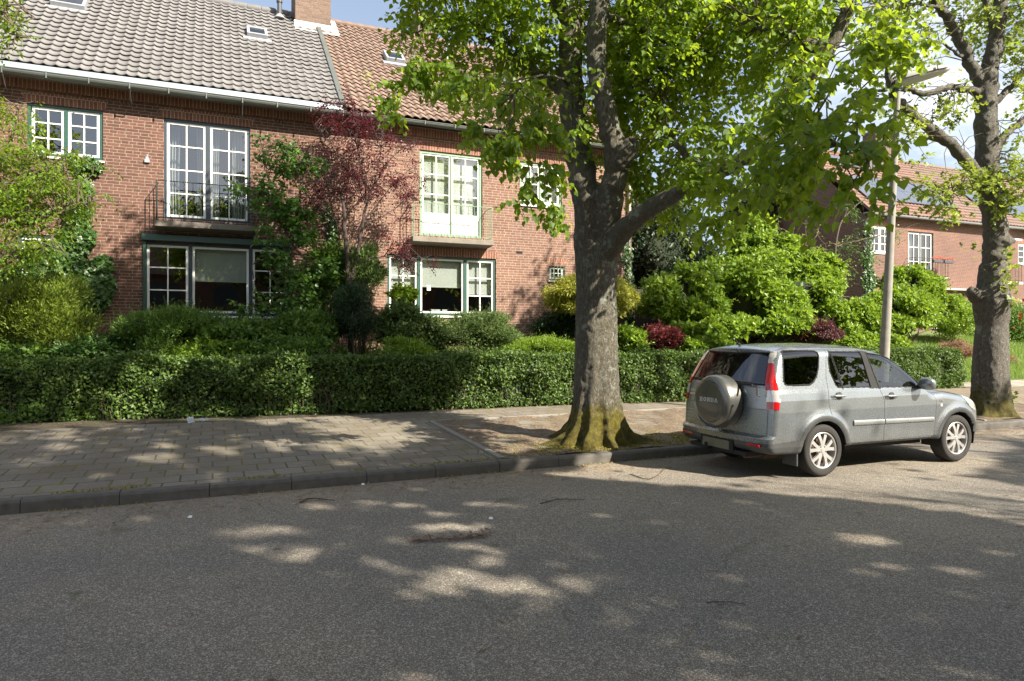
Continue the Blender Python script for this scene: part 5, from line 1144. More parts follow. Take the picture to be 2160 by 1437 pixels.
# small trees / saplings with explicit shoots
def small_tree(name, label, cat, trunk_paths, lobes, n, size, leaf, tmpl, seed, bark, per=(4,8), hang=.35, sp=.05, group=None):
    o = empty(name); tag(o, label, cat, group); m = MB(); ls = []
    for pts, r in trunk_paths: ls.append(limb(m, pts, r, 8, 5, seed, .02)); seed += 1
    m.build('trunk', bark, o, True); tw = MB()
    c = sprays(tw, ls, lobes, n, size, tmpl, per=per, seed=seed, hang=hang, leafsp=sp)
    make_leaves('crown', [c], leaf, o); tw.build('twigs', bark, o, True); return o
gl = lambda p: (p[0], p[1], gz(p[0], p[1])-.05)
b = (1.66,16.30,1.91)
small_tree('linden_sapling', 'young green sapling with big leaves to the right of the left balcony', 'young tree',
  [([gl(b), (1.60,16.30,2.99), (1.66,16.30,3.86), (1.78,16.30,4.73), (1.94,16.30,5.73), (2.10,16.30,6.29)], [.03,.026,.022,.018,.012,.004]),
   ([(1.66,16.30,3.86), (1.26,16.20,4.78), (1.05,16.10,5.59), (0.97,16.00,6.03)], [.018,.012,.008,.004]), ([(1.62,16.30,3.42), (1.05,16.00,4.84), (0.46,15.90,5.13), (0.22,15.80,5.22)], [.015,.01,.007,.003]),
   ([gl(b), (1.35,16.10,2.75), (1.05,16.00,3.37), (0.75,15.90,3.35)], [.018,.014,.01,.004]), ([(1.73,16.30,4.40), (2.15,16.30,4.98), (2.42,16.30,4.45)], [.012,.008,.003])],
  [AB((1.89,16.30,5.78),.30), AB((2.21,16.30,5.86),.22), AB((1.35,16.10,5.94),.26), AB((1.05,16.10,6.12),.14), AB((1.00,16.10,5.69),.2), AB((1.46,16.20,5.44),.3), AB((0.46,15.90,5.13),.16), AB((0.95,16.00,5.09),.28), AB((1.35,16.10,4.77),.34), AB((1.78,16.30,4.62),.36),
   AB((0.90,16.00,4.77),.2), AB((1.15,16.10,4.12),.30), AB((1.88,16.20,4.07),.34), AB((1.46,16.20,4.48),.3), AB((1.35,16.00,3.59),.2), AB((1.67,16.20,3.09),.42), AB((1.35,16.10,2.54),.36), AB((2.31,16.30,3.34),.3), AB((1.05,16.00,3.53),.16), AB((1.98,16.20,2.56),.36), AB((0.66,16.00,2.42),.12)],
  300, .105, L['sapling'], T_LINDEN, 51, M['twig'], per=(4,7))
b = (2.99,16.30,1.91)
small_tree('purple_plum_tree', 'slender multi-stemmed tree with dark red leaves between the two balconies', 'tree',
  [([gl(b), (2.94,16.30,2.92), (2.90,16.30,3.47), (2.83,16.30,4.36), (2.77,16.30,5.03), (2.66,16.30,5.24)], [.075,.06,.055,.045,.035,.01]),
   ([(2.94,16.30,3.03), (3.10,16.30,3.65), (3.25,16.30,4.50), (3.34,16.30,4.96), (3.62,16.20,5.64), (3.96,16.20,6.13), (4.43,16.20,6.53)], [.06,.045,.036,.03,.02,.012,.005]),
   ([(3.34,16.30,4.96), (3.25,16.30,5.63), (3.08,16.30,6.40), (3.02,16.30,7.18), (2.91,16.30,7.67)], [.025,.018,.013,.009,.004]),
   ([(3.25,16.30,4.50), (3.62,16.20,4.63), (4.17,16.10,4.99), (4.61,16.00,5.35)], [.018,.012,.008,.004]), ([(3.10,16.30,3.54), (3.60,16.10,3.69), (4.15,16.00,3.63), (4.82,15.90,3.75)], [.02,.013,.01,.004]),
   ([(3.34,16.30,4.96), (2.97,16.30,5.60), (2.53,16.30,6.23), (2.15,16.30,6.68)], [.02,.014,.01,.004]), ([(3.30,16.30,4.73), (3.62,16.20,5.98), (3.68,16.20,6.78)], [.018,.012,.005]),
   ([(2.83,16.30,4.25), (2.53,16.30,4.57), (2.37,16.30,4.78)], [.012,.008,.004]), ([(3.25,16.30,4.50), (3.85,16.20,5.32), (4.29,16.10,5.80)], [.015,.01,.004])],
  [AB((2.91,16.30,7.22),.22), AB((2.53,16.30,6.84),.25), AB((2.21,16.30,6.74),.12), AB((2.97,16.30,6.72),.34,1.3), AB((3.53,16.30,6.91),.3,1.3), AB((3.19,16.30,6.30),.36,1.3), AB((2.58,16.30,6.23),.22), AB((3.85,16.20,6.46),.26), AB((4.43,16.20,6.47),.22), AB((4.52,16.10,6.05),.18),
   AB((3.62,16.20,5.87),.34), AB((2.97,16.30,5.66),.3), AB((4.06,16.10,5.55),.28), AB((4.29,16.10,5.17),.26), AB((3.39,16.20,5.29),.3), AB((4.55,16.00,5.57),.14), AB((2.75,16.30,5.25),.22), AB((4.17,16.10,4.65),.2), AB((2.31,16.30,5.21),.22),
   AB((3.71,16.10,4.28),.15), AB((4.20,16.00,4.01),.2), AB((4.26,16.00,3.50),.18), AB((4.03,16.00,3.72),.2), AB((4.76,15.90,3.57),.08), AB((2.09,16.20,4.85),.2), AB((2.91,16.30,7.61),.08), AB((2.42,16.30,7.21),.12)],
  520, .068, L['red'], T_OVAL, 61, M['redtwig'], per=(5,9), hang=.2, sp=.04)
b = (-5.6, 15.6, 0)
small_tree('hornbeam_tree', 'leafy garden tree reaching in from the left edge over the wall climber', 'tree',
  [([gl(b), (-5.3,15.5,3), (-4.23,16.03,3.88), (-3.51,15.50,4.38), (-2.89,15.01,4.87), (-2.41,14.80,5.13), (-1.92,14.48,4.88)], [.12,.10,.07,.04,.025,.015,.005]),
   ([(-5.3,15.5,3), (-4.06,15.96,4.60), (-3.56,15.74,5.50), (-3.40,15.67,6.14), (-3.15,15.56,6.27)], [.06,.045,.03,.015,.005]), ([(-4.23,16.03,3.88), (-3.08,14.88,3.87), (-2.34,14.33,4.09), (-1.82,14.00,4.24)], [.05,.03,.018,.005]),
   ([(-4.39,16.11,3.16), (-3.29,14.86,3.25), (-2.68,14.27,3.39), (-2.30,14.10,3.22)], [.04,.03,.015,.005])],
  [AB((-3.55,15.52,5.18),.4), AB((-3.48,15.71,5.86),.22), AB((-3.23,15.60,6.09),.14), AB((-3.65,15.78,6.23),.2), AB((-3.01,15.07,5.13),.3), AB((-2.73,14.94,5.04),.22), AB((-2.29,14.75,5.13),.15), AB((-1.96,14.50,4.93),.10), AB((-3.03,14.96,4.49),.42,1.3), AB((-2.53,14.64,4.56),.32,1.2), AB((-2.12,14.35,4.37),.22),
   AB((-1.79,14.10,4.43),.10), AB((-3.24,14.95,3.96),.42,1.3), AB((-2.67,14.59,3.94),.32), AB((-2.36,14.45,4.19),.25), AB((-3.29,14.86,3.34),.36), AB((-2.78,14.42,3.40),.28), AB((-3.67,15.57,4.56),.4)],
  520, .088, L['linden'], T_OVAL, 71, M['twig'], per=(5,9), hang=.55, sp=.05)
b = (-7.2, 11.5, 0)
small_tree('hornbeam_tree', 'tips of an overhanging branch hanging down in the top left corner', 'tree',
  [([gl(b), (-7.2,11.5,4), (-6.8,11.2,6.5), (-3.12,11.84,6.81), (-2.64,11.41,6.25), (-2.40,11.20,5.81)], [.16,.13,.09,.04,.015,.004]), ([(-3.12,11.84,6.81), (-2.52,11.36,6.44), (-2.28,11.25,6.18)], [.02,.012,.004])],
  [AB((-2.61,11.40,6.28),.20), AB((-2.43,11.21,5.94),.15), AB((-2.55,11.26,5.78),.12), AB((-2.31,11.16,5.81),.08), AB((-2.88,11.51,6.31),.4), AB((-2.44,11.22,5.65),.06)], 62, .085, L['linden'], T_OVAL, 81, M['twig'], per=(4,7), hang=.6, sp=.045)
small_tree('young_cherry_tree', 'slender young tree with airy pale leaves at the corner of the far gable house', 'young tree',
  [([gl((23.35,20.50,4.71)), (23.48,20.50,4.72), (23.75,20.50,6.30), (24.45,20.40,7.12), (25.74,20.30,8.00), (26.60,20.30,8.69)], [.05,.045,.035,.02,.012,.004]),
   ([(23.62,20.50,5.51), (24.89,20.30,5.85), (26.47,20.20,6.23), (27.98,20.00,6.70)], [.03,.02,.012,.004]), ([(23.75,20.50,6.30), (24.73,20.40,7.94), (25.29,20.40,8.78)], [.02,.012,.004])],
  [AB((24.45,20.40,7.12),.45), AB((25.74,20.30,8.00),.4), AB((25.31,20.30,6.57),.45), AB((26.47,20.20,6.02),.35), AB((27.68,20.00,6.68),.25), AB((24.18,20.40,5.52),.5), AB((25.58,20.40,5.20),.4), AB((23.64,20.40,4.32),.5)],
  110, .10, L['sapling'], T_OVAL, 91, M['twig'], hang=.2, sp=.07)
def wall_ivy(label, pts, n, size, Y, seed, leaf='ivy'):
    o = empty('climbing_plant'); tag(o, label, 'climber', 'climbers on the house walls'); g_ = np.random.default_rng(seed); m = MB()
    B = np.array([(p[0], p[2], r, rz) for p, r, rz in pts]); W = B[:, 2]*B[:, 3]; k = g_.choice(len(B), n, p=W/W.sum())
    a = g_.uniform(0, 2*pi, n); q = g_.random(n)**.6
    x = B[k,0]+np.cos(a)*q*B[k,2]; z = B[k,1]+np.sin(a)*q*B[k,3]; y = Y-.04-g_.random(n)**2*.22*(1-.6*q)
    A = np.stack([g_.normal(size=n)*.5, -.25+g_.normal(size=n)*.2, -.8+g_.normal(size=n)*.4], 1); Nn = np.stack([g_.normal(size=n)*.35, -.8+g_.normal(size=n)*.3, .5+g_.normal(size=n)*.3], 1)
    make_leaves('foliage', [leaf_mesh(np.stack([x,y,z],1), A, Nn, size*(.6+.7*g_.random(n)), T_MAPLE)], L[leaf], o)
    for i in range(len(pts)-1):
        p, r = pts[i][0], pts[i+1][0]; m.tube([(p[0], Y-.03, p[2]), ((p[0]+r[0])/2+g_.normal()*.08, Y-.035, (p[2]+r[2])/2), (r[0], Y-.03, r[2])], .015, 5, False)
    m.build('stems', M['twig'], o, True)
wall_ivy('green climber on the brick wall left of the bay window with shutter box',
  [((-3.06,17.20,2.10),.7,.5), ((-2.80,17.20,2.71),.75,.55), ((-3.06,17.20,3.31),.6,.45), ((-2.23,17.20,3.35),.22,.25), ((-2.23,17.20,2.94),.28,.3), ((-2.67,17.20,3.94),.35,.35), ((-2.67,17.20,4.45),.25,.3), ((-2.59,17.20,4.97),.2,.3), ((-2.50,17.20,5.49),.28,.2), ((-3.57,17.20,2.70),.7,.6)], 9500, .085, YF, 5)
wall_ivy('thin climber on the wall in the shade beside the party wall', [((2.67,17.20,2.61),.3,.3), ((2.73,17.20,3.55),.22,.5), ((2.67,17.20,4.37),.12,.4), ((2.55,17.20,4.83),.1,.2)], 900, .07, YF, 6)
wall_ivy('climber on the corner of the far gable house', [((27.43,22.00,3.29),.5,.7), ((27.28,22.00,4.37),.45,.6), ((27.22,22.00,5.44),.35,.6), ((27.22,22.00,6.52),.25,.5)], 1800, .11, YG, 7)
wall_ivy('red flowered climber on the downpipe right of the linden trunk', [((11.10,17.00,3.32),.2,.5), ((11.03,17.00,4.15),.2,.4), ((11.07,17.00,2.49),.25,.4)], 600, .08, 17.0, 8)
# dry pampas grass
o = empty('ornamental_grass'); tag(o, 'clump of dry straw-coloured ornamental grass left of the bay window', 'ornamental grass')
b = np.array((-1.79,15.70,1.71)); n = 1500; g0 = gz(b[0], b[1]); P = np.tile([b[0], b[1], g0-.05], (n,1))+RS.normal(size=(n,3))*np.array([.16,.12,.02]); A = RS.normal(size=(n,3))*.34+np.array([0,0,1]); S = RS.uniform(.4,1.05,n)
c1 = leaf_mesh(P, A, RS.normal(size=(n,3))+np.array([0,-1,.3]), S, (T_BLADE[0]*np.array([.75,1,1]), T_BLADE[1]))
make_leaves('dry_blades', [c1], L['dry'], o)
n = 900; P = np.tile([b[0]+.1, b[1]-.1, g0-.05], (n,1))+RS.normal(size=(n,3))*np.array([.25,.15,.02]); A = RS.normal(size=(n,3))*.5+np.array([0,0,1])
make_leaves('green_blades', [leaf_mesh(P, A, RS.normal(size=(n,3))+np.array([0,-1,.3]), RS.uniform(.3,.75,n), T_BLADE)], L['grass'], o)
m = MB()
for i in range(9): m.tube([(b[0]+RS.normal()*.05, b[1]+RS.normal()*.05, g0), (b[0]-.03+RS.normal()*.05, b[1], g0+1.0), (b[0]-.04+RS.normal()*.07, b[1], g0+1.35+.5*RS.random())], [.006,.005,.002], 4, False)
m.build('dry_stalks', plain('straw', (.42,.32,.17), .8), o)
# lawn on the right
n = 60000; x = RS.uniform(19.5, 36, n); y = 14.3+RS.random(n)*5.5; z = ground_z(x, y)
lw = make_leaves('lawn_grass', [leaf_mesh(np.stack([x,y,z-.01],1), RS.normal(size=(n,3))*.35+np.array([0,0,1]), RS.normal(size=(n,3))+np.array([0,-1,0]), RS.uniform(.07,.26,n), (T_BLADE[0]*np.array([1.6,1,1]), T_BLADE[1]))], L['grass'], None)
tag(lw, 'long unmown lawn grass on the right', 'grass', kind='stuff')
tag(quadgrid('lawn', 19.6, 60, 14.25, 21.9, 80, 30, lambda X, Y: ground_z(X, Y)+.004, M['grassbase']), kind='structure')
tag(quadgrid('path', 20.4, 60, 12.7, 14.2, 80, 6, lambda X, Y: ground_z(X, Y)+.012, M['path']), kind='structure')
# background trees
def back_tree(c, r, n, leaf, label, seed):
    o = empty('background_tree'); tag(o, label, 'tree', 'trees behind the houses'); bl = lumps(c, r, 34, .33, seed)
    make_leaves('crown', [blob_leaves(bl, n, .24, T_OVAL, .6, .2, .7, shell=.3)], leaf, o)
    m = MB(); g0 = gz(c[0], c[1]); m.tube([(c[0],c[1],g0-.3),(c[0]+.1,c[1],c[2]-r[2]*.5),(c[0],c[1],c[2]+r[2]*.4)], [.3,.2,.05], 8)
    stems(m, (c[0],c[1],c[2]-r[2]*.6), [(q[0],q[1],q[2]) for q in bl[1:10]], .12, .02, wob=.2); m.build('trunk', M['bark'], o, True)
back_tree((21.5,33,7.0), (4.0,3,4.2), 12000, L['mid'], 'green tree behind the gap between the houses', 1)
back_tree((58,34,8.5), (5,4,5), 9000, L['young'], 'pale tree behind the far roofs at the right edge', 2)
back_tree((62,19,5.5), (5,3,4.5), 9000, L['mid'], 'green tree far down the street on the right', 3)
back_tree((50,16.5,3.6), (3,2,2.6), 6000, L['mid'], 'lower green tree in a far front garden on the right', 4)
back_tree((74,8,6), (5,5,5), 9000, L['linden'], 'dark street tree at the far right end of the street', 5)
# moss tufts beside the root flare and along the kerb
n = 9000; x = RS.uniform(6.2, 9.6, n); y = 9.0+RS.normal(size=n)*.18+.12*np.sin(x*2); q = RS.random(n) < .5; x2 = RS.normal(size=n)*.7+5.4; y2 = RS.normal(size=n)*.28+9.0
x = np.where(q, x, x2); y = np.where(q, y, y2); keep = y > 8.62; x, y = x[keep], y[keep]; n = len(x)
mo = make_leaves('moss', [leaf_mesh(np.stack([x, y, pave_z(y)+.01], 1), RS.normal(size=(n,3))*.9+np.array([0,0,.6]), rdir(n), RS.uniform(.015,.04,n), T_OVAL)], mat_leaf('moss_tuft', (.14,.12,.02), (.30,.26,.05), .2, .8), None)
tag(mo, 'yellow-green moss around the linden roots', 'moss', kind='stuff')
n = 5000; x = RS.uniform(-4, 12, n); y = np.where(RS.random(n) < .7, 8.58+np.abs(RS.normal(size=n))*.05, 8.39-np.abs(RS.normal(size=n))*.03); keep = np.array([mnoise.noise(Vector((a*1.3,3.1,0))) > .02 for a in x]); x, y = x[keep], y[keep]; n = len(x)
mo = make_leaves('kerb_moss', [leaf_mesh(np.stack([x, y, np.where(y > 8.5, .135, .002)], 1), RS.normal(size=(n,3))*.9+np.array([0,0,.5]), rdir(n), RS.uniform(.012,.035,n), T_OVAL)], bpy.data.materials['moss_tuft'], None)
tag(mo, 'moss and weeds growing in the kerb joint', 'moss', kind='stuff')
# fallen leaves and bits
n = 17000; r1 = RS.random(n); x = RS.uniform(-5, 16, n); y = np.where(r1 < .45, 8.36-np.abs(RS.normal(size=n))*.45, np.where(r1 < .7, RS.uniform(8.6, 13.2, n), np.where(r1 < .88, RS.uniform(1.2, 8, n), 13.4-np.abs(RS.normal(size=n))*.25+np.clip((2-x)*.17, 0, 1.5))))
z = np.where(y < 8.4, .004, np.where((y > 8.56), pave_z(np.minimum(y,13))+.012, .14))+.003; ok = (y < 8.39) | (y > 8.6); x, y, z = x[ok], y[ok], z[ok]; n = len(x)
li = make_leaves('leaf_litter', [leaf_mesh(np.stack([x,y,z],1), RS.normal(size=(n,3))*np.array([1,1,.06]), RS.normal(size=(n,3))*.12+np.array([0,0,1]), RS.uniform(.015,.05,n)*np.where(RS.random(n) < .12, 1.7, 1), T_NARROW)], L['litter'], None)
tag(li, 'brown leaf litter along the kerb and hedge foot', 'leaf litter', kind='stuff')
def twig_thing(label, pts, r, name='fallen_twig'):
    m = MB(); P = smooth_path(pts, 5); m.tube(P, interp_r([r, r*.8, r*.4], len(P)), 6)
    for i in range(2, len(P)-1, 3):
        q = P[i]; d = np.array([RS.normal(), RS.normal(), 0]); d /= np.linalg.norm(d); m.tube([q, q+d*.05+np.array([0,0,.01]), q+d*.11], [r*.5, r*.4, r*.2], 4)
    tag(m.build(name, M['rust'] if 'rust' in label else M['twig'], None, True), label, 'twig', 'twigs lying on the road')
M['rust'] = plain('rusty_conifer_sprig', (.24,.15,.095), .9, var=.3, nscale=30)
twig_thing('long rusty brown dead conifer sprig lying on the asphalt in the middle of the road', [(1.59,5.86,.012),(1.81,5.80,.02),(2.05,5.76,.014),(2.24,5.74,.02),(2.36,5.87,.03)], .005)
twig_thing('thin curved bare twig on the road left of the car rear wheel', [(4.99,7.56,.01),(5.01,7.2,.012),(5.36,7.40,.03),(5.7,7.78,.012)], .006)
twig_thing('short dark twig near the kerb on the left, left of the tree pit', [(.86,7.71,.012),(1.0,7.80,.02),(1.22,7.65,.01)], .009)
twig_thing('brown twig on the road in front of the linden trunk', [(3.23,6.62,.01),(3.49,6.68,.018),(3.75,6.57,.01)], .007)
twig_thing('small thin twig in the shade at the lower right of the road', [(3.07,3.72,.008),(3.17,3.67,.014),(3.29,3.59,.008)], .004)
n = 110; t_ = RS.random(n); sx = np.interp(t_, [0,.3,.6,.85,1], [1.6,1.81,2.05,2.24,2.36]); sy = np.interp(t_, [0,.3,.6,.85,1], [5.86,5.80,5.76,5.74,5.87])
sg_ = make_leaves('fallen_sprig', [leaf_mesh(np.stack([sx, sy, .012+RS.random(n)*.03], 1), np.stack([-.8+RS.normal(size=n)*.4, RS.normal(size=n)*.7, RS.normal(size=n)*.3+.1], 1), rdir(n), RS.uniform(.03,.08,n), T_NARROW)], M['rust'], None)
tag(sg_, 'feathery dead brown conifer needles spread along the sprig in the road', 'conifer sprig')
# paper scraps
M['paper'] = plain('dirty_paper', (.40, .42, .44), .8, var=.25, nscale=25)
def paper(label, c, w, h, rz, fold):
    m = MB(); X = np.linspace(-w/2, w/2, 9); Y = np.linspace(-h/2, h/2, 7); rr = random.Random(fold)
    V = [(x, y, .012+abs(math.sin(x*20+fold)*.02)+.03*math.sin(y*12+fold)**2+rr.uniform(0,.01)) for y in Y for x in X]
    F = [(j*9+i, j*9+i+1, (j+1)*9+i+1, (j+1)*9+i) for j in range(6) for i in range(8)]
    m.add(V, F); o = m.build('paper_scrap', M['paper'], None); o.location = (c[0], c[1], float(pave_z(min(c[1],13)))+.015); o.rotation_euler = (.5, 0, rz)
    tag(o, label, 'paper scrap', 'litter at the hedge foot')
paper('crumpled white paper scrap, the left and squarer of two at the hedge foot', (-.38,13.28), .11, .14, .3, 1)
paper('folded white paper strip, the right and longer of two at the hedge foot', (-.16,13.36), .19, .07, -.5, 3)
for c_, lab in (((-.22,7.52), 'tiny white scrap on the asphalt near the left kerb'), ((1.66,8.33), 'tiny white scrap lying in the gutter against the kerb face'), ((2.51,6.27), 'tiny white scrap beside the rusty conifer sprig')):
    m = MB(); m.add([(-.02,-.015,.006),(.02,-.018,.004),(.024,.012,.016),(0,.022,.02),(-.018,.012,.01)], [(0,1,2,3,4)]); o = m.build('paper_scrap', M['white'], None); o.location = (*c_, .003); tag(o, lab, 'paper scrap')
# ================================================================== LAMP POST
lp = empty('street_lamp', (0,0,0)); tag(lp, 'leaning grey concrete street lamp post standing behind the parked car', 'street lamp')
M['post'] = plain('weathered_lamp_post', (.26,.245,.215), .85, var=.35, nscale=7, bmp=.3)
bx_, by_ = 11.66, 9.09
m = MB(); pts = [(bx_-.03+.31*t, by_-.12*t, .1+6.45*t) for t in np.linspace(0,1,12)]
m.tube(pts, list(np.linspace(.098,.050,12)), 20); m.build('post', M['post'], lp, True)
m = MB(); hx, hy, hz_ = pts[-1]
m.lathe([(.001,-.02),(.062,-.02),(.066,.14),(.05,.17),(.001,.17)], 16, (hx,hy,hz_-.06), 'z'); m.build('collar', M['pvc'], lp, True)
def headpt(a, w, h):   # a along the arm, w sideways, h up
    dx, dy = .80, -.60; tl = .20
    return (hx+dx*a-dy*w*1.0, hy+dy*a+dx*w, hz_+.10+a*tl+h)
prof_ = [(-.06,.06,.06,.06),(.0,.10,.09,.09),(.12,.135,.12,.11),(.35,.15,.13,.12),(.62,.155,.12,.10),(.78,.12,.085,.075),(.86,.08,.05,.04),(.90,.01,.01,.01)]
def headmesh(up, m):
    base = len(m.v); n = 12
    for (a, w, ht, hb) in prof_:
        for k in range(n+1):
            t = pi*k/n
            m.v.append(headpt(a, w*cos(t), ht*sin(t) if up else -hb*sin(t)*.9))
    for i in range(len(prof_)-1):
        for k in range(n): m.f.append((base+i*(n+1)+k, base+i*(n+1)+k+1, base+(i+1)*(n+1)+k+1, base+(i+1)*(n+1)+k))
m = MB(); headmesh(True, m); m.build('lamp_housing', plain('lamp_housing', (.42,.40,.36), .6, var=.3, nscale=12), lp, True)
m = MB(); headmesh(False, m); m.build('lamp_cover', plain('opal_lamp_cover', (.62,.60,.54), .3, var=.15, nscale=10), lp, True)
m = MB(); m.tube([headpt(.02,.135,0), headpt(.35,.153,0), headpt(.62,.158,0), headpt(.80,.13,0)], .009, 6); m.tube([headpt(.02,-.135,0), headpt(.35,-.153,0), headpt(.62,-.158,0), headpt(.80,-.13,0)], .009, 6)
m.tube([headpt(.62,.16,.0), headpt(.62,.16,.08)], .012, 6); m.tube([headpt(.62,-.185,.0), headpt(.62,-.16,.08)], .012, 6); m.build('rim', M['pvc'], lp, True)

# ================================================================== CAR
CAR = empty('parked_car', (6.2, 7.31, 0)); tag(CAR, 'silver-grey compact off-road car with spare wheel on its tailgate, parked at the kerb', 'car')
def mat_paint(name, col, rough=.36, metal=.55):
    m, t, b, o = nt(name); co = objco(t)
    f = noise(t, co, 3.0, 7, .6); dust = noise(t, co, 60, 3)
    c = mixcol(t, f, tuple(x*.93 for x in col), tuple(x*1.06 for x in col))
    sp = N(t, 'ShaderNodeSeparateXYZ'); t.links.new(co, sp.inputs[0])
    mr = N(t, 'ShaderNodeMapRange', ins={'From Min': .75, 'From Max': .25, 'To Min': 0.0, 'To Max': .55}); t.links.new(sp.outputs[2], mr.inputs[0])
    mu = N(t, 'ShaderNodeMath', operation='MULTIPLY'); t.links.new(mr.outputs[0], mu.inputs[0]); t.links.new(ramp(t, noise(t, co, 7, 6), [(.35, .2), (.7, 1.0)]), mu.inputs[1])
    c = mixcol(t, mu.outputs[0], c, (.20, .175, .14)); t.links.new(c, b.inputs['Base Color'])
    b.inputs['Metallic'].default_value = metal; b.inputs['Coat Weight'].default_value = .8; b.inputs['Coat Roughness'].default_value = .06
    r_ = ramp(t, dust, [(.3, rough*.9), (.8, rough*1.25)]); t.links.new(r_, b.inputs['Roughness']); return m
M['paint'] = mat_paint('silver_grey_paint', (.275, .30, .32), .27, .68)
M['cladding'] = plain('dark_grey_plastic', (.060, .062, .062), .55, var=.2, nscale=15)
M['trim'] = mat_paint('moulding_paint', (.27, .285, .28), .4, .4)
M['rubber'] = plain('tyre_rubber', (.028, .026, .024), .85, var=.35, nscale=20, bmp=.2)
M['alloy'] = plain('alloy_wheel', (.52, .51, .50), .32, .55, var=.12, nscale=10)
M['rustdisc'] = plain('brake_dust', (.10, .06, .04), .8, .2, var=.4, nscale=12)
M['chrome'] = plain('chrome', (.75, .75, .75), .15, 1.0, var=.03)
M['carglass'] = mat_glass('car_side_glass', (.55, .62, .58), 2.0, .75, False)
M['privacy'] = mat_glass('car_privacy_glass', (.15, .15, .14), 2.1, .5, False)
M['lampred'] = plain('red_lamp_lens', (.48, .010, .012), .12, 0, var=.12, nscale=40, coat=1.0)
M['lampclear'] = plain('clear_lamp_lens', (.62, .58, .56), .12, .3, var=.2, nscale=60, coat=1.0)
M['headlamp'] = plain('headlamp_lens', (.60, .66, .62), .10, .2, var=.15, nscale=20, coat=1.0)
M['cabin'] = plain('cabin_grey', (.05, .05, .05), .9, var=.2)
I_ = np.interp
def car_F(x, y, z):
    ay = np.abs(y)
    W = I_(z, [.2,.3,.42,.6,.85,1.0,1.08,1.14,1.62,1.75], [.80,.845,.875,.885,.89,.884,.87,.850,.708,.66])
    W = W - .07*np.clip((x-3.55)/.85, 0, 2)**2 - .02*np.clip((.45-x)/.45, 0, 2)**2
    for cx_, in ((.98,), (3.60,)):      # flared wheel arches
        d = np.hypot(x-cx_, z-.34); W = W + .026*np.exp(-((d-.43)/.06)**2)
    a = ay - W
    zt = I_(x, [-.5,.2,.26,.4,.8,1.4,1.9,2.15,2.4,2.6,3.05,3.12,3.4,3.8,4.15,4.35,4.6], [1.58,1.63,1.655,1.685,1.71,1.715,1.695,1.665,1.59,1.475,1.13,1.105,1.075,1.01,.93,.84,.70])
    sl_ = I_(x, [2.2,2.45,3.0,3.15], [1,.79,.79,1])
    b = (z - zt + .085*(ay/.72)**2*I_(x, [3.0,3.3], [1,.6]))*sl_
    zb = I_(x, [0,.5,1.4,3.1,3.9,4.4], [.34,.32,.375,.365,.26,.26]); c = zb - z
    xr = I_(z, [.30,.36,.42,.53,.565,.9,1.15,1.22,1.60,1.64,1.70], [.10,.03,.0,.0,.045,.07,.10,.12,.325,.25,.27]); d = xr + .07*(ay/.8)**2.5 - x
    xf = I_(z, [.25,.35,.55,.7,.85,.95,1.1], [4.25,4.37,4.43,4.42,4.36,4.25,4.1]); e = x - xf + .30*(ay/.85)**2.4
    def sm(p, q, k):
        h = np.clip(.5+.5*(p-q)/k, 0, 1); return q*(1-h)+p*h+k*h*(1-h)
    r = sm(a, b, .085); r = sm(r, c, .05); r = sm(r, d, .07); r = sm(r, e, .14); return r
nth = 620; nR, nM, nF = 190, 200, 90
ph = np.concatenate([np.linspace(pi/2*.999, 0, nR, endpoint=False), np.zeros(nM), -np.linspace(pi/2*.999, 0, nF, endpoint=False)[::-1]])
ax = np.concatenate([np.full(nR, 1.3), np.linspace(1.3, 3.1, nM), np.full(nF, 3.1)]); az = .95-(ax-1.3)/1.8*.2
th = np.linspace(0, 2*pi, nth, endpoint=False)
PH, TH = np.meshgrid(ph, th, indexing='ij'); AX = ax[:, None]+0*TH; AZ = az[:, None]+0*TH
dx, dy, dz = -np.sin(PH), np.cos(PH)*np.sin(TH), np.cos(PH)*np.cos(TH)
lo = np.zeros_like(PH); hi = np.full_like(PH, 3.0)
for _ in range(26):
    mid = (lo+hi)/2; ins_ = car_F(AX+dx*mid, dy*mid, AZ+dz*mid) < 0; lo = np.where(ins_, mid, lo); hi = np.where(ins_, hi, mid)
PX, PY, PZ = AX+dx*lo, dy*lo, AZ+dz*lo
e_ = .004; G = np.stack([car_F(PX+e_,PY,PZ)-car_F(PX-e_,PY,PZ), car_F(PX,PY+e_,PZ)-car_F(PX,PY-e_,PZ), car_F(PX,PY,PZ+e_)-car_F(PX,PY,PZ-e_)], -1).reshape(-1, 3); VN = norm(G)
VP = np.stack([PX, PY, PZ], -1).reshape(-1, 3); nu = len(ph)
ii, jj = np.meshgrid(np.arange(nu-1), np.arange(nth), indexing='ij'); j2 = (jj+1) % nth
FQ = np.stack([ii*nth+jj, (ii+1)*nth+jj, (ii+1)*nth+j2, ii*nth+j2], -1).reshape(-1, 4)
C_ = VP[FQ].mean(1); CN = norm(VN[FQ].mean(1)); cxx, cyy, czz = C_.T; acy = np.abs(cyy)
t_ = np.cross(VP[FQ[:,1]]-VP[FQ[:,0]], VP[FQ[:,2]]-VP[FQ[:,0]]); 
if (t_*CN).sum(1).mean() < 0: FQ = FQ[:, ::-1]
def inpoly(px, pz, poly):
    r = np.zeros(len(px), bool); n = len(poly)
    for i in range(n):
        (x1, z1), (x2, z2) = poly[i], poly[(i+1) % n]
        cnd = ((z1 > pz) != (z2 > pz)); r ^= cnd & (px < (x2-x1)*(pz-z1)/((z2-z1) if z2 != z1 else 1e-9)+x1)
    return r
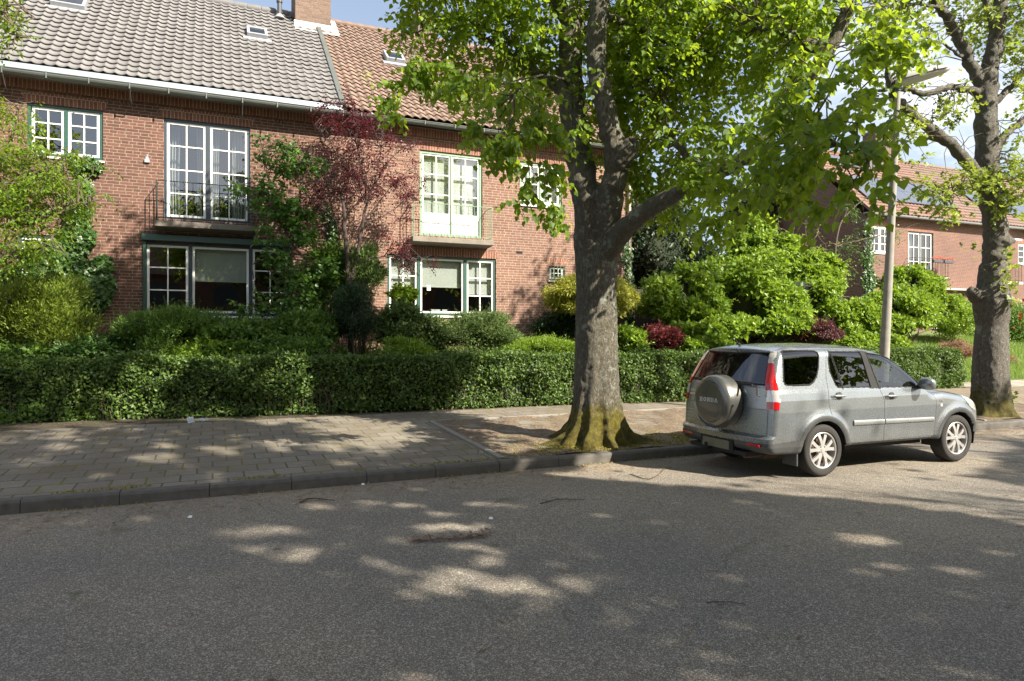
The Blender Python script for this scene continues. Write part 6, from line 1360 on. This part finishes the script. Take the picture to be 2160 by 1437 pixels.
def nearline(px, pz, pts, w):
    r = np.zeros(len(px), bool)
    for (x1, z1), (x2, z2) in zip(pts[:-1], pts[1:]):
        L2 = (x2-x1)**2+(z2-z1)**2; t = np.clip(((px-x1)*(x2-x1)+(pz-z1)*(z2-z1))/L2, 0, 1)
        r |= np.hypot(px-(x1+t*(x2-x1)), pz-(z1+t*(z2-z1))) < w
    return r
def grow(poly, d):
    c = np.mean(poly, 0); return [tuple(np.array(p)+(np.array(p)-c)/np.linalg.norm(np.array(p)-c)*d) for p in poly]
side = (acy > .5) & (np.abs(CN[:,1]) > .3) & (cxx > .15) & (cxx < 4.2)
near = cyy < 0
QW = [(.36,1.25),(.375,1.205),(.42,1.19),(.78,1.19),(.85,1.22),(.93,1.29),(1.0,1.40),(1.06,1.56),(1.05,1.60),(1.01,1.62),(.52,1.625),(.47,1.60),(.44,1.55)]
RW = [(1.27,1.605),(1.84,1.60),(1.87,1.13),(1.27,1.145),(1.235,1.18),(1.19,1.35),(1.21,1.50)]
FW = [(1.945,1.585),(2.28,1.545),(2.45,1.485),(2.62,1.39),(2.76,1.265),(2.84,1.16),(2.82,1.105),(2.02,1.125)]
BP = [(1.80,1.615),(2.0,1.60),(2.05,1.10),(1.83,1.115)]
part = np.full(len(C_), 'body', dtype='U12')
def setp(mask, nm): part[mask] = nm
rear_face = (CN[:,0] < -.35) & (cxx < .75)
lower = (czz < I_(cxx, [0,.55,.6,1.4,1.45,3.05,3.1,4.5], [.462,.50,.50,.50,.405,.395,.42,.42]))
setp(lower, 'cladding'); setp(CN[:,2] < -.6, 'cladding')
for cc in (.98, 3.60):
    d = np.hypot(cxx-cc, czz-.34); setp(side & (d < .452) & (czz > .2), 'cladding')
setp(side & (inpoly(cxx, czz, BP)), 'pillar')
for P_ in (QW, RW, FW): setp(side & inpoly(cxx, czz, grow(P_, .014)), 'pillar')
setp(side & inpoly(cxx, czz, QW), 'quarter'); setp(side & inpoly(cxx, czz, RW), 'reardoor'); setp(side & inpoly(cxx, czz, FW), 'frontdoor')
setp(side & nearline(cxx, czz, [(1.275,1.61),(1.35,1.13)], .016), 'pillar')
setp(side & nearline(cxx, czz, [(2.60,1.42),(2.60,1.10)], .001), 'pillar')
WZ = I_(czz, [.9,1.08,1.14,1.62], [.885,.87,.85,.708])
tl = (cxx < I_(czz, [.9,1.0,1.1,1.3,1.5,1.63], [.215,.24,.235,.25,.32,.43])) & (acy > WZ-.125) & (czz > .90) & (czz < 1.63) & (CN[:,2] < .75)
setp(tl, 'taillamp')
gl_ = rear_face & (czz > 1.21) & (czz < 1.59) & (acy < WZ-.14); setp(rear_face & (czz > 1.185) & (czz < 1.605) & (acy < WZ-.125), 'pillar'); setp(gl_, 'rearglass')
ws = (CN[:,0] > .35) & (cxx > 2.30) & (cxx < 3.06) & (acy < I_(cxx, [2.3,3.06], [.60,.70])); setp(ws, 'windscreen')
hl = (cxx > 3.62) & (acy > .42) & inpoly(cxx, czz, [(3.80,.86),(3.70,.97),(3.9,.99),(4.2,.94),(4.5,.82),(4.5,.72),(4.0,.72),(3.88,.78)]); setp(hl, 'headlamp')
setp((CN[:,0] > .5) & (cxx > 4.1) & (acy < .40) & (czz > .72) & (czz < .86), 'grille')
keep = np.ones(len(C_), bool)
for cc in (.98, 3.60): keep &= ~((np.hypot(cxx-cc, czz-.34) < .388) & (acy > .55))
for cc in (.98, 3.60): keep &= ~((np.abs(cxx-cc) < .36) & (czz < .42) & (acy > .55))
def sub(name, mask, mat, off=0.0, flip=False, parent=CAR, mats=None, matidx=None):
    F = FQ[mask]; u, inv = np.unique(F, return_inverse=True); V = VP[u]+VN[u]*off; F2 = inv.reshape(F.shape)
    if flip: F2 = F2[:, ::-1]
    o = mesh_np(name, V, F2, mat, parent, True, mats=mats, matidx=None if matidx is None else matidx[mask])
    nn = VN[u]*(-1 if flip else 1); o.data.normals_split_custom_set_from_vertices([tuple(v) for v in nn]); return o
body = sub('body', keep & np.isin(part, ['body']), M['paint'])
sub('cladding', keep & (part == 'cladding'), M['cladding'], .004)
sub('pillar_trim', keep & (part == 'pillar'), M['black'], -.002);
def surf_y(x, z, s):
    lo_, hi_ = np.zeros_like(x)+.3, np.zeros_like(x)+1.1
    for _ in range(24):
        md = (lo_+hi_)/2; i_ = car_F(x, md, z) < 0; lo_ = np.where(i_, md, lo_); hi_ = np.where(i_, hi_, md)
    return s*lo_
def surf_x(y, z):
    lo_, hi_ = np.zeros_like(y)-.2, np.zeros_like(y)+1.0
    for _ in range(24):
        md = (lo_+hi_)/2; i_ = car_F(md, y, z) < 0; hi_ = np.where(i_, md, hi_); lo_ = np.where(i_, lo_, md)
    return hi_
def dens(pts, st=.03):
    o = []
    for p, q in zip(pts[:-1], pts[1:]):
        k = max(1, int(np.hypot(q[0]-p[0], q[1]-p[1])/st)); o += [(p[0]+(q[0]-p[0])*i/k, p[1]+(q[1]-p[1])*i/k) for i in range(k)]
    return np.array(o+[pts[-1]], float)
def side_line(m, pts, r, s, sink=0):
    P = dens(pts); y = surf_y(P[:,0], P[:,1], s); m.tube([(a, b-s*sink, c) for a, b, c in zip(P[:,0], y, P[:,1])], r, 5)
def rear_line(m, pts, r, sink=0):
    P = dens(pts); x = surf_x(P[:,0], P[:,1]); m.tube([(a+sink, b, c) for a, b, c in zip(x, P[:,0], P[:,1])], r, 5)
for s in (-1, 1):
    for ln in ([(1.235,1.655),(1.17,1.50),(1.10,1.29),(1.06,.96),(1.10,.795)], [(1.42,.455),(1.47,.40)], [(2.02,1.10),(2.085,.95),(2.085,.39)], [(3.02,1.11),(3.12,.95),(3.135,.84),(3.09,.39)],
           [(1.235,1.655),(1.95,1.645),(2.33,1.60),(2.66,1.44),(2.86,1.25),(2.98,1.12)]):
        m = MB(); side_line(m, ln, .0048, s, .003); m.build('panel_gap', M['black'], CAR, True)
    m = MB(); side_line(m, [(1.47,.470),(3.09,.458)], .004, s, .003); side_line(m, [(.16,.62),(.40,.615),(.56,.60)], .0035, s, .0025); m.build('body_crease', M['cladding'], CAR, True)
    for P_ in (QW, RW, FW):
        m = MB(); side_line(m, P_+[P_[0]], .0075, s, .001); m.build('window_seal', M['black'], CAR, True)
    m = MB(); side_line(m, [(1.275,1.605),(1.35,1.14)], .013, s, .004); m.build('window_divider', M['black'], CAR, True)
for s in (-1, 1):
    for xa, xb in ((1.50, 2.074), (2.096, 3.07)):
        xs_ = np.linspace(xa, xb, 24); V = []; F = []; zb_, zt_ = .637-.012*(xs_-1.5), .706-.018*(xs_-1.5)
        pr_ = [(0, 0, -.004), (0, .003, .013), (0, .012, .019), (1, -.012, .019), (1, -.003, .013), (1, 0, -.004)]
        for which, dz_, of in pr_:
            z_ = (zt_ if which else zb_)+dz_; y_ = surf_y(xs_, z_, s)+s*of; V += list(zip(xs_, y_, z_))
        k_ = len(xs_)
        for q in range(5): F += [(q*k_+i, q*k_+i+1, (q+1)*k_+i+1, (q+1)*k_+i) for i in range(k_-1)]
        F += [tuple(q*k_ for q in range(6)), tuple(q*k_+k_-1 for q in range(6))[::-1]]
        m = MB(); m.add(V, F); m.build('side_moulding', M['trim'], CAR, True)
m = MB(); rear_line(m, [(-.785,.895),(-.785,.567),(.785,.567),(.785,.895)], .0055, .003); m.build('tailgate_gap', M['black'], CAR, True)
m = MB(); rear_line(m, [(-.76,.887),(.76,.887)], .0035, .002); m.build('tailgate_crease', M['cladding'], CAR, True)
for nm, key, mt in (('quarter_window', 'quarter', 'privacy'), ('rear_door_window', 'reardoor', 'privacy'), ('front_door_window', 'frontdoor', 'carglass')):
    sub(nm, (part == key) & near, M[mt], -.005); sub(nm, (part == key) & ~near, M[mt], -.005)
sub('rear_window', part == 'rearglass', M['privacy'], -.003); sub('windscreen', part == 'windscreen', M['carglass'], -.003)
mi = np.where(czz > 1.467, 1, np.where(czz > 1.134, 0, np.where(czz > .99, 1, 0)))
sub('tail_light', (part == 'taillamp') & near, None, .006, mats=[M['lampred'], M['lampclear']], matidx=mi); sub('tail_light', (part == 'taillamp') & ~near, None, .006, mats=[M['lampred'], M['lampclear']], matidx=mi)
sub('headlight', (part == 'headlamp') & near, M['headlamp'], .004); sub('headlight', (part == 'headlamp') & ~near, M['headlamp'], .004); sub('grille', part == 'grille', M['black'], -.01)
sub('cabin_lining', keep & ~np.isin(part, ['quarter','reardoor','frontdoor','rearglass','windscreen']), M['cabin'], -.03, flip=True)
# wheel housings
for cc in (.98, 3.60):
    for s in (-1, 1):
        m = MB(); n = 24; y0, y1 = s*.60, s*.865
        for k in range(n):
            a, b = -0.25+(pi+.5)*k/n, -0.25+(pi+.5)*(k+1)/n; P = lambda t, y: (cc+.389*cos(t), y, .34+.389*sin(t))
            m.add([P(a,y0),P(b,y0),P(b,y1),P(a,y1)], [(0,1,2,3)])
        m.v.append((cc, y0, .34)); c0 = len(m.v)-1
        for k in range(n): m.f.append((c0, k*4, k*4+1))
        m.build('wheel_housing', M['black'], CAR)
# wheels
def wheel(x, s):
    w = empty('wheel', (x, s*.775, .341)); w.parent = CAR
    if s > 0: w.rotation_euler = (0, 0, pi)
    m = MB(); pr = [(.235,-.085),(.25,-.103),(.29,-.108),(.318,-.102),(.333,-.085),(.340,-.05),(.3415,0),(.340,.05),(.333,.085),(.318,.102),(.25,.10),(.235,.08)]
    m.lathe(pr, 96, axis='y')
    nv = len(pr)
    for i, (r_, h_) in enumerate(pr):   # tread blocks
        if 3 <= i <= 9:
            for k in range(96):
                if (k+i) % 2: 
                    v = m.v[i*96+k]; q = .985; m.v[i*96+k] = (v[0]*q, v[1], v[2]*q)
    m.build('tyre', M['rubber'], w, True)
    m = MB(); m.lathe([(.236,-.092),(.228,-.098),(.218,-.094),(.214,-.075),(.205,-.03),(.20,.07)], 64, axis='y')
    for i in range(5):      # five pairs of spokes
        for dlt in (-.22, .22):
            a0 = pi/2+2*pi*i/5; a = a0+dlt*1.25; b = a0+dlt*.75
            def sp(r_, ang, wd, yy):
                cx0, cz0 = r_*cos(ang), r_*sin(ang); tx, tz = -sin(ang), cos(ang); return [(cx0+tx*wd, yy, cz0+tz*wd), (cx0-tx*wd, yy, cz0-tz*wd)]
            st_ = [(.045,b,.020,-.086),(.09,b,.021,-.090),(.14,(a+b)/2,.021,-.088),(.19,a,.022,-.084),(.219,a,.026,-.080)]
            V = []
            for r_, an, wd, yy in st_: V += sp(r_, an, wd, yy)+sp(r_, an, wd*.85, yy+.035)
            F = []
            for q in range(4):
                A = q*4; B = A+4; F += [(A,A+1,B+1,B),(A+1,A+3,B+3,B+1),(A+3,A+2,B+2,B+3),(A+2,A,B,B+2)]
            m.add(V, F)
    m.lathe([(.001,-.094),(.03,-.094),(.034,-.088),(.075,-.083),(.078,-.05)], 32, axis='y')
    m.build('rim', M['alloy'], w, True)
    m = MB()
    for i in range(5):
        a = pi/2+2*pi*(i+.5)/5; m.lathe([(.001,-.090),(.010,-.090),(.011,-.08)], 8, (.056*cos(a), 0, .056*sin(a)), 'y')
    m.build('wheel_nuts', M['cladding'], w)
    m = MB(); m.lathe([(.001,-.02),(.15,-.02),(.15,0)], 32, axis='y'); m.lathe([(.001,.01),(.215,.01)], 32, axis='y'); m.build('brake_disc', M['rustdisc'], w)
for x in (.98, 3.60):
    wheel(x, -1); wheel(x, 1)
# spare wheel cover with lettering
sc = empty('spare_wheel_cover', (0, -.08, .945)); sc.parent = CAR
m = MB(); m.lathe([(.001,-.205),(.10,-.2045),(.20,-.202),(.262,-.197),(.268,-.190),(.275,-.189),(.283,-.194),(.315,-.186),(.338,-.165),(.350,-.13),(.352,-.06),(.350,.05),(.338,.06)], 96, axis='x')
m.build('cover_shell', mat_paint('spare_cover_paint', (.115, .122, .118), .30, .6), sc, True)
def stroke_letters():
    H = .056; Wd = .060; t = .015; s = .0085; out = []
    def rect(x0, x1, z0, z1): return [(x0,z0),(x1,z0),(x1,z1),(x0,z1)]
    x = 0
    def Hh(x): return [rect(x+.007,x+.007+t,0,H), rect(x+Wd-.007-t,x+Wd-.007,0,H), rect(x+.007+t,x+Wd-.007-t,H*.43,H*.60), rect(x,x+.007,0,s), rect(x+.007+t,x+.014+t,0,s), rect(x,x+.007,H-s,H), rect(x+.007+t,x+.014+t,H-s,H),
                       rect(x+Wd-.007,x+Wd,0,s), rect(x+Wd-.014-t,x+Wd-.007-t,0,s), rect(x+Wd-.007,x+Wd,H-s,H), rect(x+Wd-.014-t,x+Wd-.007-t,H-s,H)]
    def ring(x, w, full=True):
        r = []; n = 20; rng_ = range(n)
        for i in rng_:
            a, b = 2*pi*i/n, 2*pi*(i+1)/n; cx0, cz0 = x+w/2, H/2
            r.append([(cx0+w/2*cos(a),cz0+H/2*sin(a)),(cx0+w/2*cos(b),cz0+H/2*sin(b)),(cx0+(w/2-t)*cos(b),cz0+(H/2-.012)*sin(b)),(cx0+(w/2-t)*cos(a),cz0+(H/2-.012)*sin(a))])
        return r
    def Nn(x): return [rect(x+.005,x+.005+t*.8,0,H), rect(x+Wd-.005-t*.8,x+Wd-.005,0,H), [(x+.005+t*.8,H),(x+.005+t*.8,H-.024),(x+Wd-.005-t*.8,0),(x+Wd-.005-t*.8,.024)], rect(x-.002,x+.005,0,s), rect(x+.005+t*.8,x+.012+t*.8,0,s), rect(x-.002,x+.005,H-s,H), rect(x+Wd-.012-t*.8,x+Wd-.005-t*.8,H-s,H), rect(x+Wd-.005,x+Wd+.002,H-s,H)]
    def Dd(x):
        r = [rect(x+.005,x+.005+t,0,H), rect(x-.002,x+.005,0,s), rect(x-.002,x+.005,H-s,H)]; n = 12; x0 = x+.005+t; w = Wd-.02
        for i in range(n):
            a, b = -pi/2+pi*i/n, -pi/2+pi*(i+1)/n
            r.append([(x0+w*cos(a),H/2+H/2*sin(a)),(x0+w*cos(b),H/2+H/2*sin(b)),(x0+max(0,w-t)*cos(b),H/2+(H/2-.011)*sin(b)),(x0+max(0,w-t)*cos(a),H/2+(H/2-.011)*sin(a))])
        return r
    def Aa(x): return [[(x,0),(x+t,0),(x+Wd*.5+.002,H),(x+Wd*.5-.012,H)], [(x+Wd-t,0),(x+Wd,0),(x+Wd*.5+.012,H),(x+Wd*.5-.002,H)], rect(x+Wd*.22,x+Wd*.78,H*.26,H*.40), rect(x-.006,x,0,s), rect(x+t,x+t+.005,0,s), rect(x+Wd,x+Wd+.006,0,s), rect(x+Wd-t-.005,x+Wd-t,0,s)]
    for k, f in enumerate((Hh, lambda q: ring(q, Wd), Nn, Dd, Aa)): out += f(k*(Wd+.0135))
    return out, 5*Wd+4*.0135, H
ps, tw_, th_ = stroke_letters()
m = MB()
for p in ps: m.add([(-.2095, tw_/2-u, v-th_/2+.028) for u, v in p]+[(-.2035, tw_/2-u, v-th_/2+.028) for u, v in p], [(0,1,2,3),(4,7,6,5),(0,4,5,1),(1,5,6,2),(2,6,7,3),(3,7,4,0)])
m.build('lettering', plain('grey_lettering', (.50, .50, .49), .5, .2, var=.05), sc)
def text_mesh(name, s, size, mat, M4, parent, ext=.0015):
    cu = bpy.data.curves.new(name, 'FONT'); cu.body = s; cu.size = size; cu.extrude = ext; cu.align_x = 'CENTER'; cu.offset = size*.02
    to = bpy.data.objects.new(name, cu); COL.objects.link(to); dg = bpy.context.evaluated_depsgraph_get(); me = bpy.data.meshes.new_from_object(to.evaluated_get(dg))
    bpy.data.objects.remove(to); me.transform(M4); me.materials.clear(); me.materials.append(mat); o = bpy.data.objects.new(name, me); COL.objects.link(o); o.parent = parent; return o
rearM = lambda x, y, z: Matrix.Translation((x, y, z)) @ Matrix(((0,0,-1,0),(-1,0,0,0),(0,1,0,0),(0,0,0,1)))
sideM = lambda x, y, z: Matrix.Translation((x, y, z)) @ Matrix(((1,0,0,0),(0,0,-1,0),(0,1,0,0),(0,0,0,1)))
text_mesh('badge', 'CR-V', .055, M['chrome'], rearM(.062, .56, 1.03), CAR); text_mesh('badge', 'i-VTEC', .030, M['chrome'], sideM(3.24, -.889, .885), CAR)
m = MB(); m.box(3.215,3.265,-.893,-.885,.815,.855); m.build('side_indicator', M['lampclear'], CAR, bevel=.003)
# number plate (blank), reflectors, handle, wipers, hitch, exhaust, antenna
m = MB(); m.add([(-.030,.26,.325),(-.030,-.26,.325),(-.022,-.26,.44),(-.022,.26,.44),(.05,.26,.315),(.05,-.26,.315),(.05,-.26,.43),(.05,.26,.43)], [(0,1,2,3),(4,7,6,5),(0,4,5,1),(1,5,6,2),(2,6,7,3),(3,7,4,0)]); m.build('number_plate', plain('dull_plate', (.13,.125,.09), .5, var=.1), CAR)
m = MB(); m.box(-.012,.05,-.32,.32,.30,.455); m.build('plate_recess', M['black'], CAR)
for s in (-1, 1):
    m = MB(); m.box(-.006+.025,.06,s*.64-.11,s*.64+.11,.425,.452); m.build('reflector', M['lampred'], CAR, bevel=.003)
m = MB(); m.tube([(.10,-.12,1.205),(.075,-.40,1.20)], .010, 6); m.box(.065,.085,-.58,-.20,1.185,1.205); m.build('rear_wiper', M['black'], CAR)
m = MB(); m.tube([(.075,-.72,1.06),(.045,-.70,1.07),(.045,-.70,1.17),(.075,-.72,1.18)], .012, 6); m.build('tailgate_hinge', M['cladding'], CAR)
m = MB(); m.box(.03,.055,.40,.60,.985,1.012); m.build('tailgate_handle', M['chrome'], CAR, bevel=.004)
m = MB()
for q in range(4): m.tube([(.05,.70,.78-.05*q),(.046,.34,.765-.05*q)], .004, 4)
m.build('tailgate_ribs', M['trim'], CAR)
m = MB(); m.tube([(.45,.1,.34),(.02,.1,.31),(-.08,.1,.30),(-.10,.1,.345)], .02, 8); m.lathe([(.001,-.02),(.024,-.01),(.024,.02),(.001,.03)], 12, (-.10,.1,.36), 'z'); m.tube([(.12,-.42,.30),(.12,.45,.30)], .03, 8); m.build('tow_bar', M['black'], CAR, True)
m = MB(); m.tube([(.5,-.45,.28),(.06,-.45,.27)], .032, 12); m.tube([(.9,-.45,.30),(.35,-.45,.30)], .085, 12); m.build('exhaust', M['rustdisc'], CAR, True)
m = MB(); m.box(.0,.9,-.55,.55,.28,.33); m.box(1.4,3.2,-.6,.6,.27,.36); m.box(.92,1.04,-.62,.62,.29,.38); m.box(3.54,3.66,-.62,.62,.29,.38); m.build('underbody', M['black'], CAR)
for s in (-1, 1):
    m = MB(); m.box(.535,.555,s*.74-.12,s*.74+.12,.17,.40); m.build('mud_flap', M['cladding'], CAR)
m = MB(); m.tube([(.40,.0,1.69),(.36,.0,1.72)], .018, 8); m.tube([(.36,0,1.72),(.20,.01,1.92)], .0045, 5); m.build('antenna', M['black'], CAR)
for x, z in ((1.245,1.035), (2.23,1.0)):     # door handles
    for s in (-1, 1):
        m = MB(); m.lathe([(.001,0),(.052,.0),(.052,.004),(.001,.004)], 24, (x, s*.889-(.004 if s > 0 else 0), z), 'y'); m.build('handle_recess', M['cladding'], CAR)
        m = MB(); m.tube([(x-.12,s*.895,z+.004),(x-.105,s*.915,z+.005),(x-.03,s*.922,z+.004),(x+.08,s*.918,z+.0),(x+.115,s*.895,z-.002)], [.009,.014,.016,.014,.009], 10); m.build('door_handle', M['trim'], CAR, True)
for s in (-1, 1):
    mr_ = empty('door_mirror'); mr_.parent = CAR; m = MB(); n, k = 20, 14; cxm, cym, czm = 2.78, s*.99, 1.155
    for i in range(k+1):
        p_ = pi*i/k
        for j in range(n):
            t = 2*pi*j/n; sx = math.copysign(abs(sin(p_)*cos(t))**.8, cos(t)); sz = math.copysign(abs(cos(p_))**.75, cos(p_)); sy = math.copysign(abs(sin(p_)*sin(t))**.8, sin(t))
            m.v.append((cxm+.075*sx+.015, cym+.115*sy, czm+.085*sz-.01*sx))
    for i in range(k):
        for j in range(n): m.f.append((i*n+j, i*n+(j+1) % n, (i+1)*n+(j+1) % n, (i+1)*n+j))
    m.build('mirror_shell', M['paint'], mr_, True)
    m = MB(); m.tube([(2.80,s*.80,1.10),(2.80,s*.93,1.11)], .03, 8); m.build('mirror_arm', M['black'], mr_, True)
# seats, dashboard and steering wheel seen through the glass
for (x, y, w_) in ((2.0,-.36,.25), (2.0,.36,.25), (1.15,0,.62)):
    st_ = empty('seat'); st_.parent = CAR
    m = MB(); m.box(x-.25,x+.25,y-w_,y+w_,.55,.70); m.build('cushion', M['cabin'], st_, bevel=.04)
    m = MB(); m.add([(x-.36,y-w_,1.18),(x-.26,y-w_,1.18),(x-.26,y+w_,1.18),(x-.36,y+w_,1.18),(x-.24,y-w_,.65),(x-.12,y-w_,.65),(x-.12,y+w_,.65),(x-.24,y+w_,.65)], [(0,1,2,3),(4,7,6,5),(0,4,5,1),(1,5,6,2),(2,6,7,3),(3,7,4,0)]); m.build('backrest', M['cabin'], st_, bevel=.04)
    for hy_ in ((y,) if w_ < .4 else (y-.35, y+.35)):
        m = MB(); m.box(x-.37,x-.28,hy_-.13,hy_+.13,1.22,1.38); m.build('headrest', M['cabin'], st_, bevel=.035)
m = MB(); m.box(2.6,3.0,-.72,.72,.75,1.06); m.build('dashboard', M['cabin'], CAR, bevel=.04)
m = MB(); m.tube([(2.50+.05*cos(a), .36+.18*sin(a), 1.0+.17*cos(a)) for a in np.linspace(0, 2*pi, 25)], .014, 8); m.build('steering_wheel', M['black'], CAR, True)
